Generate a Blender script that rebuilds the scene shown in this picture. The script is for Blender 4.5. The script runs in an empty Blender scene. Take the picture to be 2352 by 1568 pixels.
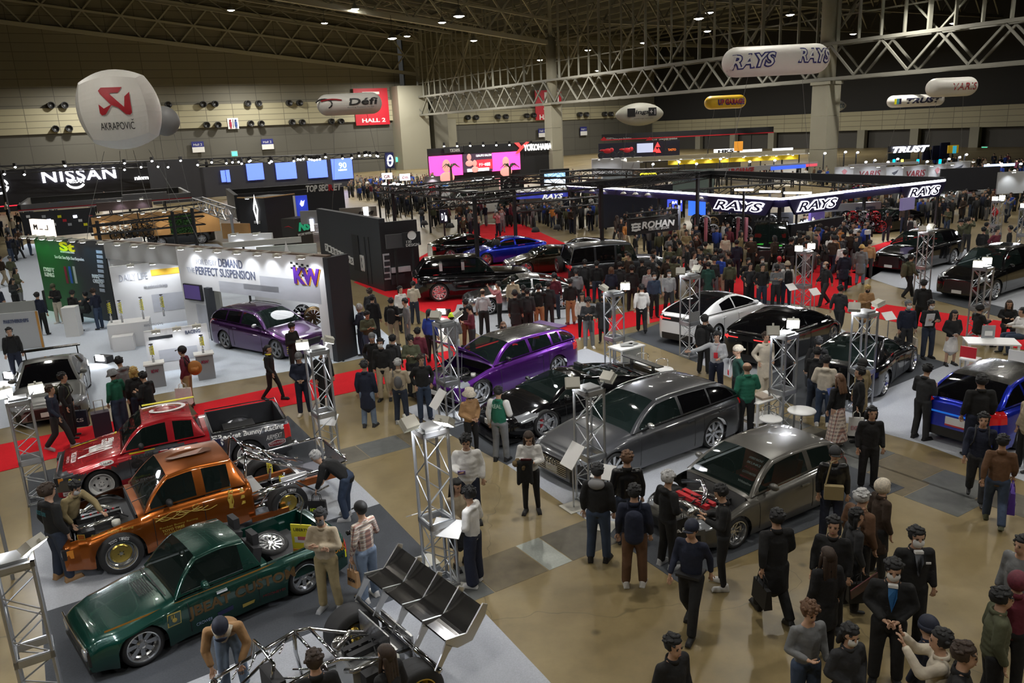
import bpy,bmesh,math,random
from mathutils import Vector,Matrix,Quaternion
random.seed(7)
C=bpy.context.scene.collection
SC=bpy.context.scene
PI=math.pi
R_=math.radians
W_,H_,F_=2352,1568,1829.0
PITCH,ROLL,CH=R_(15.0),R_(-2.76),7.1
_fw=Vector((0,math.cos(PITCH),-math.sin(PITCH)))
_rt0=Vector((1,0,0));_up0=_rt0.cross(_fw)
_rt=math.cos(ROLL)*_rt0+math.sin(ROLL)*_up0
_up=-math.sin(ROLL)*_rt0+math.cos(ROLL)*_up0
CAM=Vector((0,0,CH))
cd=bpy.data.cameras.new('camera');co=bpy.data.objects.new('camera',cd);C.objects.link(co)
cd.sensor_width=36.0;cd.lens=36.0*F_/W_;cd.clip_end=600;cd.clip_start=.1
co.matrix_world=Matrix(((_rt.x,_up.x,-_fw.x,0),(_rt.y,_up.y,-_fw.y,0),(_rt.z,_up.z,-_fw.z,CH),(0,0,0,1)))
SC.camera=co
wd=bpy.data.worlds.new('hall_air');SC.world=wd;wd.use_nodes=True
wd.node_tree.nodes['Background'].inputs[0].default_value=(0.50,0.50,0.47,1)
wd.node_tree.nodes['Background'].inputs[1].default_value=0.075
SC.view_settings.view_transform='Standard';SC.view_settings.look='None'
SC.view_settings.gamma=1;SC.view_settings.use_curve_mapping=False
SC.view_settings.exposure=0.0
try:
 cy=SC.cycles
 cy.max_bounces=4;cy.diffuse_bounces=2;cy.glossy_bounces=2;cy.transmission_bounces=2
 cy.transparent_max_bounces=6;cy.use_adaptive_sampling=True;cy.adaptive_threshold=.08;cy.caustics_reflective=False;cy.caustics_refractive=False
 cy.sample_clamp_indirect=4.0;cy.use_light_tree=True
except Exception:pass
def ray(px,py):return _fw*F_+_rt*(px-W_/2)-_up*(py-H_/2)
def G(px,py,z=0.0):
 d=ray(px,py);t=(z-CH)/d.z
 return CAM+d*t
def AT(px,py,Y):
 d=ray(px,py);return CAM+d*(Y/d.y)
def PJ(p):
 d=Vector(p)-CAM;z=d.dot(_fw)
 return(W_/2+F_*d.dot(_rt)/z,H_/2-F_*d.dot(_up)/z)
def bis(f,a,b,n=40):
 fa=f(a)
 for _ in range(n):
  m=(a+b)/2;fm=f(m)
  if(fm>0)==(fa>0):a,fa=m,fm
  else:b=m
 return(a+b)/2
def ztop(p,ytop):return bis(lambda z:PJ((p.x,p.y,z))[1]-ytop,0.0,40.0)
AU=32.0;UV=Vector((math.cos(R_(AU)),math.sin(R_(AU)),0));VV=Vector((-UV.y,UV.x,0))
def along(p,ang,px,z=0.0,tmax=160):
 d=Vector((math.cos(R_(ang)),math.sin(R_(ang)),0))
 def f(t):
  q=p+d*t
  if(Vector((q.x,q.y,z))-CAM).dot(_fw)<.5:return 1e9
  return PJ((q.x,q.y,z))[0]-px
 s0=f(0);best=None
 for i in range(1,1600):
  t=i*tmax/1600
  for sg in(1,-1):
   v=f(sg*t)
   if abs(v)<1e8 and(v>0)!=(s0>0):return sg*t
 return 10.0
_M={}
def mat(name,col=(.5,.5,.5),rough=.5,metal=0.0,emis=0.0,ecol=None,coat=0.0,spec=.5,noise=0.0,nscale=8.0,bump=0.0,objcol=False,trans=0.0,ior=1.45,alpha=1.0,sheen=0.0):
 if name in _M:return _M[name]
 m=bpy.data.materials.new(name);m.use_nodes=True;nt=m.node_tree;b=nt.nodes['Principled BSDF']
 I=b.inputs
 I['Base Color'].default_value=(*col,1);I['Roughness'].default_value=rough;I['Metallic'].default_value=metal
 I['Specular IOR Level'].default_value=spec
 if coat:I['Coat Weight'].default_value=coat;I['Coat Roughness'].default_value=.03
 if emis:I['Emission Color'].default_value=(*(ecol or col),1);I['Emission Strength'].default_value=emis
 if trans:I['Transmission Weight'].default_value=trans;I['IOR'].default_value=ior
 if alpha<1:I['Alpha'].default_value=alpha
 if sheen:I['Sheen Weight'].default_value=sheen
 if objcol:
  oi=nt.nodes.new('ShaderNodeObjectInfo');src=oi.outputs['Color']
  if noise:
   src=_noisemix(nt,src,None,noise,nscale)
  nt.links.new(src,I['Base Color'])
 elif noise:
  nt.links.new(_noisemix(nt,None,col,noise,nscale),I['Base Color'])
 if bump:
  tc=nt.nodes.new('ShaderNodeTexCoord');n=nt.nodes.new('ShaderNodeTexNoise');n.inputs['Scale'].default_value=nscale*2
  bp=nt.nodes.new('ShaderNodeBump');bp.inputs['Strength'].default_value=bump;bp.inputs['Distance'].default_value=.02
  nt.links.new(tc.outputs['Object'],n.inputs['Vector']);nt.links.new(n.outputs['Fac'],bp.inputs['Height']);nt.links.new(bp.outputs['Normal'],I['Normal'])
 if emis:
  try:m.cycles.emission_sampling='AUTO' if name in('led_strip','pink_screen')else 'NONE'
  except Exception:pass
 _M[name]=m;return m
def _noisemix(nt,src,col,amt,scale):
 tc=nt.nodes.new('ShaderNodeTexCoord');n=nt.nodes.new('ShaderNodeTexNoise');n.inputs['Scale'].default_value=scale;n.inputs['Detail'].default_value=4
 nt.links.new(tc.outputs['Object'],n.inputs['Vector'])
 mr=nt.nodes.new('ShaderNodeMapRange');mr.inputs['From Min'].default_value=.3;mr.inputs['From Max'].default_value=.7
 mr.inputs['To Min'].default_value=1-amt;mr.inputs['To Max'].default_value=1+amt
 nt.links.new(n.outputs['Fac'],mr.inputs['Value'])
 mx=nt.nodes.new('ShaderNodeVectorMath');mx.operation='SCALE'
 if src:nt.links.new(src,mx.inputs[0])
 else:mx.inputs[0].default_value=col
 nt.links.new(mr.outputs['Result'],mx.inputs['Scale'])
 return mx.outputs[0]
def S(h):
 v=[int(h[i:i+2],16)/255 for i in(1,3,5)]
 return tuple(x/12.92 if x<=.04045 else((x+.055)/1.055)**2.4 for x in v)
WHITE=mat('white_paint',(.78,.78,.77),.5);BLACK=mat('black_matt',(.012,.012,.014),.6);GLOSSK=mat('gloss_black',(.008,.008,.009),.12)
STEEL=mat('galvanised_steel',(.55,.56,.58),.38,.85);CHROME=mat('chrome',(.82,.83,.85),.08,1.0);DGREY=mat('dark_grey',(.05,.05,.055),.55)
ALU=mat('brushed_aluminium',(.62,.63,.64),.3,.9);RUBBER=mat('tyre_rubber',(.018,.018,.019),.75)
GREYP=mat('grey_plastic',(.25,.26,.27),.5);OFFW=mat('offwhite_plastic',(.55,.54,.48),.55)
RED=mat('red_print',S('#c81e2c'),.5);WOODM=mat('plywood',(.55,.33,.14),.5,noise=.12,nscale=3)
def emat(name,col,e):return mat(name,col,.5,emis=e,ecol=col)
LAMPW=emat('lamp_white',(1,.98,.95),30);EWHITE=emat('backlit_white',(1,1,1),1.6);EBLUEW=emat('led_bluewhite',(.8,.82,1),4.0)
class MB:
 def __init__(s):s.v=[];s.f=[];s.m=[]
 def add(s,vs,fs,mi=0):
  o=len(s.v);s.v+=[tuple(v)for v in vs];s.f+=[tuple(i+o for i in f)for f in fs];s.m+=[mi]*len(fs);return s
 def box(s,c,d,rz=0,mi=0,M=None):
  x,y,z=d[0]/2,d[1]/2,d[2]/2
  vs=[Vector((a*x,b*y,e*z))for e in(-1,1)for b in(-1,1)for a in(-1,1)]
  if rz:q=Matrix.Rotation(rz,3,'Z');vs=[q@v for v in vs]
  if M is not None:vs=[M@v for v in vs]
  c=Vector(c);return s.add([v+c for v in vs],[(0,2,3,1),(4,5,7,6),(0,1,5,4),(2,6,7,3),(0,4,6,2),(1,3,7,5)],mi)
 def bar(s,a,b,r,n=6,r2=None,mi=0,caps=True):
  a,b=Vector(a),Vector(b);d=b-a
  if d.length<1e-6:return s
  q=d.to_track_quat('Z','Y').to_matrix();r2=r if r2 is None else r2
  vs=[a+q@Vector((r*math.cos(2*PI*k/n+PI/n),r*math.sin(2*PI*k/n+PI/n),0))for k in range(n)]+[b+q@Vector((r2*math.cos(2*PI*k/n+PI/n),r2*math.sin(2*PI*k/n+PI/n),0))for k in range(n)]
  fs=[(k,(k+1)%n,n+(k+1)%n,n+k)for k in range(n)]
  if caps:fs+=[tuple(range(n-1,-1,-1)),tuple(range(n,2*n))]
  return s.add(vs,fs,mi)
 def tube(s,pts,r,n=8,mi=0):
  pts=[Vector(p)for p in pts];rings=[]
  for i,p in enumerate(pts):
   t=(pts[min(i+1,len(pts)-1)]-pts[max(i-1,0)]).normalized();q=t.to_track_quat('Z','Y').to_matrix()
   rr=r[i]if isinstance(r,(list,tuple))else r
   rings.append([p+q@Vector((rr*math.cos(2*PI*k/n),rr*math.sin(2*PI*k/n),0))for k in range(n)])
  vs=[v for g in rings for v in g];fs=[]
  for i in range(len(pts)-1):
   for k in range(n):fs.append((i*n+k,i*n+(k+1)%n,(i+1)*n+(k+1)%n,(i+1)*n+k))
  fs+=[tuple(range(n-1,-1,-1)),tuple(range((len(pts)-1)*n,len(pts)*n))]
  return s.add(vs,fs,mi)
 def lathe(s,prof,n=24,axis='Z',c=(0,0,0),mi=0,mis=None):
  vs=[];c=Vector(c)
  for(r,z)in prof:
   for k in range(n):
    a=2*PI*k/n
    v=(r*math.cos(a),r*math.sin(a),z)if axis=='Z' else((r*math.cos(a),z,r*math.sin(a))if axis=='Y' else(z,r*math.cos(a),r*math.sin(a)))
    vs.append(c+Vector(v))
  fs=[];m=[]
  for i in range(len(prof)-1):
   for k in range(n):fs.append((i*n+k,i*n+(k+1)%n,(i+1)*n+(k+1)%n,(i+1)*n+k));m.append(mis[i]if mis else mi)
  o=len(s.v);s.v+=[tuple(v)for v in vs];s.f+=[tuple(i+o for i in f)for f in fs];s.m+=m;return s
 def sphere(s,c,r,n=10,m=7,mi=0,sc=(1,1,1),M=None):
  vs=[(0,0,1)]
  for i in range(1,m):
   a=PI*i/m
   for k in range(n):vs.append((math.sin(a)*math.cos(2*PI*k/n),math.sin(a)*math.sin(2*PI*k/n),math.cos(a)))
  vs.append((0,0,-1));fs=[(0,1+k,1+(k+1)%n)for k in range(n)]
  for i in range(m-2):
   for k in range(n):a=1+i*n+k;b=1+i*n+(k+1)%n;fs.append((a,a+n,b+n,b))
  l=len(vs)-1;fs+=[(l,l-n+(k+1)%n,l-n+k)for k in range(n)]
  c=Vector(c);out=[]
  for v in vs:
   w=Vector((v[0]*r*sc[0],v[1]*r*sc[1],v[2]*r*sc[2]))
   if M is not None:w=M@w
   out.append(w+c)
  return s.add(out,fs,mi)
 def mesh(s,name,mats,smooth=False,fixn=False):
  me=bpy.data.meshes.new(name);me.from_pydata(s.v,[],s.f)
  for x in(mats if isinstance(mats,(list,tuple))else[mats]):me.materials.append(x)
  if any(s.m):me.polygons.foreach_set('material_index',s.m)
  if smooth:me.polygons.foreach_set('use_smooth',[True]*len(s.f))
  me.update()
  if fixn or smooth:
   bm=bmesh.new();bm.from_mesh(me);bmesh.ops.remove_doubles(bm,verts=bm.verts,dist=1e-5);bmesh.ops.recalc_face_normals(bm,faces=bm.faces);bm.to_mesh(me);bm.free()
  return me
 def build(s,name,mats,parent=None,smooth=False,loc=None,rz=0,fixn=False):
  return link(name,s.mesh(name,mats,smooth,fixn),parent,loc,rz)
def link(name,data,parent=None,loc=None,rz=0,color=None):
 o=bpy.data.objects.new(name,data);C.objects.link(o)
 if parent is not None:o.parent=parent
 if loc is not None:o.location=loc
 if rz:o.rotation_euler=(0,0,rz)
 if color is not None:o.color=(*color,1)
 return o
def tag(o,label=None,cat=None,group=None,kind=None):
 if label:o['label']=label
 if cat:o['category']=cat
 if group:o['group']=group
 if kind:o['kind']=kind
 return o
def empty(name,loc=(0,0,0),rz=0,label=None,cat=None,group=None,kind=None):
 o=bpy.data.objects.new(name,None);C.objects.link(o);o.location=loc;o.rotation_euler=(0,0,rz);o.empty_display_size=.2
 return tag(o,label,cat,group,kind)
_UB={}
def unitbox(m):
 if m.name not in _UB:_UB[m.name]=MB().box((0,0,0),(1,1,1)).mesh('unit_box',m)
 return _UB[m.name]
def piece(name,a,b,w,m,parent,w2=None):
 a,b=Vector(a),Vector(b);d=b-a
 o=link(name,unitbox(m),parent);o.location=(a+b)/2;o.rotation_mode='QUATERNION'
 o.rotation_quaternion=d.to_track_quat('Z','Y');o.scale=(w,w2 or w,d.length);return o
def boxpart(name,c,d,m,parent,rz=0):
 o=link(name,unitbox(m),parent,c,rz);o.scale=d;return o
_TX={}
TS=bpy.data.scenes.new('workshop')
def tsdg():
 with bpy.context.temp_override(scene=TS,view_layer=TS.view_layers[0]):dg=bpy.context.evaluated_depsgraph_get()
 dg.update();return dg
def textmesh(s,bold=.0,shear=0.0,ext=.02,spacing=1.0):
 k=(s,bold,shear,ext,spacing)
 if k not in _TX:
  cu=bpy.data.curves.new('t','FONT');cu.body=s;cu.extrude=ext;cu.offset=bold;cu.shear=shear;cu.resolution_u=3;cu.space_character=spacing;cu.space_line=.9
  ob=bpy.data.objects.new('t',cu);TS.collection.objects.link(ob);dg=tsdg()
  me=bpy.data.meshes.new_from_object(ob.evaluated_get(dg));bpy.data.objects.remove(ob);bpy.data.curves.remove(cu)
  _TX[k]=([v.co.copy()for v in me.vertices],[tuple(p.vertices)for p in me.polygons])
  bpy.data.meshes.remove(me)
 return _TX[k]
def fitted(s,w,h,**k):
 vs,fs=textmesh(s,**k)
 if not vs:return[],[]
 bs=textmesh(s,**{**k,'bold':0.0})[0];x0=min(v.x for v in bs);x1=max(v.x for v in bs);y0=min(v.y for v in bs);y1=max(v.y for v in bs)
 if h is None:h=(y1-y0)*w/(x1-x0)
 return[Vector(((v.x-(x0+x1)/2)*w/(x1-x0),(v.y-(y0+y1)/2)*h/(y1-y0),v.z))for v in vs],fs
def lettering(s,parent,u,v,w,h,m,y=0.0,name='lettering',depth=.02,**k):
 k.setdefault('ext',depth)
 vs,fs=fitted(s,w,h,**k)
 me=bpy.data.meshes.new(name);me.from_pydata([(a.x+u,y-a.z,a.y+v)for a in vs],[],fs);me.materials.append(m);me.update()
 return link(name,me,parent)
def decal(pts,parent,m,name='emblem',y=0.0,th=.01):
 n=len(pts);mb=MB().add([(p[0],y-th,p[1])for p in pts]+[(p[0],y,p[1])for p in pts],[tuple(range(n))]+[(i,(i+1)%n,n+(i+1)%n,n+i)for i in range(n)])
 return mb.build(name,m,parent)
BOARDS=[]
def panel(name,x0,yb,yt,x1,ang,m,th=.12,label=None,cat=None,group=None,kind=None,zlift=0.0,body='board',L=None,H=None,flip=False):
 """A vertical board standing on the floor: base point at pixel (x0,yb), top at row yt, running along ang until column x1. Returns (empty, length, height); the empty's +x runs along it and -y faces the viewer."""
 A=G(x0,yb);Hh=ztop(A,yt)if H is None else H
 Ln=along(A,ang,x1,Hh*.5)if L is None else L
 a=R_(ang)
 if Ln<0:Ln=-Ln;a+=PI
 d=Vector((math.cos(a),math.sin(a),0));n=Vector((d.y,-d.x,0))
 if n.dot(CAM-A)<0:
  A=A+d*Ln;a+=PI
 e=empty(name,A,a,label,cat,group,kind)
 boxpart(body,(Ln/2,th/2,zlift+(Hh-zlift)/2),(Ln,th,Hh-zlift),m,e);BOARDS.append((Vector(A),a,Ln,th))
 return e,Ln,Hh
# ================================================================ LIGHT OF THE HALL
def arealamp(p,size,power,col=(1,.96,.88),aim=None,spread=PI,name='lamp_light',parent=None):
 l=bpy.data.lights.new(name,'AREA');l.shape='DISK';l.size=size;l.energy=power;l.color=col;l.spread=spread
 o=bpy.data.objects.new(name,l);C.objects.link(o);o.location=p
 if aim is not None:o.rotation_mode='QUATERNION';o.rotation_quaternion=(Vector(aim)-Vector(p)).to_track_quat('-Z','Y')
 if parent:o.parent=parent
 return o
def spotlamp(p,aim,power,ang=90,col=(.93,.95,1),r=.12,blend=.6):
 l=bpy.data.lights.new('flood_beam','SPOT');l.energy=power;l.spot_size=R_(ang);l.spot_blend=blend;l.shadow_soft_size=r;l.color=col
 o=bpy.data.objects.new('flood_beam',l);C.objects.link(o);o.location=p;o.rotation_mode='QUATERNION'
 o.rotation_quaternion=(Vector(aim)-Vector(p)).to_track_quat('-Z','Y');return o
ROOFZ=lambda t:19.0+.115*abs(t)
PC1=Vector((8,128,0))
def UVpt(t,s):return PC1-UV*t+VV*s
LAMP_ME=MB().lathe([(.0,.55),(.12,.5),(.2,.3),(.5,-.1),(.55,-.22)],12).mesh('lamp_shade',[mat('lamp_shade_metal',(.35,.35,.33),.4,.6)],True)
BULB_ME=MB().lathe([(0,-.12),(.3,-.14),(.46,-.2),(.3,-.3),(0,-.34)],12).mesh('bulb',[emat('hall_lamp_glow',(1,.97,.86),60)],True)
def highbay(p,power,label='twin hall lamp hanging high under the roof truss'):
 e=empty('hall_lamp',p,0,label,'lamp','high hall lamps under the roof')
 link('lamp_shade',LAMP_ME,e);link('bulb',BULB_ME,e)
 MB().bar((0,0,.5),(0,0,2.2),.03).build('rod',DGREY,e)
 if power:arealamp(Vector(p)+Vector((0,0,-.4)),.8,power,aim=Vector(p)-Vector((0,0,5)),spread=R_(150))
for px,py,z in[(530,20,25),(745,50,24),(815,17,23),(935,80,22),(1015,48,21),(1088,90,20),(1240,135,18.5),(1350,112,18.5),(1372,160,18.5),(1490,187,18),(1478,95,18.5),(1625,68,19),(1815,30,19),(1960,75,19),(2085,115,18.5),(1630,25,20),(2190,50,19)]:
 p=G(px,py,z)
 highbay(p,0)
for i in range(6):
 for j in range(5):
  p=Vector((-34+i*15+(j%2)*5,-4+j*17.0,19.5))
  if PJ(p)[1]>-120 and(p-CAM).dot(_fw)>0:continue
  highbay(p,520)
for i in range(5):
 for j in range(3):
  arealamp(UVpt(60-i*26,-10+j*24)+Vector((0,0,17)),1.5,3600,aim=UVpt(60-i*26,-10+j*24))
# ================================================================ FLOOR, CARPETS
def floor_material():
 m=bpy.data.materials.new('polished_concrete');m.use_nodes=True;nt=m.node_tree;b=nt.nodes['Principled BSDF']
 N=nt.nodes.new;L=nt.links.new
 tc=N('ShaderNodeTexCoord')
 def noise(sc,det=5,rough=.6,dist=0):
  n=N('ShaderNodeTexNoise');n.inputs['Scale'].default_value=sc;n.inputs['Detail'].default_value=det;n.inputs['Roughness'].default_value=rough;n.inputs['Distortion'].default_value=dist
  L(tc.outputs['Object'],n.inputs['Vector']);return n
 n1=noise(.22,6,.62,.3);r1=N('ShaderNodeValToRGB');L(n1.outputs['Fac'],r1.inputs['Fac'])
 e=r1.color_ramp.elements;e[0].position=.32;e[0].color=(.165,.122,.055,1);e[1].position=.68;e[1].color=(.30,.24,.13,1)
 x=e.new(.5);x.color=(.235,.18,.085,1)
 n2=noise(2.3,6,.7);r2=N('ShaderNodeMapRange');L(n2.outputs['Fac'],r2.inputs['Value']);r2.inputs['From Min'].default_value=.3;r2.inputs['From Max'].default_value=.7;r2.inputs['To Min'].default_value=.86;r2.inputs['To Max'].default_value=1.1
 mx=N('ShaderNodeVectorMath');mx.operation='SCALE';L(r1.outputs['Color'],mx.inputs[0]);L(r2.outputs['Result'],mx.inputs['Scale'])
 v=N('ShaderNodeTexVoronoi');v.inputs['Scale'].default_value=1.1;v.inputs['Randomness'].default_value=1;L(tc.outputs['Object'],v.inputs['Vector'])
 r3=N('ShaderNodeMapRange');L(v.outputs['Distance'],r3.inputs['Value']);r3.inputs['From Min'].default_value=.03;r3.inputs['From Max'].default_value=.10;r3.inputs['To Min'].default_value=.5;r3.inputs['To Max'].default_value=1
 n4=noise(.6,2);r4=N('ShaderNodeMapRange');L(n4.outputs['Fac'],r4.inputs['Value']);r4.inputs['From Min'].default_value=.44;r4.inputs['From Max'].default_value=.52;r4.inputs['To Min'].default_value=1;r4.inputs['To Max'].default_value=0
 ad=N('ShaderNodeMath');ad.operation='MAXIMUM';L(r3.outputs['Result'],ad.inputs[0]);L(r4.outputs['Result'],ad.inputs[1])
 v2=N('ShaderNodeTexVoronoi');v2.feature='DISTANCE_TO_EDGE';v2.inputs['Scale'].default_value=.16;nd=N('ShaderNodeTexNoise');nd.inputs['Scale'].default_value=1.2;L(tc.outputs['Object'],nd.inputs['Vector'])
 vm=N('ShaderNodeVectorMath');vm.operation='MULTIPLY_ADD';vm.inputs[1].default_value=(.9,.9,.9);L(nd.outputs['Color'],vm.inputs[0]);L(tc.outputs['Object'],vm.inputs[2]);L(vm.outputs[0],v2.inputs['Vector'])
 r5=N('ShaderNodeMapRange');L(v2.outputs['Distance'],r5.inputs['Value']);r5.inputs['From Max'].default_value=.0022;r5.inputs['To Min'].default_value=.62;r5.inputs['To Max'].default_value=1
 mn=N('ShaderNodeMath');mn.operation='MINIMUM';L(ad.outputs[0],mn.inputs[0]);L(r5.outputs['Result'],mn.inputs[1]);ad=mn
 mx2=N('ShaderNodeVectorMath');mx2.operation='SCALE';L(mx.outputs[0],mx2.inputs[0]);L(ad.outputs[0],mx2.inputs['Scale'])
 L(mx2.outputs[0],b.inputs['Base Color'])
 rr=N('ShaderNodeMapRange');L(n2.outputs['Fac'],rr.inputs['Value']);rr.inputs['To Min'].default_value=.26;rr.inputs['To Max'].default_value=.46;L(rr.outputs['Result'],b.inputs['Roughness'])
 b.inputs['Specular IOR Level'].default_value=.55
 return m
FLOORM=floor_material()
fl=MB().box((0,80,-.15),(420,360,.3)).build('floor',FLOORM);tag(fl,kind='structure')
def slab(name,pix,m,z,label=None,cat=None,kind=None,world=None):
 pts=world or[G(*p)for p in pix]
 n=len(pts);mb=MB()
 mb.add([(p.x,p.y,z)for p in pts]+[(p.x,p.y,0.0005)for p in pts],[tuple(range(n))]+[(i,n+i,n+(i+1)%n,(i+1)%n)for i in range(n)])
 o=mb.build(name,m,fixn=True);tag(o,label,cat,None,kind);return o
def carpet(name,col):return mat(name,col,.95,noise=.10,nscale=45,spec=.15)
CRED=carpet('red_carpet',S('#d0202a'));CLG=carpet('light_grey_carpet',S('#a9adb4'));CDG=carpet('dark_grey_carpet',S('#4c4f54'));CBLUE=carpet('pale_blue_carpet',S('#c3ccd8'))
def gq(a,b,w,side=1):
 a,b=Vector(a),Vector(b);d=(b-a).normalized();n=Vector((-d.y,d.x,0))*side*w
 return[a,b,b+n,a+n]
z1,z2,z3=.006,.010,.014
slab('booth_carpet',[(792,830),(374,903),(0,985),(-160,1010),(-260,760),(60,560),(500,560),(770,720)],CBLUE,z1,'pale blue carpet filling the suspension maker booth floor','carpet')
slab('booth_carpet',[(787,832),(928,803),(862,745),(800,690),(770,720)],CBLUE,z1,'pale carpet under the wheel display beside the end of the white booth wall','carpet')
slab('red_carpet',[(-120,1046),(459,927),(800,854),(1080,795),(1358,735),(1545,694),(1700,652),(1725,690),(1552,729),(1314,780),(1090,832),(800,902),(300,1008),(-120,1114)],CRED,z2,'long red aisle carpet running from beside the trucks to the crowd','carpet')
slab('red_carpet',[(1560,598),(1630,616),(1872,677),(1994,694),(2400,752),(2400,815),(2150,757),(1870,704),(1760,690),(1560,640)],CRED,z3,'red aisle carpet behind the white hybrid sedan and the sales table','carpet')
slab('red_carpet',[(1765,668),(1913,592),(2060,548),(2120,535),(2130,560),(2010,632),(1870,700)],CRED,z1,'red carpet strip passing the nose of the black crossover','carpet')
slab('red_carpet',[(812,648),(985,722),(1100,750),(1400,680),(1440,600),(1300,560),(1200,515),(1110,515),(1000,570),(930,610)],CRED,z1,'red carpet under the black luxury cars of the black truss booth','carpet')
slab('booth_carpet',[(1040,735),(1110,775),(1330,742),(1430,705),(1290,690),(1050,700)],CLG,z3+.004,'light grey platform carpet under the chrome wrapped car','carpet')
D0='dark_grey_strip'
slab('car_lot_carpet',[(62,1090),(662,955),(775,1065),(75,1235)],CDG,z1,'dark grey carpet under the red and grey race pickup','carpet')
slab('car_lot_carpet',[(75,1235),(775,1065),(872,1157),(95,1408)],CLG,z1,'light grey carpet under the copper pickup','carpet')
slab('car_lot_carpet',[(95,1408),(872,1157),(1035,1325),(430,1568),(300,1640),(110,1640)],CDG,z1,'dark grey carpet under the green pickup','carpet')
slab('car_lot_carpet',[(430,1568),(1035,1325),(1253,1555),(1330,1640),(300,1640)],CLG,z1,'light grey carpet under the bare tube frame racer','carpet')
slab('car_lot_carpet',[(925,940),(1020,990),(1440,838),(1345,800)],CLG,z3+.004,'light grey carpet under the purple wagon with its bonnet up','carpet')
slab('car_lot_carpet',[(1020,990),(1165,1068),(1570,905),(1440,838)],CDG,z1,'dark grey carpet under the low black supercar','carpet')
slab('car_lot_carpet',[(1165,1068),(1388,1222),(1810,1015),(1570,905)],CLG,z1,'light grey carpet under the grey wagon','carpet')
slab('car_lot_carpet',[(1388,1222),(1559,1338),(2078,1120),(1810,1015)],CDG,z1,'dark grey carpet under the grey hatchback with the open engine bay','carpet')
slab('car_lot_carpet',[(1440,772),(1600,832),(1850,712),(1690,672)],CDG,z1,'dark grey carpet under the white hybrid sedan','carpet')
slab('car_lot_carpet',[(1600,832),(1715,885),(1960,770),(1850,712)],CLG,z1,'light grey carpet under the black hybrid sedan','carpet')
slab('car_lot_carpet',[(1715,885),(1885,955),(2180,835),(1960,770)],CDG,z1,'dark grey carpet under the black coupe with the clear number board','carpet')
slab('car_lot_carpet',[(1885,955),(2120,1020),(2420,1130),(2520,930),(2180,835)],CLG,z1,'light grey carpet under the blue and black hatch sedan','carpet')
slab('car_lot_carpet',[(1955,625),(2150,690),(2420,760),(2520,640),(2180,562)],CLG,z1,'light grey carpet under the two big black crossovers','carpet')
slab('car_lot_carpet',[(2060,660),(2150,690),(2420,760),(2420,735),(2200,680)],CDG,z2,'dark border of the carpet before the big black crossover','carpet')
TC=[mat('tile_%d'%i,c,.5,noise=.15,nscale=6)for i,c in enumerate([(.11,.10,.075),(.085,.09,.085),(.13,.105,.06),(.10,.105,.10)])]
TST=mat('tile_steel_plate',(.36,.39,.36),.35,.4,noise=.1,nscale=20)
def tilestrip(A,ang,n,w,steel=(),n0=0):
 d=Vector((math.cos(R_(ang)),math.sin(R_(ang)),0));nn=Vector((-d.y,d.x,0));x=0.0
 for i in range(n):
  ln=.5 if i in steel else 1.05
  c=A+d*(x+ln/2)+nn*(w/2);x+=ln
  o=boxpart('floor_tile',(c.x,c.y,-.001),(ln-.02,w-.02,.008),TST if i in steel else TC[(i*7+n0)%4],fl,R_(ang))
a0=G(1000,1421)
tilestrip(a0-UV*5.2,32.5,16,1.02,(7,));tilestrip(G(740,1082)-UV*2,32,8,.95,(),2)
tilestrip(G(1440,788),32,12,.95,(5,),1);tilestrip(G(2330,1120)-UV*1,122,14,.95,(4,),3);tilestrip(G(1390,820)-VV*14,122,14,.9,(9,),1)
# ================================================================ HALL SHELL
def panelwall_material(name,c1,c2,bw,bh,rough=.6):
 m=bpy.data.materials.new(name);m.use_nodes=True;nt=m.node_tree;b=nt.nodes['Principled BSDF']
 tc=nt.nodes.new('ShaderNodeTexCoord');br=nt.nodes.new('ShaderNodeTexBrick');sp=nt.nodes.new('ShaderNodeSeparateXYZ');cb=nt.nodes.new('ShaderNodeCombineXYZ')
 nt.links.new(tc.outputs['Object'],sp.inputs[0]);nt.links.new(sp.outputs['X'],cb.inputs['X']);nt.links.new(sp.outputs['Z'],cb.inputs['Y']);nt.links.new(cb.outputs[0],br.inputs['Vector'])
 br.offset=0;br.inputs['Scale'].default_value=1;br.inputs['Brick Width'].default_value=bw;br.inputs['Row Height'].default_value=bh;br.inputs['Mortar Size'].default_value=.05
 br.inputs['Color1'].default_value=(*c1,1);br.inputs['Color2'].default_value=(*[x*.9 for x in c1],1);br.inputs['Mortar'].default_value=(*c2,1)
 nt.links.new(br.outputs['Color'],b.inputs['Base Color']);b.inputs['Roughness'].default_value=rough;return m
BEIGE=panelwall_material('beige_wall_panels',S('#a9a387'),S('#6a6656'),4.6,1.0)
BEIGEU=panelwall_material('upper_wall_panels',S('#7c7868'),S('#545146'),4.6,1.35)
WDARK=panelwall_material('lower_wall_concrete',S('#5c5a52'),S('#46443e'),4.6,3.0)
CONC=mat('column_concrete',S('#8f8c7c'),.7,noise=.06,nscale=.6)
def wallseg(name,A,B,bands,th=.6):
 A,B=Vector(A),Vector(B);d=B-A;L=d.length;a=math.atan2(d.y,d.x)
 e=empty(name,(A.x,A.y,0),a,kind='structure')
 for z0,z1_,m,off in bands:
  o=boxpart('wall_band',(L/2,off,(z0+z1_)/2),(L,th,z1_-z0),m,e);o.scale=(1,1,1);o.data=MB().box((0,0,0),(L,th,z1_-z0)).mesh('wall_band',m)
 return e
P0=UVpt(125,48);P1=UVpt(3,48)
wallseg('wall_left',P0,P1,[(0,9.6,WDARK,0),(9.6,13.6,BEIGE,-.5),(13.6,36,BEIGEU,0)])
Q0=UVpt(-2,56);Q1=UVpt(-72,56)
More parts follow.
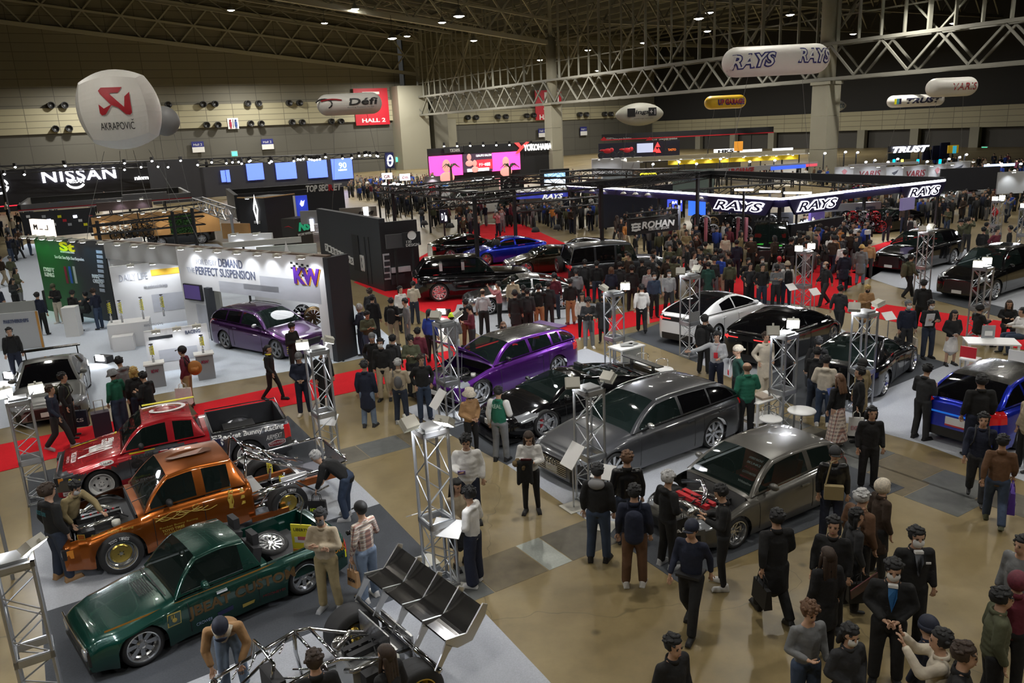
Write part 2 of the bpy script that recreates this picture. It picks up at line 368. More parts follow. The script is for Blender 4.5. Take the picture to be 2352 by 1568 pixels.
wallseg('wall_back',Q0,Q1,[(0,8.3,WDARK,0),(8.3,11.2,BEIGE,-.4),(11.2,30,BEIGEU,0)])
R0=UVpt(-72,56);R1=UVpt(-72,-120)
wallseg('wall_right',R0,R1,[(0,3.4,mat('loading_door_grey',S('#4a4844'),.7),.6),(3.4,7.0,BEIGE,-.4),(7.0,30,mat('dark_upper_wall',(.02,.02,.02),.8),.5)])
wallseg('wall_front',UVpt(-72,-120),UVpt(125,-150),[(0,30,WDARK,0)])
wallseg('wall_side',UVpt(125,-150),UVpt(125,48),[(0,30,WDARK,0)])
for i in range(14):
 p=UVpt(-71.2,50-i*11);boxpart('trim_%d'%(i+1),(p.x,p.y,1.7),(1.0,1.6,3.5),CONC,None,R_(AU));bpy.context.scene.collection.objects[-1]['kind']='structure'
def col_(p,w,h,htop,name='column'):
 e=empty(name,(p.x,p.y,0),R_(AU),kind='structure')
 n=int(h/3.4)
 for i in range(n+1):
  z0=i*3.4;zz=min(h,z0+3.36)
  if zz-z0>.2:boxpart('column_block',(0,0,(z0+zz)/2),(w,w,zz-z0),CONC,e)
 boxpart('steel_fin',(w/2+.25,-w*.2,h/2),(.35,.35,h),mat('pale_steel',S('#b5b4a8'),.5),e)
 MB().bar((0,0,h),(0,0,htop),w*.42,16).build('column_shaft',CONC,e,True)
 boxpart('capital',(0,0,h+.15),(w*1.15,w*1.15,.3),CONC,e)
 return e
col_(UVpt(0,0),1.9,10.2,20);col_(UVpt(0,-49),2.0,9.9,24)
e=empty('column',UVpt(1.2,46.5),R_(AU),kind='structure')
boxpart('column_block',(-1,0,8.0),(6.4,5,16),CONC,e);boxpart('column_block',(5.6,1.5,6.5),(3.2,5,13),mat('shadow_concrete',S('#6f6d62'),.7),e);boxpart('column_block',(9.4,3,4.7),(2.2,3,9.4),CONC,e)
TM=mat('painted_roof_steel',S('#a3a294'),.6,.1);TM2=mat('dark_roof_steel',S('#8b8a7e'),.6,.2)
def utruss(s,t0,t1,n,zb0,m,w=.45,dep=6.6,name='roof_truss'):
 e=empty(name,UVpt(t0,s),0,kind='structure');O=UVpt(t0,s)
 f=lambda t,dz:UVpt(t,s)-O+Vector((0,0,zb0+.115*t+dz))
 for dz,ww in((0,w*1.3),(dep/2,w*.7),(dep,w)):piece('chord',f(t0,dz),f(t1,dz),ww,m,e)
 st=(t1-t0)/n
 for i in range(n):
  a,b=t0+i*st,t0+(i+1)*st
  piece('brace',f(a,0),f(b,dep),w*.5,m,e);piece('brace',f(b,0),f(a,dep),w*.5,m,e)
 piece('brace',f(t0,-1.5),f(t0,dep),w,m,e)
 return e
utruss(47.2,-1,100,18,18.4,TM);utruss(0,0,75,13,19.2,TM,.5,6.6)
utruss(23.5,4,95,16,22.8,TM2,.3,3.4);utruss(12,4,85,14,22.6,TM2,.26,3.2);utruss(35,4,95,16,22.6,TM2,.26,3.2)
for s in(40,16,-10,-30,-50):
 e=empty('roof_truss',UVpt(0,s),0,kind='structure');O=UVpt(0,s)
 f=lambda t,dz:UVpt(-t,s)-O+Vector((0,0,21.0+dz))
 piece('chord',f(2,0),f(70,0),.5,TM2,e);piece('chord',f(2,3.4),f(70,3.4),.4,TM2,e)
 for i in range(12):piece('brace',f(2+i*5.6,0),f(2+(i+.5)*5.6,3.4),.22,TM2,e);piece('brace',f(2+(i+.5)*5.6,3.4),f(2+(i+1)*5.6,0),.22,TM2,e)
TMV=mat('row_truss_steel',S('#74736a'),.6,.1)
e=empty('column_row_truss',UVpt(0,0),0,kind='structure');O=UVpt(0,0)
f=lambda s,z,t=0:UVpt(t,s)-O+Vector((0,0,z))
for z in(10.4,13.8):
 for t in(-.9,.9):piece('chord',f(46,z,t),f(-95,z,t),.32,TMV,e)
n=25
for i in range(n):
 a,b=46-i*141/n,46-(i+1)*141/n;mid=(a+b)/2
 for t in(-.9,.9):piece('brace',f(a,13.6,t),f(mid,10.6,t),.2,TMV,e);piece('brace',f(mid,10.6,t),f(b,13.6,t),.2,TMV,e)
 piece('brace',f(a,13.8,-.9),f(b,13.8,.9),.16,TM2,e)
e2=empty('wind_lattice',UVpt(0,0),0,kind='structure')
for i in range(59):
 s=46-i*2.4;piece('post',f(s,13.9),f(s,31.5),.34 if i%4==0 else.24,TM2,e2)
for z in(16.5,19.5,22.5,25.5):piece('rail',f(46,z,-.3),f(-95,z,-.3),.14,TM2,e2)
for i in range(12):
 a,b=46-i*11.8,46-(i+1)*11.8
 piece('brace',f(a,13.9,-.6),f(b,26,-.6),.16,TM2,e2);piece('brace',f(b,13.9,-.6),f(a,26,-.6),.16,TM2,e2)
 piece('brace',f(a,15.5,-2.6),f((a+b)/2,24,-2.6),.16,TM2,e2);piece('brace',f(b,15.5,-2.6),f((a+b)/2,24,-2.6),.16,TM2,e2)
DECK=mat('roof_deck',(.035,.035,.03),.8)
mb=MB()
for sg in(1,-1):
 a,b,c_,d_=UVpt(0,60),UVpt(sg*128,60),UVpt(sg*128,-160),UVpt(0,-160)
 za=27.2;zb=27.2+(.115*128 if sg>0 else 1.0)
 mb.add([(a.x,a.y,za),(b.x,b.y,zb),(c_.x,c_.y,zb),(d_.x,d_.y,za)]+[(a.x,a.y,za+.4),(b.x,b.y,zb+.4),(c_.x,c_.y,zb+.4),(d_.x,d_.y,za+.4)],[(0,1,2,3),(4,5,6,7),(0,1,5,4),(1,2,6,5),(2,3,7,6),(3,0,4,7)])
rf=mb.build('ceiling',DECK);tag(rf,kind='structure')
for i in range(22):
 t=3+i*5.0;piece('purlin',UVpt(t,52)+Vector((0,0,26.8+.115*t)),UVpt(t,-60)+Vector((0,0,26.8+.115*t)),.3,TM2,rf)
for i in range(12):
 t=-3-i*6.0;piece('purlin',UVpt(t,52)+Vector((0,0,26.6)),UVpt(t,-110)+Vector((0,0,26.6)),.3,TM2,rf)
for i in range(10):
 s=50-i*9;piece('rafter',UVpt(2,s)+Vector((0,0,26.3)),UVpt(110,s)+Vector((0,0,26.3+.115*108)),.3,TM2,rf)
NZ=MB().lathe([(.0,.1),(.42,.1),(.55,0),(.55,-1.0),(.45,-1.05),(.42,-.6),(0,-.6)],14,'Y').mesh('air_nozzle',[mat('nozzle_black',(.02,.02,.02),.4)],True)
def onwall(px,py,A,B,off=.95):
 A,B=Vector(A),Vector(B);d=(B-A).normalized();n=Vector((d.y,-d.x,0));n=n if n.dot(CAM-A)>0 else-n
 r=ray(px,py);t=(A+n*off-CAM).dot(n)/r.dot(n);return CAM+r*t
WANG=math.atan2((P1-P0).y,(P1-P0).x)
ORD=['first','second','third','fourth','fifth','sixth','seventh','eighth','ninth','tenth','eleventh','twelfth']
nz_={}
for px,py in[(117,242),(148,242),(385,241),(465,240),(492,239),(567,238),(592,238),(662,237),(686,237),(127,296),(158,295),(473,287),(499,287),(574,284),(598,284),(669,281),(692,281),(759,279),(781,279)]:
 p=onwall(px,py,P0,P1);o=link('air_nozzle',NZ,None,p,WANG);r_='upper' if py<260 else 'lower';k_=nz_[r_]=nz_.get(r_,-1)+1;tag(o,'%s black air nozzle in the %s row, counted from the cube balloon'%(ORD[k_],r_),'nozzle','air nozzles along the long wall')
QANG=math.atan2((Q1-Q0).y,(Q1-Q0).x)
for k_,(px,py)in enumerate([(1072,270),(1091,270),(1141,268),(1159,268),(1207,266),(1223,265),(1329,263),(1344,263),(1386,262),(1400,262)]):
 p=onwall(px,py,Q0,Q1);o=link('air_nozzle',NZ,None,p,QANG);tag(o,'%s black air nozzle above the pink screens, counted from the big beige pillar'%ORD[k_],'nozzle','air nozzles beyond the pink screens')
def wallsign(name,x0,y0,x1,y1,A,B,m,label,off=1.0,cat='sign',th=.15):
 p=onwall((x0+x1)/2,(y0+y1)/2,A,B,off);q0=onwall(x0,(y0+y1)/2,A,B,off);q1=onwall(x1,(y0+y1)/2,A,B,off)
 w=(q1-q0).length;h=(onwall((x0+x1)/2,y0,A,B,off)-onwall((x0+x1)/2,y1,A,B,off)).length
 d=(q1-q0);e=empty(name,(p.x,p.y,p.z-h/2),math.atan2(d.y,d.x),label,cat)
 boxpart('board',(0,th/2,h/2),(w,th,h),m,e);return e,w,h
WT=mat('sign_white',(.8,.8,.78),.5);SRED=mat('sign_red',S('#c0182c'),.5)
e,w,h=wallsign('hall_sign',815,203,893,287,P0,P1,SRED,'tall red banner reading HALL 2 on the beige wall')
lettering('HALL 2',e,.2,h*.13,w*.68,h*.1,WT,bold=.03);boxpart('stripe',(0,-.05,h*.87),(w*.5,.06,h*.07),WT,e);boxpart('lettering',(-w*.2,-.05,h*.6),(w*.4,.05,.5),WT,e)
e,w,h=wallsign('hall_sign',1230,207,1290,275,Q0,Q1,SRED,'tall red banner reading WEST HALL 1 beside the concrete column',1.4)
lettering('HALL 1',e,0,h*.1,w*.7,h*.15,WT,bold=.03);lettering('WEST',e,0,h*.34,w*.4,h*.09,WT,bold=.02)
boxpart('stripe',(w*.12,-.05,h*.72),(w*.55,.06,h*.42),WT,e);lettering('西',e,w*.12,h*.72,w*.38,h*.3,SRED,y=-.1)
e,w,h=wallsign('restroom_sign',523,271,548,296,P0,P1,WT,'white restroom sign with red and blue figures on the beige wall')
for sx,m in((-.25,mat('fig_red',S('#a02040'),.5)),(.25,mat('fig_blue',S('#2a4a90'),.5))):
 MB().sphere((sx*w,-.1,h*.78),h*.09,8,6).box((sx*w,-.08,h*.45),(w*.22,.05,h*.42)).box((sx*w-w*.05,-.08,h*.17),(w*.06,.05,h*.25)).box((sx*w+w*.05,-.08,h*.17),(w*.06,.05,h*.25)).build('pictogram',m,e)
boxpart('divider',(0,-.05,h*.5),(w*.04,.05,h*.8),BLACK,e)
for x0,x1,y0,y1,s,A,B,lb in[(441,469,325,350,'Hall 2',P0,P1,'small blue and white door sign under the beige band beside the round balloon'),(601,628,319,343,'Hall 2',P0,P1,'small blue and white door sign above the blue lit stage panels'),(1237,1254,295,315,'Hall 1',Q0,Q1,'small blue door sign above the pink screens'),(1333,1348,291,311,'Hall 1',Q0,Q1,'small blue door sign just past the concrete column')]:
 e,w,h=wallsign('door_sign',x0,y0,x1,y1,A,B,mat('sign_blue',S('#2a2f78'),.5),lb)
 boxpart('lower_board',(0,-.05,h*.25),(w,.1,h*.48),WT,e);lettering(s,e,0,h*.72,w*.7,h*.2,WT)
for px,py,A,B in[(539,353,P0,P1),(916,366,P0,P1),(2260,343,R0,R1)]:
 e,w,h=wallsign('exit_sign',px-6,py-5,px+6,py+5,A,B,emat('exit_green',(.1,.9,.5),1.4),{539:'small glowing green exit sign above the blue stage lights',916:'small glowing green exit sign beside the big beige pillar',2260:'small glowing green exit sign on the far wall beyond the white booth'}[px],1.5)
 boxpart('bezel',(0,.2,h/2),(w*1.3,.1,h*1.4),GREYP,e)
# ================================================================ CARS
def lerp(tab,x):
 if any(b[0]-a[0]<1e-4 for a,b in zip(tab,tab[1:])):
  t2=[tab[0]]
  for q in tab[1:]:
   if q[0]-t2[-1][0]>1e-3:t2.append(q)
  tab=t2
 if x<=tab[0][0]:return tab[0][1]
 if x>=tab[-1][0]:return tab[-1][1]
 for i in range(len(tab)-1):
  x0,y0=tab[i];x1,y1=tab[i+1]
  if x<=x1:
   h=x1-x0;u=(x-x0)/h;d=(y1-y0)/h
   def sl(k):
    if k<=0 or k>=len(tab)-1:return(tab[min(k+1,len(tab)-1)][1]-tab[max(k-1,0)][1])/(tab[min(k+1,len(tab)-1)][0]-tab[max(k-1,0)][0])
    a=(tab[k][1]-tab[k-1][1])/(tab[k][0]-tab[k-1][0]);b=(tab[k+1][1]-tab[k][1])/(tab[k+1][0]-tab[k][0])
    return 0 if a*b<=0 else 2*a*b/(a+b)
   m0,m1=sl(i),sl(i+1)
   return(2*u**3-3*u*u+1)*y0+(u**3-2*u*u+u)*h*m0+(-2*u**3+3*u*u)*y1+(u**3-u*u)*h*m1
def glassmat(name,tint,a=.72):
 if name in _M:return _M[name]
 m=bpy.data.materials.new(name);m.use_nodes=True;nt=m.node_tree;nt.nodes.clear();N=nt.nodes.new
 o=N('ShaderNodeOutputMaterial');mx=N('ShaderNodeMixShader');tr=N('ShaderNodeBsdfTransparent');g=N('ShaderNodeBsdfPrincipled')
 g.inputs['Base Color'].default_value=(*tint,1);g.inputs['Roughness'].default_value=.04;g.inputs['Specular IOR Level'].default_value=.6
 tr.inputs['Color'].default_value=(.75,.8,.78,1);mx.inputs['Fac'].default_value=a
 nt.links.new(tr.outputs[0],mx.inputs[1]);nt.links.new(g.outputs[0],mx.inputs[2]);nt.links.new(mx.outputs[0],o.inputs['Surface']);_M[name]=m;return m
GLS=glassmat('car_glass',(.012,.02,.018),.62);GLSD=glassmat('privacy_glass',(.004,.004,.005),.96)
def paint(name,col,metal=.35,rough=.28):return mat('paint_'+name,col,rough,metal,coat=1.0)
HL=mat('headlight_glass',(.55,.58,.62),.08,.6,coat=1);TLR=mat('tail_light',(.45,.01,.015),.12,coat=1,emis=.15,ecol=(.8,.02,.02));GRL=mat('grille_black',(.012,.012,.013),.35)
AMB=mat('amber_lens',(.7,.25,.03),.15,coat=1);SEATM=mat('seat_black',(.02,.02,.022),.7);SEATO=mat('seat_tan',S('#a8552a'),.55);PLATE=mat('number_plate',(.7,.7,.68),.4)
SIDED=('headlight','taillight','corner_lamp','air_intake','light_bar')
class Car:
 """x forward from mid wheelbase, y to the car's left, z up. Tables run in xf = metres behind the front bumper."""
 def __init__(s,L,W,wb,fo,r,hood,roof,plan,hbw=.90,hrw=.64,base=.17,arch=1.12,track=None,belt=None,open_x=(),drop=.07,tw=.235,crown=.03,archw=None):
  s.L,s.W,s.wb,s.fo,s.r=L,W,wb,fo,r;s.hood,s.roof,s.plan=hood,roof,plan;s.hbw,s.hrw=hbw,hrw;s.base=base
  s.Ra=r*arch;s.xa=(fo,fo+wb);s.track=track or W/2-.02;s.belt=belt;s.open_x=open_x;s.drop=drop;s.tw=tw;s.crown=crown
 def X(s,xf):return s.fo+s.wb/2-xf
 def hw(s,x):return lerp(s.plan,x)*s.W/2
 def zt(s,x):return lerp(s.hood,x)
 def zlow(s,x):
  z=s.base+.05*max(0,1-x/.3)+.06*max(0,1-(s.L-x)/.3)
  for xa in s.xa:
   d=abs(x-xa)
   if d<s.Ra:z=max(z,s.r+math.sqrt(max(0,s.Ra**2-d*d)))
  return min(z,s.zt(x)-.13)
 SF=[0,.12,.3,.5,.7,.86,.95,1.0];SW=[.955,.985,1.0,1.0,.995,.98,.955,.90]
 def side_y(s,x,z):
  zl=s.base;zs=s.zt(x)-s.drop;v=min(1,max(0,(z-zl)/(zs-zl)))
  return s.hw(x)*lerp(list(zip(s.SF,s.SW)),v)
 def sect(s,x):
  zl=s.zlow(x);zt=s.zt(x);zs=zt-s.drop;out=[]
  for f in s.SF:
   z=zl+(zs-zl)*f;out.append((s.side_y(x,z),z))
  y0=out[-1][0]
  for k,dz in((.97,.35),(.90,.65),(.78,.86),(.5,.97),(.2,1.0),(0,1.0)):out.append((y0*k,zs+s.drop*dz))
  return out
 def stations(s):
  xs={0,.03,.08,.15,.24,.35,s.L,s.L-.03,s.L-.08,s.L-.15,s.L-.26}
  n=int(s.L/.13)
  xs|={round(i*s.L/n,3)for i in range(1,n)}
  for xa in s.xa:
   xs={x for x in xs if abs(x-xa)>s.Ra+.03 or x in(0,s.L)}
   xs|={xa+s.Ra*math.cos(PI*k/14)for k in range(15)}|{xa+s.Ra+.004,xa-s.Ra-.004}
  for a in s.open_x:xs|={a[0],a[1]}
  return sorted(x for x in xs if 0<=x<=s.L)
 def body(s,par,pm,label=None,front=None,lights=True,side2=None,hoodx=None,hoodm=None):
  """front: dict of predicate boxes on the nose; side2: (material, predicate) second paint colour."""
  xs=s.stations();secs=[s.sect(x)for x in xs];n=len(secs[0]);parts={}
  def lab(x,y,z,k,i):
   if s.open_x and k>=8:
    for a in s.open_x:
     if a[0]-1e-4<=x<=a[1]+1e-4:return None
   if hoodx and k>=9 and hoodx[0]<=x<=hoodx[1]:return 'hood'
   if front:
    for nm,f in front.items():
     if f(x,y,z):return nm
   if side2 and side2[1](x,y,z):return 'side2'
   return 'body'
  for sg in(1,-1):
   P=[[Vector((s.X(x),sg*y,z))for y,z in sec]for x,sec in zip(xs,secs)]
   for i in range(len(xs)-1):
    for k in range(n-1):
     q=[P[i][k],P[i+1][k],P[i+1][k+1],P[i][k+1]]
     c=(q[0]+q[1]+q[2]+q[3])/4;l=lab((xs[i]+xs[i+1])/2,sg*c.y,c.z,k,i)
     if l is None:continue
     if l in SIDED:l=(l,sg)
     parts.setdefault(l,MB()).add(q if sg<0 else q[::-1],[(0,1,2,3)])
   for i,e in((0,1),(len(xs)-1,-1)):
    c=P[i]
    for k in range(n-2):
     q=[c[k],c[k+1],Vector((c[k+1].x,0,c[k+1].z)),Vector((c[k].x,0,c[k].z))]
     for a0,a1 in((0,.45),(.45,.8),(.8,1)):
      qq=[q[0].lerp(q[3],1-a1),q[1].lerp(q[2],1-a1),q[1].lerp(q[2],1-a0),q[0].lerp(q[3],1-a0)]
      cc=(qq[0]+qq[1]+qq[2]+qq[3])/4;l=lab(0 if i==0 else s.L,abs(cc.y),cc.z,0,i)or 'body'
      if l in SIDED:l=(l,sg)
      parts.setdefault(l,MB()).add(qq,[(0,1,2,3)])
  ms={'body':pm,'side2':side2[0]if side2 else pm,'hood':hoodm or pm,'headlight':HL,'taillight':TLR,'grille':GRL,'bumper':GRL,'air_intake':GRL,'tail_panel':GRL,'chrome_strip':CHROME,'side_skirt':GLOSSK,'corner_lamp':AMB,'light_bar':emat('light_bar_red',(.9,.05,.05),.8)}
  out={}
  for l,mb in parts.items():
   if isinstance(l,tuple):l=l[0]
   out[l]=mb.build({'body':'body_shell','side2':'two_tone_panel'}.get(l,l),ms.get(l,pm),par,True)
  xi=[x for x in xs if.25<x<s.L-.25]
  ib=MB().box((s.X(s.L/2),0,s.base+.06),(s.L-.7,s.W*.74,.1))
  for xa in s.xa:
   ib.box((s.X(xa),0,s.r+.02),(s.Ra*1.9,(s.track-s.tw)*2-.02,s.Ra*1.5))
  ib.build('underbody',BLACK,par)
  for x in s.cuts if hasattr(s,'cuts')else():
   for sg in(1,-1):MB().tube([(s.X(x),sg*(s.side_y(x,z)+.001),z)for z in[s.base+.08+(s.zt(x)-s.drop-s.base-.08)*k/8 for k in range(9)]],.006,4).build('door_seam',BLACK,par)
  return out
 def cabin(s,par,xw0,xw1,xr1,xr0,pm,glass=GLS,pill=(),pm_roof=None,rear_glass=True,side_glass=None,door_end=None,rail=.065,roofrail=False,solid_from=None,back_solid=False):
  """Greenhouse between the cowl xw0 and the rear glass base xr0; roof from xw1 to xr1."""
  zb=lambda x:s.zt(x)-.012
  def T(x):
   if x<xw1:u=(x-xw0)/(xw1-xw0);return zb(xw0)*(1-u)+s.rz(xw1)*u+.05*math.sin(PI*u)
   if x>xr1:u=(xr0-x)/(xr0-xr1);return zb(xr0)*(1-u)+s.rz(xr1)*u+.05*math.sin(PI*u)*(1 if xr0-xr1>.4 else 0)
   return s.rz(x)
  Hm=max(s.rz(x)-zb(x)for x in(xw1,(xw1+xr1)/2,xr1))
  def hb(x):return s.hw(min(max(x,xw0),xr0))*s.hbw
  n1=8;xs=[xw0+(xw1-xw0)*i/n1 for i in range(n1)]+[xw1+(xr1-xw1)*i/14 for i in range(15)]+[xr1+(xr0-xr1)*i/n1 for i in range(1,n1+1)]
  for a,b in pill:xs+=[a,b]
  xs+=[xw1+.04,xr1-.04];xs=sorted(set(round(x,4)for x in xs if xw0<=x<=xr0));parts={}
  def sec(x):
   t=T(x);b=zb(x);f=min(1,max(0,(t-b)/Hm));h0=hb(x);wt=h0*(1-f)+s.W/2*s.hrw*f*(h0/(s.W/2*s.hbw))**.5
   def yy(z):return h0+(wt-h0)*((z-b)/(t-b)if t-b>.01 else 0)**1.25
   zr=[b,min(b+.03,t),None,max(min(t-rail,t),min(b+.03,t)),t-.02 if t-b>.05 else t];zr[2]=(zr[1]+zr[3])/2
   o=[(yy(z),z)for z in zr]
   for k,dz in((.965,.6),(.90,1.0),(.6,1+s.crown*20),(.25,1+s.crown*28),(0,1+s.crown*30)):o.append((wt*k,t-.02+.02*min(dz,1)*(1 if t-b>.05 else 0)+s.crown*max(0,dz-1)/(s.crown*30 if s.crown else 1)*f))
   return o
  S_=[sec(x)for x in xs];n=len(S_[0]);sgm=side_glass or glass
  for sg in(1,-1):
   P=[[Vector((s.X(x),sg*y,z))for y,z in q]for x,q in zip(xs,S_)]
   for i in range(len(xs)-1):
    xm=(xs[i]+xs[i+1])/2
    for k in range(n-1):
     q=[P[i][k],P[i+1][k],P[i+1][k+1],P[i][k+1]]
     if(q[0]-q[3]).length+(q[1]-q[2]).length<.004:continue
     l='cab_shell'
     inp=any(a<=xm<=b for a,b in pill)
     if k in(1,2):
      if not inp and T(xm)-zb(xm)>.14 and not(solid_from and xm>solid_from):l='side_window'
     elif k>=6 or(k==5):
      if xm<xw1 and k>=6 and xm>xw0+.02:l='windscreen'
      elif xm>xr1 and k>=6 and rear_glass and xm<xr0-.02:l='rear_window'
      elif xw1<=xm<=xr1:l='roof'
     key=(l,sg)if l=='side_window' else(l,0)
     if l=='side_window':key=(l,sg,sum(1 for a,b in pill if xm>b))
     parts.setdefault(key,MB()).add(q if sg<0 else q[::-1],[(0,1,2,3)])
  for key,mb in parts.items():
   l=key[0];mb.build(l,{'windscreen':glass,'rear_window':sgm,'side_window':sgm if(len(key)<3 or key[2]>0)else glass,'roof':pm_roof or pm}.get(l,pm),par,True)
  s.cab=(xw0,xw1,xr1,xr0,zb,T)
  return parts
 def rz(s,x):return lerp(s.roof,x)
 def seats(s,par,xf,m=SEATM,rows=1,z=.32):
  for j in range(rows):
   for sg in(.36,-.36):
    mb=MB().box((s.X(xf+j*.85),sg,z+.1),(.5,.5,.16)).box((s.X(xf+j*.85+.3),sg,z+.42),(.14,.48,.6),M=Matrix.Rotation(-.25,3,'Y')).box((s.X(xf+j*.85+.4),sg,z+.8),(.1,.26,.18))
    mb.build('seat',m,par)
  MB().lathe([(.15,0),(.17,.015),(.185,0),(.17,-.015),(.15,0)],16,'X',(s.X(xf-.45),-.36,z+.48)).build('steering_wheel',BLACK,par,True)
  MB().box((s.X(xf-.75),0,z+.38),(.35,s.W*.74,.2)).build('dashboard',BLACK,par)
 def mirrors(s,par,xf,z,m,out=.1):
  for sg in(1,-1):
   y=s.side_y(xf,z-.1)*s.hbw/.9
   MB().sphere((s.X(xf),sg*(y+out),z),.1,10,7,sc=(.6,1.05,.66)).bar((s.X(xf),sg*(y-.05),z-.05),(s.X(xf),sg*(y+out),z-.02),.02).build('wing_mirror',m,par,True)
 def handles(s,par,xsz,m):
  for xf,z in xsz:
   for sg in(1,-1):
    MB().box((s.X(xf),sg*(s.side_y(xf,z)+.012),z),(.2,.025,.03)).build('door_handle',m,par)
 def sidetext(s,par,t,xf0,xf1,z,h,m,side=1,name='lettering',tilt=0,off=.007,**k):
  """Letters that follow the body side between xf0 and xf1 (metres behind the bumper)."""
  w=abs(xf1-xf0);vs,fs=fitted(t,w,h,ext=0,**k);out=[]
  for v in vs:
   xf=(xf0+xf1)/2+v.x*(1 if side>0 else-1);zz=z+v.y+tilt*v.x
   y=s.side_y(xf,zz)+off;out.append((s.X(xf),side*y,zz))
  me=bpy.data.meshes.new(name);me.from_pydata(out,[],fs);me.materials.append(m);me.update();return link(name,me,par)
 def sidepoly(s,par,pts,m,side=1,name='sticker',off=.005):
  mb=MB();n=len(pts);mb.add([(s.X(x),side*(s.side_y(x,z)+off),z)for x,z in pts],[tuple(range(n))]);return mb.build(name,m,par)
 def toptext(s,par,t,xf,y,w,h,m,rot=0,roof=False,name='lettering',off=.008,poly=None,**k):
  if poly:vs,fs=[Vector((a,b,0))for a,b in poly],[tuple(range(len(poly)))]
  else:vs,fs=fitted(t,w,h,ext=0,**k)
  cr,sr=math.cos(rot),math.sin(rot);out=[]
  for v in vs:
   a,b=v.x*cr-v.y*sr,v.x*sr+v.y*cr;X=s.X(xf)+a;Y=y+b;xq=s.fo+s.wb/2-X
   if roof:zz=s.rz(xq)+s.crown*.9+off
   else:
    q=s.sect(min(max(xq,0),s.L));zz=q[-1][1]
    for(ya,za),(yb_,zb_)in zip(q,q[1:]):
     if yb_<=abs(Y)<=ya:zz=zb_+(za-zb_)*(abs(Y)-yb_)/max(1e-4,ya-yb_)
    zz+=off
   out.append((X,Y,zz))
  me=bpy.data.meshes.new(name);me.from_pydata(out,[],fs);me.materials.append(m);me.update();return link(name,me,par)
_WH={}
def wheelmesh(r,w,rr,style,n,deep):
 k=(r,w,rr,style,n,deep)
 if k in _WH:return _WH[k]
 ty=MB().lathe([(rr-.004,w/2-.01),(rr+.012,w/2),(r-.035,w/2),(r-.01,w/2-.02),(r,w/2-.05),(r,-w/2+.05),(r-.01,-w/2+.02),(rr,-w/2),(rr-.01,-w/2+.02)],32,'Y')
 for q in(-.3,0,.3):ty.lathe([(r+.0005,q*w-.006),(r-.008,q*w-.005),(r-.008,q*w+.005),(r+.0005,q*w+.006)],32,'Y')
 rim=MB();lip=w/2-.012;f=w/2-deep
 rim.lathe([(rr+.004,lip+.006),(rr-.012,lip+.008),(rr-.02,lip-.01),(rr-.03,f),(rr-.05,f-.02),(rr-.055,-w/2+.02)],32,'Y')
 ri=rr-.03;hub=.075
 def spoke(a,w0,w1,y0,y1,th=.03):
  ca,sa=math.cos(a),math.sin(a);tx=Vector((-sa,0,ca));rd=Vector((ca,0,sa));v=[]
  for(rad,ww,yy)in((hub*.8,w0,y0),(ri+.005,w1,y1)):
   for dy in(0,-th):
    for sg in(-1,1):v.append(rd*rad+tx*sg*ww/2+Vector((0,yy+dy,0)))
  rim.add(v,[(0,1,5,4),(2,6,7,3),(0,4,6,2),(1,3,7,5),(4,5,7,6),(0,2,3,1)])
 fc=f
 if style=='spoke':
  for i in range(n):spoke(2*PI*i/n+PI/2,.05,.07,fc-.012,fc)
 elif style=='thin':
  for i in range(n):spoke(2*PI*i/n+PI/2,.03,.028,fc-.01,fc,.022)
 elif style=='y':
  for i in range(n):
   a=2*PI*i/n+PI/2;spoke(a,.05,.03,fc-.01,fc-.005);spoke(a+.16,.02,.03,fc-.01,fc);spoke(a-.16,.02,.03,fc-.01,fc)
 elif style=='twin':
  for i in range(n):
   a=2*PI*i/n+PI/2;spoke(a+.11,.03,.035,fc-.01,fc);spoke(a-.11,.03,.035,fc-.01,fc)
 elif style=='disc':
  rim.lathe([(hub*.8,fc-.01),(ri*.55,fc-.002),(ri*.8,fc-.03),(ri+.005,fc-.04)],32,'Y')
 rim.lathe([(0,fc+.008),(hub*.55,fc+.008),(hub*.95,fc-.004),(hub,fc-.06),(0,fc-.06)],16,'Y')
 det=MB()
 if style=='disc':
  for i in range(n):a=2*PI*i/n;det.lathe([(0,.004),(.026,.004),(.026,-.01)],10,'Y',(ri*.62*math.cos(a),fc-.008,ri*.62*math.sin(a)))
 for i in range(5):a=2*PI*i/5;det.lathe([(0,.014),(.009,.012),(.009,-.01)],6,'Y',(hub*.62*math.cos(a),fc,hub*.62*math.sin(a)))
 brk=MB().lathe([(.03,f-.06),(rr*.72,f-.06),(rr*.72,f-.085),(.03,f-.085)],24,'Y')
 back=MB().lathe([(0,-w/2+.03),(rr-.05,-w/2+.03)],20,'Y')
 _WH[k]=(ty,rim,det,brk,back);return _WH[k]
_WM={}
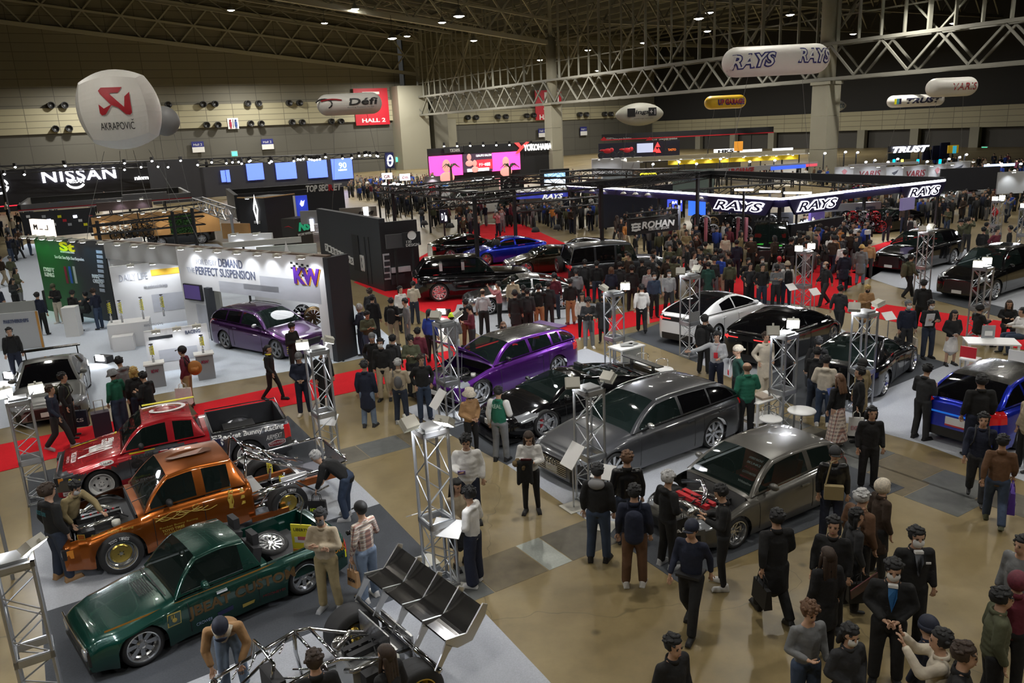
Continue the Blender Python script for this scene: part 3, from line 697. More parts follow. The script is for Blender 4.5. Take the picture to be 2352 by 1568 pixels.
def wheel(par,x,y,z,r,w,rr,style='spoke',n=5,m=None,deep=.04,camber=0,face=None,steer=0,letters=None):
 m=m or ALU;sg=1 if y>0 else-1;key=(r,w,rr,style,n,deep,m.name,face.name if face else '',sg)
 if key not in _WM:
  ty,rim,det,brk,back=wheelmesh(r,w,rr,style,n,deep)
  _WM[key]=(ty.mesh('tyre',RUBBER,True),rim.mesh('rim',face or m,False,True),det.mesh('lug_nut',BLACK if style=='disc' else GREYP),brk.mesh('brake_disc',STEEL,False),back.mesh('backing',BLACK))
 me=_WM[key]
 e=link('wheel',me[0],par,(x,y-sg*w/2,z));e.rotation_euler=(-sg*camber,0,(0 if sg>0 else PI)+steer)
 if sg<0:e.rotation_euler=(camber*1,0,PI+steer)
 for d,nm in zip(me[1:],('rim','lug_nut','brake_disc','wheel_back')):link(nm,d,e)
 if face:pass
 if letters:
  lm=mat('tyre_letter_white',(.75,.75,.75),.6)
  for t,a0 in letters:
   for i,ch in enumerate(t):
    if ch==' ':continue
    a=a0-i*.105;vs,fs=fitted(ch,.032*(.6 if ch in 'I' else 1),(r-rr)*.5,ext=0,bold=.01)
    rm=(r+rr)/2;out=[]
    for v in vs:q=Vector((math.sin(a+PI),0,-math.cos(a+PI)))
    ca,sa=math.cos(a),math.sin(a)
    for v in vs:out.append(((rm+v.y)*ca+v.x*sa,w/2+.003,(rm+v.y)*sa-v.x*ca))
    if sg>0:out=[(-p[0],p[1],p[2])for p in out]
    mm=bpy.data.meshes.new('tyre_letter');mm.from_pydata(out,[],fs);mm.materials.append(lm);link('tyre_letter',mm,e)
 return e
def wheels4(c,par,**k):
 fr=dict(k);w=k.pop('w',.24);z=c.r
 for xa in c.xa:
  for sg in(1,-1):wheel(par,c.X(xa),sg*c.track,z,c.r,w,**k)
def place(par,pf,pr,wb,side=1,track=.8):
 """Stand the car so that its near-side front and rear wheels touch the floor at these pixels; returns nothing, sets location and heading."""
 a,b=G(*pf),G(*pr);d=(a-b);d.z=0;mid=(a+b)/2;d.normalize();n=Vector((-d.y,d.x,0))
 c=mid-n*side*track
 par.location=(c.x,c.y,0);par.rotation_euler=(0,0,math.atan2(d.y,d.x));return c
PLAN=[(0,.62),(.05,.74),(.15,.84),(.4,.94),(.9,.99),(2.2,1.0),(3.4,1.0),(4.2,.96),(4.55,.9),(4.68,.8),(4.72,.7)]
def plan(L,f=.62,b=.66,fs=.4,bs=.35):return[(0,f),(.06,f+.14),(.16,f+(1-f)*.62),(fs,.95),(fs+.5,1),(L-bs-.6,1),(L-bs,.965),(L-.14,b+(1-b)*.65),(L-.05,b+(1-b)*.35),(L,b)]
def fr(lx0,lx1,ly,lz0,lz1):return lambda x,y,z:lx0<=x<=lx1 and abs(y)>ly and lz0<z<lz1
def place2(par,c,pix,ang):
 p=G(*pix);par.location=(p.x,p.y,0);par.rotation_euler=(0,0,R_(ang))
# ================================================================ THE CARS IN THE PHOTOGRAPH
PK=paint('black',(.006,.006,.007),.2,.12);PGREY=paint('nardo_grey',S('#5c5d5b'),.0,.3);PGUN=paint('gunmetal',S('#4c4d50'),.6,.28)
PPUR=paint('purple',(.10,.012,.22),.7,.3);PPUR2=paint('deep_purple',(.055,.012,.085),.7,.25);PWH=paint('white',(.72,.72,.72),0,.3);PGRN=paint('dark_green',(.004,.045,.032),.3,.25)
PCOP=paint('copper',(.33,.085,.008),.75,.3);PRED=paint('race_red',(.42,.006,.015),.2,.25);PGR2=paint('race_grey',(.085,.088,.10),.5,.28);PCIV=paint('warm_grey',S('#585651'),.3,.3)
PBLUE=paint('vivid_blue',(.01,.03,.55),.6,.25);PCARB=mat('carbon_roof',(.045,.043,.04),.22,.2,coat=1);PCHR=mat('chrome_wrap',(.86,.86,.88),.2,1.0);GOLD=mat('gold_metal',(.75,.55,.13),.25,.9);YEL=mat('yellow_vinyl',S('#e9e21e'),.45);WVIN=mat('white_vinyl',(.85,.85,.85),.45)
LIMEY=mat('pale_gold_vinyl',S('#b09a4c'),.45);BRNV=mat('faded_gold_vinyl',S('#5a4424'),.5);KV=mat('black_vinyl',(.01,.01,.01),.45);NAVY=mat('navy_vinyl',S('#23264a'),.45);DRED=mat('dark_red_vinyl',S('#7c1020'),.4);ORV=mat('orange_line',S('#a8701e'),.45)
SILV=mat('wheel_silver',(.72,.73,.75),.2,.9);WGREY=mat('wheel_grey',(.20,.20,.21),.3,.7);WWHITE=mat('wheel_white',(.78,.78,.78),.35)
def genhood(L,zn,zh,zc,zd,zt_,xc,hl=None):
 return[(0,zn),(.05,zn+.06),(.18,zh-.05),(.5,zh),(xc-.1,zc-.02),(xc+.3,zc),(L*.6,(zc+zd)/2),(L-.5,zd),(L-.12,zd-.02),(L-.03,zt_+.05),(L,zt_)]
CARS=[]
def mk(name,label,L,W,wb,fo,r,H,pm,xs,zn=.56,zh=.72,zc=.92,zd=.98,ztl=.86,glass=GLS,side=None,wheelk=None,front=None,rear=None,pill=None,roofm=None,plan_=None,hbw=.9,hrw=.64,seats=True,mirror=True,rooft=None,hoodx=None,hoodm=None,open_x=(),side2=None,base=.15,rows=2,tw=.24,handles=True,mirm=None,arch=1.1,side_glass=None,cuts=None,crown=.03,**kw):
 xw0,xw1,xr1,xr0=xs;e=empty(name,label=label,cat=kw.pop('cat','car'),group=kw.pop('group',None))
 c=Car(L,W,wb,fo,r,genhood(L,zn,zh,zc,zd,ztl,xw0),rooft or([(xw1,H-.04),(xw1+.5,H),(xr1-.3,H-.02),(xr1,H-.06)]if xr1-xw1>.9 else[(xw1,H-.03),((xw1+xr1)/2,H),(xr1,H-.04)]),plan_ or plan(L),hbw,hrw,base,arch,tw=tw,open_x=tuple(open_x)+((xw0+.06,xr0-.04),),crown=crown)
 CARS.append((e,L))
 c.cuts=cuts if cuts is not None else(xw0+.15,(xw1+xr1)/2-.05,fo+wb-c.Ra+.02)
 F={'grille':lambda x,y,z:x<.06 and y<W*.28 and.22<z<zn-.02,'air_intake':lambda x,y,z:x<.1 and W*.31<y<W*.43 and.2<z<.42,'headlight':lambda x,y,z:.05<x<.42 and y>W*.27 and zh-.16<z<zh-.02,
   'taillight':lambda x,y,z:x>L-.2 and y>W*.26 and ztl-.2<z<ztl-.02}
 F.update(front or{});F={k:v for k,v in F.items()if v}
 c.body(e,pm,front=F,hoodx=hoodx,hoodm=hoodm,side2=side2)
 bp=(xw1+xr1)/2-.05
 c.cabin(e,xw0,xw1,xr1,xr0,pm,glass,pill if pill is not None else((bp-.05,bp+.05),(xr1-.35,xr1-.27)),roofm,side_glass=side_glass,**{k:kw.pop(k)for k in('rail','solid_from','rear_glass')if k in kw})
 if seats:c.seats(e,(xw0+xw1)/2+.75,kw.pop('seatm',SEATM),rows)
 if mirror:c.mirrors(e,xw0+.42,zc+.08,mirm or pm)
 if handles:c.handles(e,((bp-.12,zc-.13),(bp+.85,zc-.12))if rows==2 else((bp-.12,zc-.13),),pm)
 wk=dict(w=tw,rr=r*.74,style='spoke',n=5);wk.update(wheelk or{});wheels4(c,e,**wk)
 MB().box((c.X(-.012),0,.34),(.02,.36,.12)).build('number_plate',PLATE,e)if kw.get('fplate',1)else None
 return e,c
def cornerlamps(e,c,y,z,h):
 for sg in(1,-1):boxpart('lamp_bezel',(c.X(.045),sg*y,z),(.12,.40,h+.04),BLACK,e);boxpart('headlight',(c.X(.03),sg*(y-.05),z),(.12,.24,h),HL,e);o=boxpart('corner_lamp',(c.X(.09),sg*(y+.16),z),(.16,.10,h),AMB,e);o.rotation_euler=(0,0,-sg*.35);boxpart('corner_lens',(c.X(.03),sg*(y+.125),z),(.10,.05,h),HL,e)
e,c=mk('pickup_truck','low dark green vintage pickup with tan side stripe and faded gold lettering',3.95,1.56,2.5,.68,.30,1.26,PGRN,(1.2,1.62,2.34,2.52),zn=.50,zh=.68,zc=.80,zd=.80,ztl=.74,plan_=[(0,.83),(.05,.87),(.2,.92),(.4,1.03),(1.0,1.03),(1.3,.97),(2.4,.97),(2.8,1.03),(3.4,1.04),(3.85,.98),(3.95,.94)],
 wheelk=dict(style='spoke',n=8,m=SILV,deep=.09,rr=.225,w=.27),pill=((2.24,2.6),),rows=1,open_x=((2.62,3.78),),base=.14,hrw=.66,front={'headlight':None,'taillight':fr(3.9,5,.62,.45,.66),'grille':lambda x,y,z:x<.04 and y<.66 and.26<z<.5,'air_intake':None},cuts=(1.35,2.4),arch=1.12,rail=.05,fplate=0,handles=False,solid_from=2.22)
place(e,(340,1532),(712,1366),2.5,1,.80)
for sg in(.5,-.5):MB().lathe([(0,.02),(.085,.018),(.1,0),(.1,-.03)],16,'X',(c.X(-.01),sg,.4)).build('round_headlight',HL,e,True)
MB().tube([(c.X(.0),-.66,.52),(c.X(-.015),-.3,.53),(c.X(-.015),.3,.53),(c.X(.0),.66,.52)],.014,6).build('grille_trim',CHROME,e)
MB().box((c.X(.05),0,.2),(.12,1.3,.07)).build('front_lip',KV,e)
bed=MB().box((c.X(3.2),0,.34),(1.18,1.3,.03)).box((c.X(2.61),0,.55),(.03,1.32,.42)).box((c.X(3.79),0,.55),(.03,1.32,.42))
for sg in(1,-1):bed.box((c.X(3.2),sg*.68,.55),(1.18,.03,.45))
bed.build('cargo_bed',PGRN,e)
wheel(e,c.X(3.0),-.2,.60,.30,.2,.22,'thin',12,SILV,.03).rotation_euler=(1.25,0,.5)
for q in(.12,-.12,-.45):MB().box((c.X(3.3),q,.5),(.65,.05,.05)).build('bed_rail',ALU,e)
MB().box((c.X(3.5),.3,.62),(.35,.3,.2)).box((c.X(3.5),.3,.74),(.3,.24,.03)).build('battery_box',GREYP,e)
c.sidetext(e,'JBEAT CUSTOM',1.34,2.98,.50,.21,BRNV,tilt=0,bold=.03)
c.sidetext(e,'UNCORK',3.45,3.93,.58,.12,ORV,bold=.03)
c.sidepoly(e,[(3.5,.36),(3.93,.36),(3.93,.50),(3.5,.50)],YEL);c.sidetext(e,'Donut',3.55,3.88,.43,.09,KV,shear=.3,off=.011)
c.sidepoly(e,[(.25,.70),(4-.35,.72),(4-.35,.752),(.25,.728)],ORV,name='side_stripe')
c.sidepoly(e,[(1.02,.46),(1.22,.44),(1.24,.63),(1.04,.65)],LIMEY,off=.005);c.sidepoly(e,[(1.035,.475),(1.21,.455),(1.225,.615),(1.055,.635)],PGRN,off=.009)
MB().sphere((c.X(1.13),c.side_y(1.13,.52)+.012,.535),.035,8,5,sc=(1,.1,1)).build('hand_emblem',LIMEY,e)
for dx in(-.012,.012,.03):MB().box((c.X(1.12-dx),c.side_y(1.13,.58)+.012,.585),(.009,.004,.07)).build('hand_emblem',LIMEY,e)
c.sidetext(e,'CROWER',1.42,1.66,.30,.05,mat('pale_blue_vinyl',S('#9aa6c8'),.4));c.sidepoly(e,[(1.74,.28),(1.98,.3),(1.98,.37),(1.74,.35)],NAVY);c.sidetext(e,'MOONEYES',2.45,2.8,.30,.04,DRED);c.sidepoly(e,[(2.12,.25),(2.3,.26),(2.32,.31),(2.12,.31)],LIMEY)
for z in(.80,):[MB().tube([(c.X(1.3),sg*(c.side_y(1.3,.79)*.93),.81),(c.X(2.3),sg*(c.side_y(2.3,.79)*.93),.81)],.009,5).build('window_trim',CHROME,e)for sg in(1,-1)]
MB().box((c.X(1.85),c.side_y(1.85,.66)+.015,.66),(.16,.03,.03)).build('door_handle',CHROME,e)
MB().box((c.X(1.12),0,.825),(.02,1.1,.005)).tube([(c.X(1.1),.2,.83),(c.X(1.06),-.1,.84),(c.X(1.09),-.5,.83)],.008,5).build('windscreen_wiper',BLACK,e)
for i in range(7):MB().box((c.X(.86+.03*i),-.0,.80+.003*i),(.012,.5,.006)).build('bonnet_vent',BLACK,e)
RG=lambda x,y,z:z<.78-.12*math.sin(x*2.2)and not(1.05<x<2.3 and z<.38)and z>.3 or x>3.0
e,c=mk('pickup_truck','red and grey race pickup with yellow number 96 door and white roof swirl',4.75,1.86,2.95,.82,.34,1.42,PRED,(1.25,1.75,2.75,2.95),zn=.62,zh=.80,zc=.93,zd=.98,ztl=.90,plan_=[(0,.84),(.06,.9),(.2,.95),(.5,1.04),(1.1,1.04),(1.5,.96),(3.0,.95),(3.5,1.03),(4.2,1.03),(4.6,.97),(4.75,.9)],
 wheelk=dict(style='disc',n=5,m=WWHITE,deep=.07,rr=.24,w=.29),pill=((2.2,2.34),(2.72,2.95)),rows=1,open_x=((3.08,4.66),),side2=(PGR2,RG),front={'headlight':None,'taillight':fr(4.6,5,.6,.55,.86),'grille':lambda x,y,z:x<.05 and y<.5 and.34<z<.56,'air_intake':None},cuts=(1.4,2.27,3.02),base=.17,fplate=0,solid_from=2.74,mirm=BLACK)
place(e,(236,1150),(580,1076),2.95,1,.93);cornerlamps(e,c,.62,.55,.15)
bed=MB().box((c.X(3.87),0,.42),(1.56,1.46,.03)).box((c.X(3.1),0,.7),(.03,1.5,.5)).box((c.X(4.66),0,.7),(.03,1.5,.5))
for sg in(1,-1):bed.box((c.X(3.87),sg*.80,.7),(1.56,.03,.5)).sphere((c.X(3.77),sg*.68,.42),.36,14,8,sc=(1.1,.4,.8))
bed.build('cargo_bed',PGR2,e)
MB().tube([(c.X(3.1),sg*.84,.985)for sg in(1,)]+[(c.X(4.68),.84,.985),(c.X(4.72),-.84,.985),(c.X(3.1),-.84,.985)],.014,6).build('bed_rim',CHROME,e)
sw=[]
for i in range(26):a=-.4+i*.235;rr_=.17+.014*i;sw.append((rr_*1.15*math.cos(a),rr_*.72*math.sin(a),.09))
mb=MB();roofz=c.rz(2.2)+.045
for(x0,y0,w0),(x1,y1,w1)in zip(sw,sw[1:]):
 d=Vector((x1-x0,y1-y0,0)).normalized();n=Vector((-d.y,d.x,0))*.045;p0=Vector((c.X(2.2)+x0,y0,roofz));p1=Vector((c.X(2.2)+x1,y1,roofz));mb.add([p0-n,p1-n,p1+n,p0+n],[(0,1,2,3)])
mb.build('roof_swirl_emblem',WVIN,e)
for x0,x1 in((1.8,2.9),):MB().box((c.X((x0+x1)/2),-.56,roofz-.015),(x1-x0,.10,.012)).build('yellow_roof_edge',YEL,e)
c.toptext(e,'Donut',.78,.08,.52,.62,WVIN,rot=PI/2+PI,shear=.2,bold=.04);c.toptext(e,'TOYO\nTIRES',1.02,-.22,.36,.24,WVIN,rot=-PI/2,bold=.04);c.toptext(e,'MOTOR SPECIAL',.35,.12,.62,.10,WVIN,rot=-PI/2,bold=.02);c.toptext(e,'RACEWAY',.24,.15,.4,.06,WVIN,rot=-PI/2)
c.toptext(e,None,.72,-.70,0,0,YEL,poly=[(-.48,-.09),(.45,-.09),(.45,.12),(-.48,.10)]);c.toptext(e,'96',.55,-.69,.2,.14,KV,rot=-PI/2+PI/2,off=.013,bold=.03)
c.sidepoly(e,[(1.42,.32),(1.92,.32),(1.92,.88),(1.42,.88)],YEL);c.sidetext(e,'96',1.45,1.89,.59,.27,KV,bold=.05,off=.011);c.sidetext(e,'SO CLOSE',1.45,1.89,.79,.09,KV,bold=.02,off=.011);c.sidetext(e,'YET SO FAR',1.45,1.89,.385,.07,KV,bold=.02,off=.011);c.sidetext(e,'SUPPORT',1.45,1.85,.27,.06,WVIN)
c.sidepoly(e,[(2.0,.66),(3.3,.66),(3.3,.84),(2.0,.84)],NAVY);c.sidetext(e,'TOYO TIRES',2.02,3.28,.75,.14,WVIN,bold=.05,shear=.15,off=.011)
c.sidetext(e,'Rocket Bunny Racing',3.2,4.6,.84,.12,WVIN,bold=.03);c.sidetext(e,'EJ',3.07,3.17,.84,.11,WVIN,bold=.04);c.sidetext(e,'AIRMEXT',4.18,4.55,.66,.11,WVIN,shear=.4)
c.sidepoly(e,[(4.2,.52),(4.22,.44),(4.45,.42),(4.6,.46),(4.6,.54),(4.4,.58)],WVIN);c.sidepoly(e,[(4.215,.515),(4.235,.452),(4.45,.432),(4.585,.468),(4.585,.532),(4.4,.565)],DRED,off=.009);c.sidetext(e,'MOTO RYDER',4.24,4.57,.50,.05,WVIN,off=.013)
c.sidetext(e,'Donut',.24,.46,.56,.09,YEL,shear=.3,bold=.03);c.sidepoly(e,[(.98+.14*math.cos(t*PI/8),.80+.045*math.sin(t*PI/8))for t in range(16)],WVIN);c.sidetext(e,'I.BEAT',.88,1.08,.80,.045,KV,off=.012);c.sidepoly(e,[(.1,.24),(.42,.24),(.42,.33),(.1,.33)],WVIN);c.sidetext(e,'WOODRIDGE',.12,.4,.285,.06,DRED,off=.012)
MB().bar((c.X(4.72),.55,.3),(c.X(4.9),.6,.3),.045,12).build('exhaust_tip',CHROME,e)
REDC=mat('cam_cover_red',(.55,.02,.03),.3,coat=.5);POLI=mat('polished_alloy',(.7,.69,.66),.18,.95)
def engine(e,x,y,z,L=.55,along_x=True,cov=REDC,seed=1):
 rnd=random.Random(seed);M_=Matrix.Rotation(0 if along_x else PI/2,3,'Z')
 def P(a,b,h):v=M_@Vector((a,b,0));return(x+v.x,y+v.y,z+h)
 eng=MB().box(P(0,0,-.12),(L,.34,.3)if along_x else(.34,L,.3)).build('engine_block',ALU,e)
 for sg in(.075,-.075):MB().box(P(0,sg,.075),(L*.95,.09,.07)if along_x else(.09,L*.95,.07)).build('cam_cover',cov,e)
 for i in range(4):MB().bar(P(-L*.36+i*L*.24,0,.05),P(-L*.36+i*L*.24,0,.12),.02,8).build('coil_pack',BLACK,e)
 MB().tube([P(-L*.4,.2,.02),P(-L*.2,.3,.06),P(.1,.34,.05),P(L*.5,.28,.0),P(L*.6,.12,-.05)],.035,10).build('intake_pipe',POLI,e,True)
 MB().tube([P(L*.5,-.22,.03),P(.05,-.34,.12),P(-L*.3,-.3,.02),P(-L*.5,-.36,-.1)],.04,10).build('exhaust_pipe',POLI,e,True)
 MB().lathe([(0,.05),(.05,.06),(.09,.03),(.10,0),(.09,-.03),(.04,-.06)],16,'Y',P(L*.35,-.36,.02)).build('turbocharger',POLI,e,True)
 for i in range(4):MB().tube([P(-L*.4+i*L*.22,-.12,.02),P(-L*.38+i*L*.22,-.2,.05),P(-L*.3+i*L*.2,-.28,-.02)],.018,6).build('runner',CHROME,e,True)
 MB().lathe([(0,.06),(.07,.06),(.075,0),(.06,-.05)],14,'Z',P(-L*.3,.42,.0)).build('reservoir',OFFW,e,True)
 MB().box(P(L*.3,.45,-.05),(.2,.16,.18)).build('battery',BLACK,e)
 for i in range(5):
  a=P(rnd.uniform(-L*.6,L*.6),rnd.uniform(-.45,.45),.05);b=P(rnd.uniform(-L*.6,L*.6),rnd.uniform(-.45,.45),.02)
  MB().tube([a,((a[0]+b[0])/2,(a[1]+b[1])/2,a[2]+.07),b],.011,6).build('hose',BLACK,e,True)
e=empty('pickup_truck',label='copper orange pickup with gold flame lines, open engine bay and bare chrome rear frame',cat='car')
c=Car(3.15,1.92,9.0,.84,.36,genhood(3.15,.70,.84,.96,.98,.97,1.30),[(1.78,1.44),(2.2,1.48),(2.86,1.45)],[(0,.80),(.05,.84),(.25,.88),(.4,.98),(1.2,1.0),(1.5,.93),(3.15,.93)],.9,.66,.22,1.12,open_x=((.14,1.2),(1.36,3.0)),track=.96)
c.wb=2.95;c.xa=(.84,);c.cuts=(1.42,2.28)
c.body(e,PCOP,front={'grille':lambda x,y,z:x<.05 and y<.46 and.4<z<.72});cornerlamps(e,c,.60,.56,.14)
c.cabin(e,1.30,1.78,2.90,3.06,PCOP,GLS,((2.2,2.36),(2.80,3.06)),solid_from=2.8);c.seats(e,2.25,SEATM,1);c.mirrors(e,1.72,1.04,BLACK)
place(e,(290,1318),(672,1200),2.95,1,.98)
engine(e,c.X(.66),0,.72,.75,True,KV,3);MB().box((c.X(.68),0,.45),(1.0,1.3,.04)).box((c.X(1.2),0,.65),(.04,1.4,.5)).box((c.X(.16),0,.6),(.05,1.2,.36)).build('engine_bay_floor',BLACK,e)
for i in range(5):MB().lathe([(0,.02),(.018,.02),(.018,-.01)],8,'Z',(c.X(.42+i*.12),.1,.87)).build('red_injector',REDC,e)
for sg in(1,-1):wheel(e,c.X(.84),sg*.98,.36,.36,.30,.255,'disc',8,SILV,.09,face=None,letters=(('TOYO TIRES',2.05),)if sg>0 else None)
for sg in(1,-1):wheel(e,c.X(.84+2.95),sg*.98,.36,.36,.34,.255,'spoke',6,SILV,.12,letters=(('TOYO TIRES',2.1),)if sg>0 else None)
for sg in(1,-1):
 for xf in(.84,3.79):MB().lathe([(.03,.004),(.15,.004),(.175,-.012),(.03,-.012)],24,'Y',(c.X(xf),sg*(.98-.085 if xf<1 else.98-.115),.36)).build('gold_wheel_centre',GOLD,e,False)
T=lambda pts,r=.03,nm='frame_tube':MB().tube([(c.X(a),b,z)for a,b,z in pts],r,8).build(nm,CHROME,e,True)
for sg in(1,-1):
 T([(3.1,sg*.62,.28),(3.12,sg*.60,1.0),(3.2,sg*.55,1.42),(3.22,sg*.3,1.5)]);T([(3.2,sg*.56,1.40),(3.75,sg*.4,1.05),(4.5,sg*.3,.62)]);T([(3.12,sg*.86,.74),(3.5,sg*.88,.82),(4.6,sg*.86,.84),(5.05,sg*.80,.86),(5.1,sg*.6,.84)],.026)
 T([(3.25,sg*.96,.55),(3.42,sg*.98,.78),(3.95,sg*.98,.80),(4.35,sg*.94,.45),(4.6,sg*.9,.5)],.022);T([(3.1,sg*.35,.5),(3.5,sg*.33,.42),(4.9,sg*.33,.42)],.035)
 MB().box((c.X(4.0),sg*.36,.46),(1.9,.07,.14)).build('chassis_rail',mat('orange_frame',(.35,.10,.02),.4,.3),e)
 T([(3.79,sg*.3,.42),(3.9,sg*.42,.8)],.03,'shock_absorber')
 MB().lathe([(.045,i*.02)if i%2 else(.06,i*.02)for i in range(14)],10,'Z',(c.X(3.85),sg*.4,.5)).build('coil_spring',mat('spring_yellow',S('#d8c820'),.4),e)
T([(3.22,-.32,1.5),(3.22,.32,1.5)]);T([(3.75,-.4,1.05),(3.75,.4,1.05)]);T([(5.1,-.6,.84),(5.1,.6,.84)],.026);T([(3.79,-.7,.36),(3.79,.7,.36)],.05,'rear_axle');T([(3.2,.3,1.46),(3.7,-.1,1.0),(4.4,-.3,.7)],.024)
MB().box((c.X(5.1),0,.66),(.03,1.1,.30)).build('mesh_tail_panel',mat('pierced_plate',(.4,.41,.43),.35,.8,noise=.35,nscale=60),e)
MB().box((c.X(4.55),0,.55),(.5,.62,.04)).build('rear_deck_plate',mat('deck_grey',(.09,.09,.11),.5),e)
for q in(4.25,4.85):MB().box((c.X(q),0,.58),(.07,.9,.06)).build('deck_crossbar',ALU,e)
MB().box((c.X(3.95),.86,.84),(.5,.03,.14)).build('sponsor_plate',WVIN,e);MB().bar((c.X(3.15),.55,.55),(c.X(3.75),.55,.55),.09,16).build('air_tank',POLI,e,True);MB().bar((c.X(3.15),.62,.36),(c.X(3.6),.62,.36),.06,16).build('silencer',CHROME,e,True)
for z in range(3):MB().box((c.X(3.35),.0,.4+z*.07),(.3,1.0,.015)).build('step_plate',ALU,e)
MB().box((c.X(3.3+.1),.97,.3),(.7,.05,.1)).build('side_sill',PCOP,e)
FG=mat('gold_line',S('#b3973c'),.4)
def fl_(pts,w=.012):
 P=[(c.X(x),c.side_y(x,z)+.008,z)for x,z in pts];MB().tube(P,w*.55,4).build('flame_line',FG,e)
for ph in range(3):
 fl_([(1.45+i*.05,.74+ph*.03+.045*math.sin(i*.62+ph*2.0)*(1-.02*i))for i in range(22-ph*3)]);fl_([(1.62+ph*.28+.10*math.cos(a*.5),.76+ph*.03+.04*math.sin(a*.5))for a in range(3,12)])
c.sidetext(e,'Rocket Bunny Racing',1.5,2.14,.60,.045,FG);c.sidetext(e,'TOYO TIRES',1.53,1.9,.54,.045,FG,bold=.03);c.sidetext(e,'ROHANA',1.56,1.85,.48,.04,FG);c.sidetext(e,'BRIDE',2.46,2.74,.34,.05,FG,shear=.2);c.sidetext(e,'Rocket Bunny Racing',.45,1.1,.80,.05,FG,shear=.2)
c.sidepoly(e,[(2.7,.62),(2.76,.60),(2.80,.72),(2.79,.84),(2.83,.93),(2.78,.9),(2.74,.95),(2.72,.86),(2.69,.78),(2.71,.7)],FG,name='gold_figure_emblem');[c.sidepoly(e,[(2.92,z),(3.0,z+.01),(3.0,z+.06),(2.95,z+.07)],FG,name='gold_character_mark')for z in(.62,.73,.84)]
c.sidepoly(e,[(.25,.76),(.36,.76),(.36,.86),(.25,.86)],FG,off=.004);c.sidepoly(e,[(.26,.77),(.35,.77),(.35,.85),(.26,.85)],PCOP,off=.008)
c.toptext(e,None,2.3,.0,0,0,mat('copper_shadow_emblem',(.18,.05,.01),.3,.5,coat=1),poly=[(.42*math.cos(k*PI/12),.17*math.sin(k*PI/12))for k in range(24)],roof=True,name='roof_emblem',off=.03)
for q in(.3,-.35):MB().tube([(c.X(1.2),q,.985),(c.X(1.42),q+.25,1.14)],.009,5).build('windscreen_wiper',BLACK,e)
e=empty('tube_frame_racer',label='bare chrome tube frame racer with four fat tyres and a huge rear wing',cat='car')
RX=lambda x:x
a=G(808,1440,.0);ang=R_(AU+180+6)
pR=G(880,1568);e.location=(pR.x,pR.y,0);e.rotation_euler=(0,0,ang)
for sg in(1,-1):
 wheel(e,0,sg*1.0,.37,.37,.36,.24,'disc',5,GOLD,.16);wheel(e,2.7,sg*.95,.34,.34,.28,.23,'disc',5,GOLD,.1)
def TT(pts,r=.022,m=CHROME,nm='frame_tube'):return MB().tube(pts,r,8).build(nm,m,e,True)
for sg in(1,-1):
 TT([(-.35,sg*.3,.55),(.1,sg*.34,.62),(.75,sg*.42,.98),(.95,sg*.43,1.02),(2.0,sg*.40,.88),(2.35,sg*.38,.62)]);TT([(.95,sg*.43,1.02),(.9,sg*.62,.6),(.85,sg*.62,.2)],.026);TT([(.95,sg*.43,1.02),(1.6,sg*.62,.5),(2.3,sg*.5,.25)])
 TT([(-.4,sg*.3,.25),(.9,sg*.6,.18),(2.3,sg*.5,.18),(3.1,sg*.3,.2)]);TT([(.0,sg*.35,.6),(.0,sg*.8,.4)],.018);TT([(.2,sg*.33,.62),(.0,sg*.85,.32)],.018);TT([(-.3,sg*.32,.3),(0,sg*.85,.3)],.018);TT([(2.7,sg*.3,.3),(2.7,sg*.8,.33)],.018);TT([(2.0,sg*.40,.88),(2.2,sg*.5,.2)],.02)
 MB().lathe([(.05,i*.022)if i%2 else(.065,i*.022)for i in range(12)],10,'Z',(.1,sg*.5,.38)).build('coil_spring',GOLD,e)
 for i in range(5):TT([(1.05+i*.2,sg*.42,1.0-.02*i),(1.05+i*.2+.2,sg*.2,.97-.02*i)],.012)
for x,z,w in((.95,1.02,.43),(.75,.98,.42),(2.0,.88,.40),(2.35,.62,.38),(.1,.62,.34),(-.35,.55,.3),(-.4,.25,.3),(2.3,.2,.5),(3.1,.2,.3)):TT([(x,-w,z),(x,w,z)])
TT([(1.55,-.3,1.0),(1.5,-.3,1.22),(1.5,.0,1.26),(1.5,.3,1.22),(1.55,.3,1.0)],.025)
MB().box((1.9,0,.30),(1.5,.9,.03)).box((.15,0,.42),(.75,.5,.34)).box((1.3,0,.45),(.04,.9,.5)).build('engine_and_floor',ALU,e)
engine(e,.2,0,.6,.6,True,BLACK,9)
MB().box((1.75,.2,.45),(.5,.46,.14)).box((1.5,.2,.75),(.14,.46,.6)).build('bucket_seat',SEATM,e)
MB().box((-.28,0,.62),(.03,.8,.36)).box((.05,0,.8),(.02,.8,.3)).build('pierced_bracket',mat('pierced_steel',(.45,.45,.47),.25,.9,noise=.3,nscale=40),e)
WC=(-.70,0,.98)
mb=MB();prof=[]
for k in range(13):
 u=k/12;prof.append((.28-.60*u,.10*math.sin(PI*u*.9)*-1+.24*u))
n=13;segs=[(-1.02,-.52),(-.50,0),(.02,.50),(.52,1.02)]
for a_,b_ in segs:
 vs=[]
 for y in(a_,b_):
  for x,z in prof:vs.append((WC[0]+x,y,WC[2]+z))
  for x,z in reversed(prof):vs.append((WC[0]+x,y,WC[2]+z-.03))
 m2=2*n;MB().add(vs,[(k,(k+1)%m2,m2+(k+1)%m2,m2+k)for k in range(m2)]+[tuple(range(m2-1,-1,-1)),tuple(range(m2,2*m2))]).build('wing_blade',mat('dark_polished_wing',(.10,.095,.09),.18,.9),e,False,fixn=True)
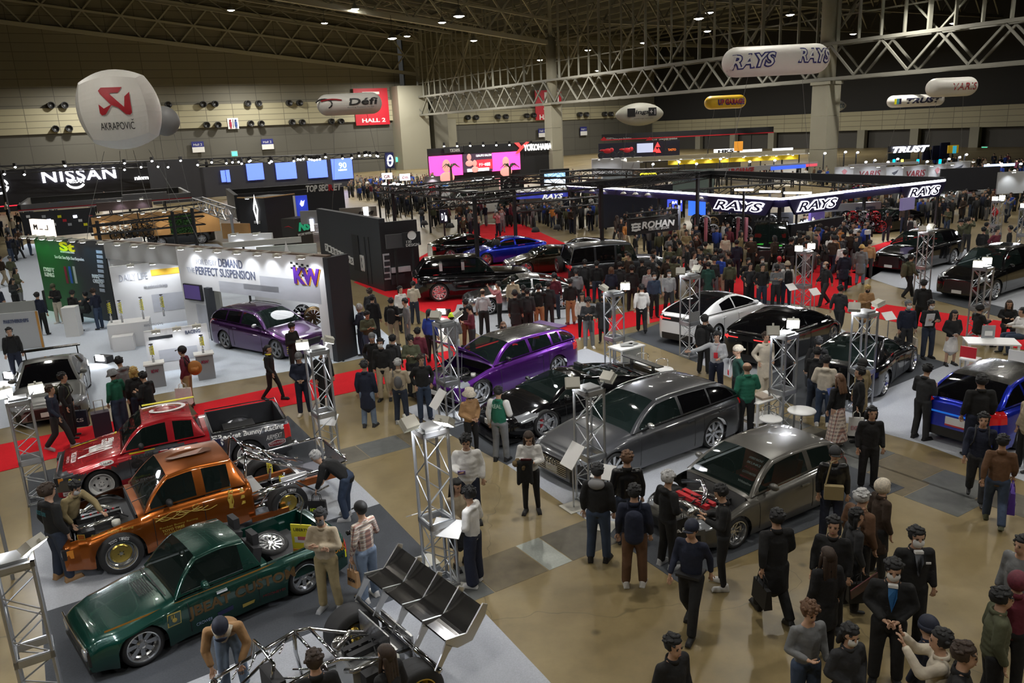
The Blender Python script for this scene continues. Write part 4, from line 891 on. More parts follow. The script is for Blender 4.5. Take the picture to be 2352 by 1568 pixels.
for y in(-1.04,-.51,.01,.51,1.04):
 pts=[(.32,-.02),(.15,-.14),(-.08,-.14),(-.30,.12),(-.35,.26),(-.28,.30),(0,.0),(.31,.05)]
 nn=len(pts);MB().add([(WC[0]+x,y-.012,WC[2]+z)for x,z in pts]+[(WC[0]+x,y+.012,WC[2]+z)for x,z in pts],[tuple(range(nn-1,-1,-1)),tuple(range(nn,2*nn))]+[(i,(i+1)%nn,nn+(i+1)%nn,nn+i)for i in range(nn)]).build('wing_endplate' if abs(y)>1 else 'wing_rib',ALU,e,False,fixn=True)
 st=[(.32,0),(.38,-.12),(.50,-.30),(.43,-.33),(.30,-.16),(.22,-.08)];nn=6
 MB().add([(WC[0]+x,y-.012,WC[2]+z)for x,z in st]+[(WC[0]+x,y+.012,WC[2]+z)for x,z in st],[tuple(range(nn-1,-1,-1)),tuple(range(nn,2*nn))]+[(i,(i+1)%nn,nn+(i+1)%nn,nn+i)for i in range(nn)]).build('wing_strut',ALU,e,False,fixn=True)
TT([(WC[0]+.45,-1.1,WC[2]-.30),(WC[0]+.45,1.1,WC[2]-.30)],.035,CHROME,'wing_cross_tube')
for sg in(.35,-.35):TT([(WC[0]+.45,sg,WC[2]-.3),(-.35,sg*.8,.5)],.03);TT([(WC[0]+.45,sg,WC[2]-.3),(-.4,sg*.8,.35)],.02)
e,c=mk('wagon_car','metallic purple wagon with dark roof and raised bonnet beside a lighting truss',4.85,1.94,2.92,.86,.34,1.40,PPUR,(1.42,2.2,4.25,4.78),zn=.56,zh=.74,zc=.95,zd=1.02,ztl=.92,roofm=PCARB,wheelk=dict(m=SILV,deep=.1,rr=.27,w=.28,n=5),open_x=((.42,1.36),),pill=((2.75,2.86),(3.62,3.70),(4.02,4.08)),front={'grille':lambda x,y,z:x<.06 and y<.85 and.2<z<.52,'headlight':fr(.06,.5,.5,.58,.70),'taillight':fr(4.4,5,.6,.76,.92)},mirm=GLOSSK)
place(e,(1103,930),(1290,866),2.92,1,.97);engine(e,c.X(.85),0,.66,.6,True,KV,5);MB().box((c.X(.9),0,.42),(1.1,1.5,.04)).build('engine_bay_floor',BLACK,e)
hp=[(0,.60),(.25,.66),(.6,.70),(.95,.70)];mb=MB()
hz=lambda u,v:(c.X(1.40)+(u*.80),v,1.0+u*.55+.03*math.sin(PI*u)-.02*v*v)
for i in range(8):
 for j in range(8):
  u0,u1=i/8*1.15,(i+1)/8*1.15;v0,v1=-.72+j*.18,-.72+(j+1)*.18;k0,k1=1-.12*u0,1-.12*u1
  mb.add([hz(u0,v0*k0),hz(u1,v0*k1),hz(u1,v1*k1),hz(u0,v1*k0)]+[tuple(Vector(q)-Vector((0,0,.03)))for q in(hz(u0,v0*k0),hz(u1,v0*k1),hz(u1,v1*k1),hz(u0,v1*k0))],[(0,1,2,3),(7,6,5,4)]+([(0,1,5,4)]if j==0 else[])+([(2,3,7,6)]if j==7 else[])+([(1,2,6,5)]if i==7 else[]))
mb.build('raised_bonnet',PPUR,e,True);MB().bar((c.X(.55),.5,.68),(c.X(.62),.5,1.4),.008).build('bonnet_strut',STEEL,e)
MB().box((c.X(-.02),0,.13),(.5,1.86,.02)).build('front_splitter',GLOSSK,e);MB().box((c.X(4.42),0,1.345),(.34,1.12,.025)).build('roof_spoiler',PPUR,e)
MB().lathe([(0,.003),(.05,.003),(.05,0)],12,'Y',(c.X(4.1),.72,1.13)).build('round_sticker',WVIN,e)
e,c=mk('supercar','low black mid engined supercar with red brake calipers and clear engine cover',4.75,1.98,2.68,1.05,.35,1.17,PK,(1.22,2.12,2.6,4.2),zn=.42,zh=.62,zc=.80,zd=.86,ztl=.80,roofm=PK,wheelk=dict(m=SILV,deep=.08,rr=.28,w=.29,n=5,style='twin'),pill=((2.7,4.2),),rows=1,hrw=.56,hbw=.86,front={'headlight':fr(.35,1.0,.62,.5,.66),'grille':lambda x,y,z:x<.08 and y<.8 and.16<z<.36,'taillight':lambda x,y,z:x>4.6 and.5<y<.72 and.62<z<.78,'air_intake':None},plan_=[(0,.6),(.08,.72),(.25,.86),(.6,.97),(1.1,1.0),(2.0,.95),(3.4,1.02),(4.2,1.0),(4.6,.9),(4.75,.78)],cuts=(1.6,2.75))
place(e,(1258,1007),(1258+212,1007-55),2.68,1,.99)
MB().box((c.X(.05),0,.11),(.6,1.9,.02)).build('front_splitter',GLOSSK,e);MB().box((c.X(4.6),0,1.02),(.22,1.5,.025)).box((c.X(4.6),.45,.93),(.1,.02,.18)).box((c.X(4.6),-.45,.93),(.1,.02,.18)).build('rear_wing',PCARB,e)
for xa in c.xa:MB().box((c.X(xa-.08),.82,.35),(.08,.05,.2)).build('brake_caliper',REDC,e)
e,c=mk('wagon_car','dark grey estate wagon with multi spoke silver wheels and chrome barred grille',4.95,1.90,2.92,.92,.345,1.43,PGUN,(1.45,2.3,4.2,4.85),zn=.60,zh=.78,zc=.96,zd=1.03,ztl=.94,wheelk=dict(m=SILV,deep=.035,rr=.285,w=.25,n=8),pill=((2.85,2.93),(3.75,3.80)),side_glass=GLSD,mirm=POLI,front={'grille':lambda x,y,z:x<.05 and y<.52 and.24<z<.60,'headlight':fr(.06,.55,.56,.60,.74),'taillight':fr(4.7,5,.5,.78,.95)})
place(e,(1419,1113),(1641,1030),2.92,1,.95)
for i in range(8):MB().tube([(c.X(-.01-.02*math.cos(k*.5-1)),-.5+k*.25,.27+i*.042)for k in range(5)],.009,5).build('grille_bar',CHROME,e)
for i in range(4):MB().lathe([(.05,.0),(.058,.008),(.066,0),(.058,-.008),(.05,0)],16,'X',(c.X(-.045),-.135+i*.09,.50)).build('ring_emblem',CHROME,e,True)
for sg in(1,-1):
 MB().tube([(c.X(x),sg*(.62 if 2.4<x<4.2 else.60),c.rz(min(max(x,2.3),4.2))+.02)for x in(2.35,2.7,3.2,3.8,4.2)],.014,6).build('roof_rail',ALU,e,True)
 MB().tube([(c.X(x),sg*(c.side_y(x,c.zt(x)-.07)*.93+.005),c.zt(x)-.01)for x in(1.75,2.4,3.2,4.0,4.6)],.012,5).build('window_trim',CHROME,e,True)
MB().lathe([(0,.003),(.05,.003),(.05,0)],12,'Y',(c.X(4.3),.70,1.16)).build('round_sticker',WVIN,e)
e,c=mk('hatchback_car','warm grey three door hatchback, bonnet off, red topped engine and tan seats',3.92,1.74,2.57,.78,.29,1.29,PCIV,(1.18,1.88,3.4,3.84),zn=.50,zh=.66,zc=.84,zd=.92,ztl=.80,wheelk=dict(m=SILV,deep=.09,rr=.215,w=.25,n=10,style='thin'),pill=((2.62,2.74),(3.3,3.36)),rows=1,seatm=SEATO,hoodx=None,open_x=((.22,1.1),),front={'grille':lambda x,y,z:x<.04 and y<.5 and.2<z<.34,'headlight':fr(.02,.3,.45,.5,.62),'taillight':fr(3.75,5,.5,.62,.84)},handles=True,roofm=PCIV,cuts=(1.3,2.68),fplate=0,hrw=.68)
place(e,(1706,1258),(1912,1168),2.57,1,.88)
engine(e,c.X(.55),.08,.63,.78,False,REDC,2);MB().box((c.X(.66),0,.34),(.9,1.4,.04)).box((c.X(1.12),0,.55),(.04,1.4,.5)).build('engine_bay_floor',mat('bay_grey',(.16,.16,.165),.35,.2),e)
MB().tube([(c.X(.85),-.55,.72),(c.X(.9),-.1,.86),(c.X(.62),.25,.86),(c.X(.45),.35,.7)],.045,12).build('chrome_downpipe',CHROME,e,True)
MB().tube([(c.X(.12),-.6,.3),(c.X(-.02),0,.3),(c.X(.12),.6,.3)],.03,6).build('bumper_lip',CHROME,e)
for i,(t,m)in enumerate([('Whiteline',WVIN),('Mishimoto',REDC),('CLUTCH MASTERS',WVIN),('ACUITY',REDC),('SKUNK2',WVIN),('HYBRID RACING',WVIN)]):
 vs,fs=fitted(t,.30,.045,ext=0,bold=.02);xx=1.36+.085*i;zz=.90+.055*i
 me=bpy.data.meshes.new('screen_sticker');me.from_pydata([(c.X(xx)+v.y*-.8+.02,.46-.025*i+v.x*1.0,zz+.03+v.y*.55)for v in vs],[],fs);me.materials.append(m);link('screen_sticker',me,e)
MB().tube([(c.X(2.1),-.6,1.18),(c.X(2.6),-.55,1.0),(c.X(3.0),-.5,.7)],.02,8).tube([(c.X(2.7),-.6,1.2),(c.X(2.7),.6,1.2)],.02,8).build('roll_cage',mat('cage_green_grey',(.30,.38,.38),.4),e,True)
e,c=mk('wagon_car','deep purple wagon standing inside the white suspension booth',4.75,1.88,2.85,.86,.345,1.45,PPUR2,(1.42,2.2,4.15,4.68),zn=.60,zh=.78,zc=.98,zd=1.04,ztl=.95,wheelk=dict(m=WGREY,deep=.03,rr=.27,w=.24,n=5,style='y'),pill=((2.72,2.82),(3.55,3.62)),side_glass=GLSD,front={'grille':lambda x,y,z:x<.05 and y<.35 and.42<z<.62,'taillight':fr(4.5,5,.5,.8,.97)},mirm=ALU)
place(e,(636,826),(517,802),2.85,-1,.94)
for sg in(1,-1):MB().tube([(c.X(x),sg*.60,c.rz(min(max(x,2.2),4.1))+.03)for x in(2.3,2.7,3.2,3.8,4.1)],.014,6).build('roof_rail',GLOSSK,e,True)
e,c=mk('coupe_car','grey widebody coupe with black rear wing facing the aisle',4.35,1.90,2.57,.88,.33,1.30,PGREY,(1.38,2.1,2.75,4.0),zn=.52,zh=.68,zc=.84,zd=.92,ztl=.85,wheelk=dict(m=SILV,deep=.06,rr=.25,w=.26,n=10,style='thin'),rows=1,glass=GLSD,pill=((2.75,2.85),),plan_=[(0,.66),(.06,.78),(.2,.9),(.45,1.0),(1.0,1.0),(1.5,.93),(2.7,.93),(3.2,1.02),(3.8,1.0),(4.2,.9),(4.35,.8)])
a=G(118,785,1.3);b=G(108,950,.45);d=(b-a);mid=(a+b)/2;e.location=(mid.x,mid.y,0);e.rotation_euler=(0,0,math.atan2(d.y,d.x))
MB().box((c.X(4.15),0,1.22),(.25,1.6,.03)).box((c.X(4.15),.7,1.05),(.1,.03,.3)).box((c.X(4.15),-.7,1.05),(.1,.03,.3)).build('rear_wing',GLOSSK,e)
MB().box((c.X(.7),.0,.755),(.03,.7,.015)).build('bonnet_slot',BLACK,e)
lt=c.X(1.95);vs,fs=fitted('KW',.42,.09,ext=0,bold=.04)
me=bpy.data.meshes.new('screen_lettering');me.from_pydata([(lt-.1-v.y*.7,.38+v.x,1.235+v.y*.35)for v in vs],[],fs);me.materials.append(mat('screen_pink',S('#c07888'),.5));link('screen_lettering',me,e)
for lb,pm,pf,pr,rm in(('white sloping hybrid sedan with black glass tail, seen from behind',PWH,(1760,714),(1649,792),GLOSSK),('black hybrid sedan parked between the white one and a floodlight truss',PK,(1896,792),(1815,841),PK)):
 e,c=mk('sedan_car',lb,4.6,1.84,2.75,.90,.345,1.42,pm,(1.0,2.1,2.85,4.42),zn=.56,zh=.74,zc=.96,zd=1.06,ztl=.98,wheelk=dict(m=SILV,deep=.03,rr=.28,w=.24,n=5,style='y'),glass=GLSD,pill=((2.5,2.57),(3.3,4.5)),roofm=GLOSSK,front={'light_bar':lambda x,y,z:x>4.5 and.86<z<.92 and y>.3,'tail_panel':lambda x,y,z:x>4.48 and(.80<z<.97 or(z<.42 and y<.62)),'taillight':None,'grille':lambda x,y,z:x<.05 and y<.6 and.2<z<.35},hrw=.6)
 a_,b_=G(*pf),G(*pr);d=a_-b_;h=math.atan2(d.y,d.x);h=R_(42)if pm is PWH else R_(43)
 dv=Vector((math.cos(h),math.sin(h),0));nv=Vector((-dv.y,dv.x,0));cc=b_+dv*1.375+nv*.92;e.location=(cc.x,cc.y,0);e.rotation_euler=(0,0,h)
e,c=mk('coupe_car','black two seat coupe with plate board on its tail behind a lighting truss',4.38,1.92,2.47,.92,.345,1.29,PK,(1.6,2.25,2.75,4.0),zn=.50,zh=.70,zc=.86,zd=.95,ztl=.88,wheelk=dict(m=SILV,deep=.04,rr=.27,w=.27,n=10,style='thin'),rows=1,pill=((2.85,4.0),),hrw=.58,plan_=[(0,.5),(.1,.68),(.3,.86),(.8,1.0),(1.3,.97),(2.2,.93),(3.4,1.04),(3.9,1.0),(4.25,.85),(4.38,.72)],front={'taillight':fr(4.1,5,.45,.74,.84)})
a_=G(2034,909);h=R_(48);dv=Vector((math.cos(h),math.sin(h),0));nv=Vector((-dv.y,dv.x,0));cc=a_+dv*1.23+nv*.96;e.location=(cc.x,cc.y,0);e.rotation_euler=(0,0,h)
o=boxpart('plate_board',(c.X(4.42),.1,.62),(.02,.52,.22),WVIN,e);boxpart('plate_board_stripe',(c.X(4.435),.1,.53),(.01,.52,.04),REDC,e);vs,fs=fitted('BLITZ',.26,.06,ext=0,bold=.04)
me=bpy.data.meshes.new('plate_lettering');me.from_pydata([(c.X(4.436),.18-v.x,.66+v.y)for v in vs],[],fs);me.materials.append(REDC);link('plate_lettering',me,e)
boxpart('clear_tag',(c.X(3.3),.25,1.145),(.06,.2,.02),WVIN,e)
e,c=mk('hatchback_car','vivid blue hatchback with black roof and a white plate board on its tail',4.5,1.84,2.64,.9,.34,1.46,PBLUE,(1.25,2.05,3.7,4.38),zn=.6,zh=.78,zc=.98,zd=1.05,ztl=.95,wheelk=dict(m=SILV,deep=.03,rr=.26,w=.24,n=10,style='thin'),glass=GLSD,roofm=PCARB,front={'taillight':fr(4.2,5,.6,.72,1.0),'tail_panel':lambda x,y,z:x>4.4 and z<.36 and y<.7})
h=R_(34);dv=Vector((math.cos(h),math.sin(h),0));nv=Vector((-dv.y,dv.x,0));a_=G(2102,1000);cc=a_+dv*2.2-nv*.92;e.location=(cc.x,cc.y,0);e.rotation_euler=(0,0,h)
boxpart('plate_board',(c.X(4.52),0,.58),(.02,.50,.2),WVIN,e);boxpart('plate_board_stripe',(c.X(4.535),0,.50),(.01,.5,.035),REDC,e);boxpart('bumper_strip',(c.X(4.5),0,.74),(.03,1.25,.035),mat('bright_blue_trim',(.02,.22,.9),.3,emis=.3),e)
SU=dict(zn=.78,zh=.95,zc=1.12,zd=1.18,ztl=1.05,base=.2,wheelk=dict(m=SILV,deep=.03,rr=.3,w=.26,n=10,style='thin'),side_glass=GLSD,pill=((2.9,2.98),(3.8,3.86)))
e,c=mk('crossover_car','black crossover with large spindle grille standing behind a slim lighting truss',4.9,1.95,2.85,.95,.38,1.66,PK,(1.5,2.25,4.1,4.75),**SU,front={'grille':lambda x,y,z:x<.05 and y<.5 and.3<z<.75,'headlight':fr(.06,.5,.55,.78,.92)})
h=R_(AU+180+2);cc=G(2105,612);e.location=(cc.x,cc.y,0);e.rotation_euler=(0,0,h)
e,c=mk('crossover_car','largest black crossover cut off by the frame edge',5.1,2.0,2.95,.95,.39,1.72,PK,(1.5,2.3,4.3,4.95),**{**SU,'pill':((3.0,3.08),(3.9,3.96))},front={'grille':lambda x,y,z:x<.05 and y<.5 and.3<z<.75,'headlight':fr(.06,.5,.55,.78,.92)})
cc=G(2268,668);e.location=(cc.x,cc.y,0);e.rotation_euler=(0,0,h)
e,c=mk('luxury_suv','long black luxury SUV with bright door pillars under the black truss',5.3,2.05,3.25,.95,.40,1.80,PK,(1.75,2.4,4.7,5.15),zn=.85,zh=1.05,zc=1.15,zd=1.2,ztl=1.1,base=.25,wheelk=dict(m=SILV,deep=.03,rr=.31,w=.27,n=10,style='twin'),side_glass=GLSD,pill=((3.05,3.17),(4.0,4.12)))
a_=G(1011,693);h=R_(8);dv=Vector((math.cos(h),math.sin(h),0));nv=Vector((-dv.y,dv.x,0));cc=a_+dv*1.62+nv*1.0;e.location=(cc.x,cc.y,0);e.rotation_euler=(0,0,h)
for x in(3.11,4.06):boxpart('bright_pillar',(c.X(x),-.86,1.42),(.13,.04,.42),ALU,e)
e,c=mk('chrome_wrapped_car','mirror chrome wrapped low car on a light platform',4.9,1.86,2.95,.95,.35,1.36,PCHR,(1.5,2.25,3.1,4.3),zn=.55,zh=.74,zc=.92,zd=.98,ztl=.9,wheelk=dict(m=CHROME,deep=.05,rr=.27,w=.25,n=12,style='thin'),roofm=PCHR,pill=((2.7,2.78),))
a_=G(1292,712);h=R_(186);dv=Vector((math.cos(h),math.sin(h),0));nv=Vector((-dv.y,dv.x,0));cc=a_+dv*1.47-nv*.93;e.location=(cc.x,cc.y,.0);e.rotation_euler=(0,0,h)
e,c=mk('offroader','boxy dark grey off-roader with spare wheel on its tail',4.7,1.86,2.89,.80,.40,1.92,paint('slate_grey',(.045,.05,.06),.5,.3),(1.45,1.75,4.4,4.62),zn=.98,zh=1.13,zc=1.18,zd=1.2,ztl=1.16,base=.35,wheelk=dict(m=WGREY,deep=.03,rr=.28,w=.26,n=5,style='twin'),side_glass=GLSD,hbw=.95,hrw=.84,pill=((2.45,2.55),(3.4,3.5)),plan_=[(0,.93),(.08,.97),(.3,1),(4.6,1),(4.7,.97)],crown=.02,cuts=(1.5,2.5,3.45))
a_=G(1358,664);h=R_(12);dv=Vector((math.cos(h),math.sin(h),0));nv=Vector((-dv.y,dv.x,0));cc=a_+dv*1.45+nv*.93;e.location=(cc.x,cc.y,0);e.rotation_euler=(0,0,h)
w=wheel(e,c.X(4.84),0,1.05,.38,.24,.27,'twin',5,WGREY,.03);w.rotation_euler=(0,0,PI/2)
for lb,px,py,ang,pm,xs,HH in[('glossy blue low sedan behind the long black SUV',1160,600,200,PBLUE,(1.3,2.1,3.3,4.2),1.34),('dark bronze low coupe between the chrome car and the blue sedan',1262,622,190,paint('bronze_black',(.035,.025,.012),.6,.2),(1.4,2.1,2.9,4.1),1.28),('black low sedan with red tail lamps by the wheel racks',1078,590,20,PK,(1.3,2.1,3.3,4.2),1.34),('black sports coupe with white wheel centres beside the grey off-roader',1335,602,170,PK,(1.4,2.1,2.9,4.1),1.28),
  ('black low coupe behind the crowd right of the black partition',2040,528,205,PK,(1.4,2.1,2.9,4.1),1.3),('white crossover under the beige dealer wall',1058,478,215,PWH,(1.3,2.1,3.9,4.4),1.62),('white minivan with green tinted screen under the beige dealer wall',1122,488,215,PWH,(.9,1.7,4.2,4.55),1.8),('silver white van facing the aisle under the beige dealer wall',1178,502,250,paint('silver',(.45,.46,.48),.5,.3),(.6,1.2,4.3,4.55),1.9),
  ('white sedan between the crowd and the white panel wall',2270,452,205,PWH,(1.3,2.1,3.3,4.2),1.4),('pale silver coupe near the white display wall',2190,472,200,paint('silver2',(.5,.52,.56),.5,.3),(1.4,2.1,2.9,4.1),1.3),('white coupe in the crowd left of the silver one',2120,495,210,PWH,(1.4,2.1,2.9,4.1),1.3),('small white car beside two bright box signs',905,452,190,PWH,(1.1,1.8,3.4,4.2),1.5),('white sports car in the crowd before the blue lit stage',940,455,205,PWH,(1.4,2.1,2.9,4.1),1.3),('red car on the stand behind the glowing canopy',1960,462,190,PRED,(1.3,2.1,3.3,4.2),1.35),('white rally car on the right aisle behind the canopy',2085,472,200,PWH,(1.3,2.1,3.3,4.2),1.45),('dark car with roof rack behind the wheel wall booth',420,560,200,PK,(1.2,1.9,3.9,4.4),1.75)]:
 e,c=mk('show_car',lb,4.6,1.86,2.75,.92,.35,HH,pm,xs,zn=.58 if HH<1.5 else.8,zh=.76 if HH<1.5 else.95,zc=.94 if HH<1.5 else 1.1,zd=1.0 if HH<1.5 else 1.15,ztl=.9 if HH<1.5 else 1.05,wheelk=dict(m=SILV,deep=.04,rr=.27,w=.25,n=5),side_glass=GLSD,seats=False,handles=False,pill=((2.6,2.7),))
 cc=G(px,py);e.location=(cc.x,cc.y,0);e.rotation_euler=(0,0,R_(ang))
e,c=mk('offroader','black off-road truck splashed bright green facing the crowd',4.9,1.95,2.9,.9,.42,1.95,PK,(1.5,1.95,4.3,4.75),zn=.95,zh=1.12,zc=1.18,zd=1.2,ztl=1.1,base=.4,wheelk=dict(m=WGREY,deep=.03,rr=.28,w=.28,n=6),hbw=.94,hrw=.78,pill=((2.5,2.6),(3.5,3.6)),front={'two_tone':None,'headlight':fr(0,.1,.6,.85,1.0)})
cc=G(1768,602);e.location=(cc.x,cc.y,0);e.rotation_euler=(0,0,R_(250));GREENP=mat('splash_green',(.05,.75,.05),.35,coat=1)
for y,xf,w_ in((.5,.5,.3),(-.4,.8,.4),(.1,1.1,.3),(-.6,.35,.2)):c.toptext(e,None,xf,y,0,0,GREENP,poly=[(w_*.5*math.cos(k),w_*.4*math.sin(k)*(1+.4*math.sin(3*k)))for k in[i*PI/6 for i in range(12)]],name='green_splash')
for y in range(-4,5):MB().box((c.X(3.0),y*.17,2.03),(1.6,.03,.03)).build('rack_bar',BLACK,e)
MB().box((c.X(2.2),0,2.05),(.05,1.6,.06)).box((c.X(3.8),0,2.05),(.05,1.6,.06)).build('roof_rack',BLACK,e)
# ================================================================ BOOTHS, SIGNS, SCREENS
def tofloor(e,xs,z,m=BLACK,w=.12,y=.1,nm='post'):
 for x in xs:boxpart(nm,(x,y,-e.location.z/2+z/2*0),(w,w,e.location.z),m,e)
def hang(name,x0,yt,yb,x1,Y,ang,m,label=None,cat='sign',group=None,th=.15,posts=2,kind=None,body='board',pm=None):
 """Board whose left edge stands at column x0 between rows yt and yb, at depth Y, running along ang to column x1."""
 A=AT(x0,(yt+yb)/2,Y);zt=bis(lambda z:PJ((A.x,A.y,z))[1]-yt,-2,60);zb=bis(lambda z:PJ((A.x,A.y,z))[1]-yb,-5,60);zb=max(zb,0.0)
 L=along(A,ang,x1,(zt+zb)/2);a=R_(ang)
 if L<0:L=-L;a+=PI
 d=Vector((math.cos(a),math.sin(a),0));n=Vector((d.y,-d.x,0));A=Vector((A.x,A.y,0))
 if n.dot(CAM-A)<0:A=A+d*L;a+=PI
 e=empty(name,(A.x,A.y,zb),a,label,cat if not kind else None,group,kind);Hh=zt-zb
 boxpart(body,(L/2,th/2,Hh/2),(L,th,Hh),m,e)
 if zb<1.8:BOARDS.append((e.location.copy(),a,L,th))
 if posts and zb>.05:
  for i in range(posts):boxpart('post',(L*(i+.5)/posts if posts>1 else L/2,th/2,-zb/2),(.1,.1,zb),pm or BLACK,e)
 return e,L,Hh
def ucol(e,px,z=1.0):
 a=e.rotation_euler.z;d=Vector((math.cos(a),math.sin(a),0));O=Vector(e.location)
 return bis(lambda t:PJ(O+d*t+Vector((0,0,z)))[0]-px,-5,60)
def onb(e,px,py):
 a=e.rotation_euler.z;d=Vector((math.cos(a),math.sin(a),0));n=Vector((d.y,-d.x,0));O=Vector(e.location);r=ray(px,py);t=(O-CAM).dot(n)/r.dot(n);p=CAM+r*t-O;return p.dot(d),p.z
def ltr(e,s,x0,y0,x1,y1,m,y=-.03,**k):
 u0,v0=onb(e,x0,(y0+y1)/2);u1,v1=onb(e,x1,(y0+y1)/2);um=(u0+u1)/2;_,va=onb(e,(x0+x1)/2,y0);_,vb=onb(e,(x0+x1)/2,y1)
 return lettering(s,e,um,(va+vb)/2,abs(u1-u0),abs(va-vb),m,y=y,**k)
def rect(e,x0,y0,x1,y1,m,nm='panel',y=-.04,th=.04):
 u0,_=onb(e,x0,(y0+y1)/2);u1,_=onb(e,x1,(y0+y1)/2);_,va=onb(e,(x0+x1)/2,y0);_,vb=onb(e,(x0+x1)/2,y1)
 return boxpart(nm,((u0+u1)/2,y,(va+vb)/2),(abs(u1-u0),th,abs(va-vb)),m,e)
KWW=mat('booth_white',S('#dfe0e2'),.5);KWG=mat('print_grey',S('#b9bcc4'),.5,noise=.12,nscale=1.5);TXD=mat('print_slate',S('#5f6680'),.5);DKW=mat('booth_dark',S('#2a2d33'),.55);MAT90=mat('booth_black',(.014,.015,.018),.5)
FX=MB().box((0,0,.05),(.26,.16,.10)).box((0,-.12,.03),(.05,.14,.04)).mesh('fixture',OFFW)
GLOWM=emat('booth_spot_glow',(.95,.97,1),25)
def wallspot(e,u,z,power=22,col=(.92,.95,1),out=.55,down=1.6,glow=True,group=None):
 link('spot_arm',unitbox(OFFW),e,(u,-out/2,z+.06)).scale=(.04,out,.04);link('spot_head',FX,e,(u,-out,z))
 if glow:boxpart('spot_lens',(u,-out,z-.005),(.2,.1,.01),GLOWM,e)
 a=e.rotation_euler.z;R=Matrix.Rotation(a,3,'Z');P=Vector(e.location)+R@Vector((u,-out,z-.03));T_=Vector(e.location)+R@Vector((u,.25,z-down));return spotlamp(P,T_,power,95,col,.05,.8)
KA=-35.0
A=G(776,829);kH=ztop(A,591)
e,L,Hh=panel('booth_wall',776,829,591,422,KA,KWW,.18,'long white booth wall with purple logo above an open car bay','wall',H=kH,L=None)
for o in list(e.children):bpy.data.objects.remove(o)
u1=ucol(e,484,1.2);u2=ucol(e,737,1.2)
boxpart('upper_panel',(L/2,.09,(1.88+kH)/2),(L,.18,kH-1.88),KWW,e);boxpart('left_pier',(u1/2,.09,.94),(u1,.18,1.88),KWW,e);boxpart('right_pier',((u2+L)/2,.09,.94),(L-u2,.18,1.88),KWW,e)
boxpart('dark_end',(L+.02,.35,kH/2),(.22,.9,kH),DKW,e);boxpart('dark_post',(u1+.12,-.05,1.0),(.3,.2,2.0),DKW,e);boxpart('top_batten',(L/2,.09,kH+.03),(L,.2,.05),mat('batten_brown',S('#6b5a4c'),.6),e)
ltr(e,'FOR EVERY',451,596,497,608,mat('print_pale',S('#b4b8c6'),.5),y=-.01,depth=.004);ltr(e,'DEMAND',502,596,556,614,TXD,y=-.01,depth=.004,bold=.012)
ltr(e,'THE',430,614,447,625,mat('print_pale',S('#b4b8c6'),.5),y=-.01,depth=.004);ltr(e,'PERFECT SUSPENSION',451,618,585,636,TXD,y=-.01,depth=.004,bold=.012)
ltr(e,'KW',680,619,736,653,mat('kw_orange',S('#e8a52e'),.5),y=-.01,depth=.01,bold=.05);ltr(e,'KW',678,617,734,651,mat('kw_purple',S('#5a2a9c'),.5),y=-.035,depth=.01,bold=.045)
for i in range(7):
 for j in range(6):
  if(i+j)%2==0 and i-j>-4:x=667+i*6.2+j*.5;y=601+j*6.0+i*1.2;rect(e,x,y,x+5,y+4.6,BLACK,'flag_square',-.006,.012)
for a in[(505,650,600,676),(600,640,735,690),(560,655,640,668)]:rect(e,*a,KWG,'printed_image',-.003,.006)
for i,x in enumerate([446,487,530,575,622,668,722]):wallspot(e,ucol(e,x,kH),kH+.02,62)
rect(e,429,652,468,688,BLACK,'video_screen',-.08,.08);rect(e,431,654,466,685,emat('screen_violet',(.05,.03,.12),.6),'screen_picture',-.13,.01)
rect(e,455,700,478,760,KWG,'printed_image',-.003,.006)
boxpart('inner_room_wall',(L*.42,2.6,1.2),(L*.62,.12,2.4),KWW,e);arealamp(Vector(e.location)+Matrix.Rotation(R_(KA),3,'Z')@Vector((L*.6,1.6,2.8)),1.2,60,(.95,.97,1),Vector(e.location)+Matrix.Rotation(R_(KA),3,'Z')@Vector((L*.6,1.6,0)))
KE=e
B=Vector(e.location);d=Vector((math.cos(R_(KA)),math.sin(R_(KA)),0));L2=-bis(lambda t:PJ(B-d*t+Vector((0,0,kH)))[0]-236,0,30)*-1
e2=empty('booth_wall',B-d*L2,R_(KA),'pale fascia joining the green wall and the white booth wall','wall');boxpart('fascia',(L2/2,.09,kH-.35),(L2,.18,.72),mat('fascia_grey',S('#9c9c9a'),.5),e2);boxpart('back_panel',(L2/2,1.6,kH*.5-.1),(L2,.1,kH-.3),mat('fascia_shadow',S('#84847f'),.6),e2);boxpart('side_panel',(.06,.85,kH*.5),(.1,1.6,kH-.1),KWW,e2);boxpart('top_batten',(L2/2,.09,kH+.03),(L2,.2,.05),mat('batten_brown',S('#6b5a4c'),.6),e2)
L3=-bis(lambda t:PJ(B-d*(L2+t)+Vector((0,0,kH)))[0]-76,0,40)*-1
STM=bpy.data.materials.new('green_black_print');STM.use_nodes=True
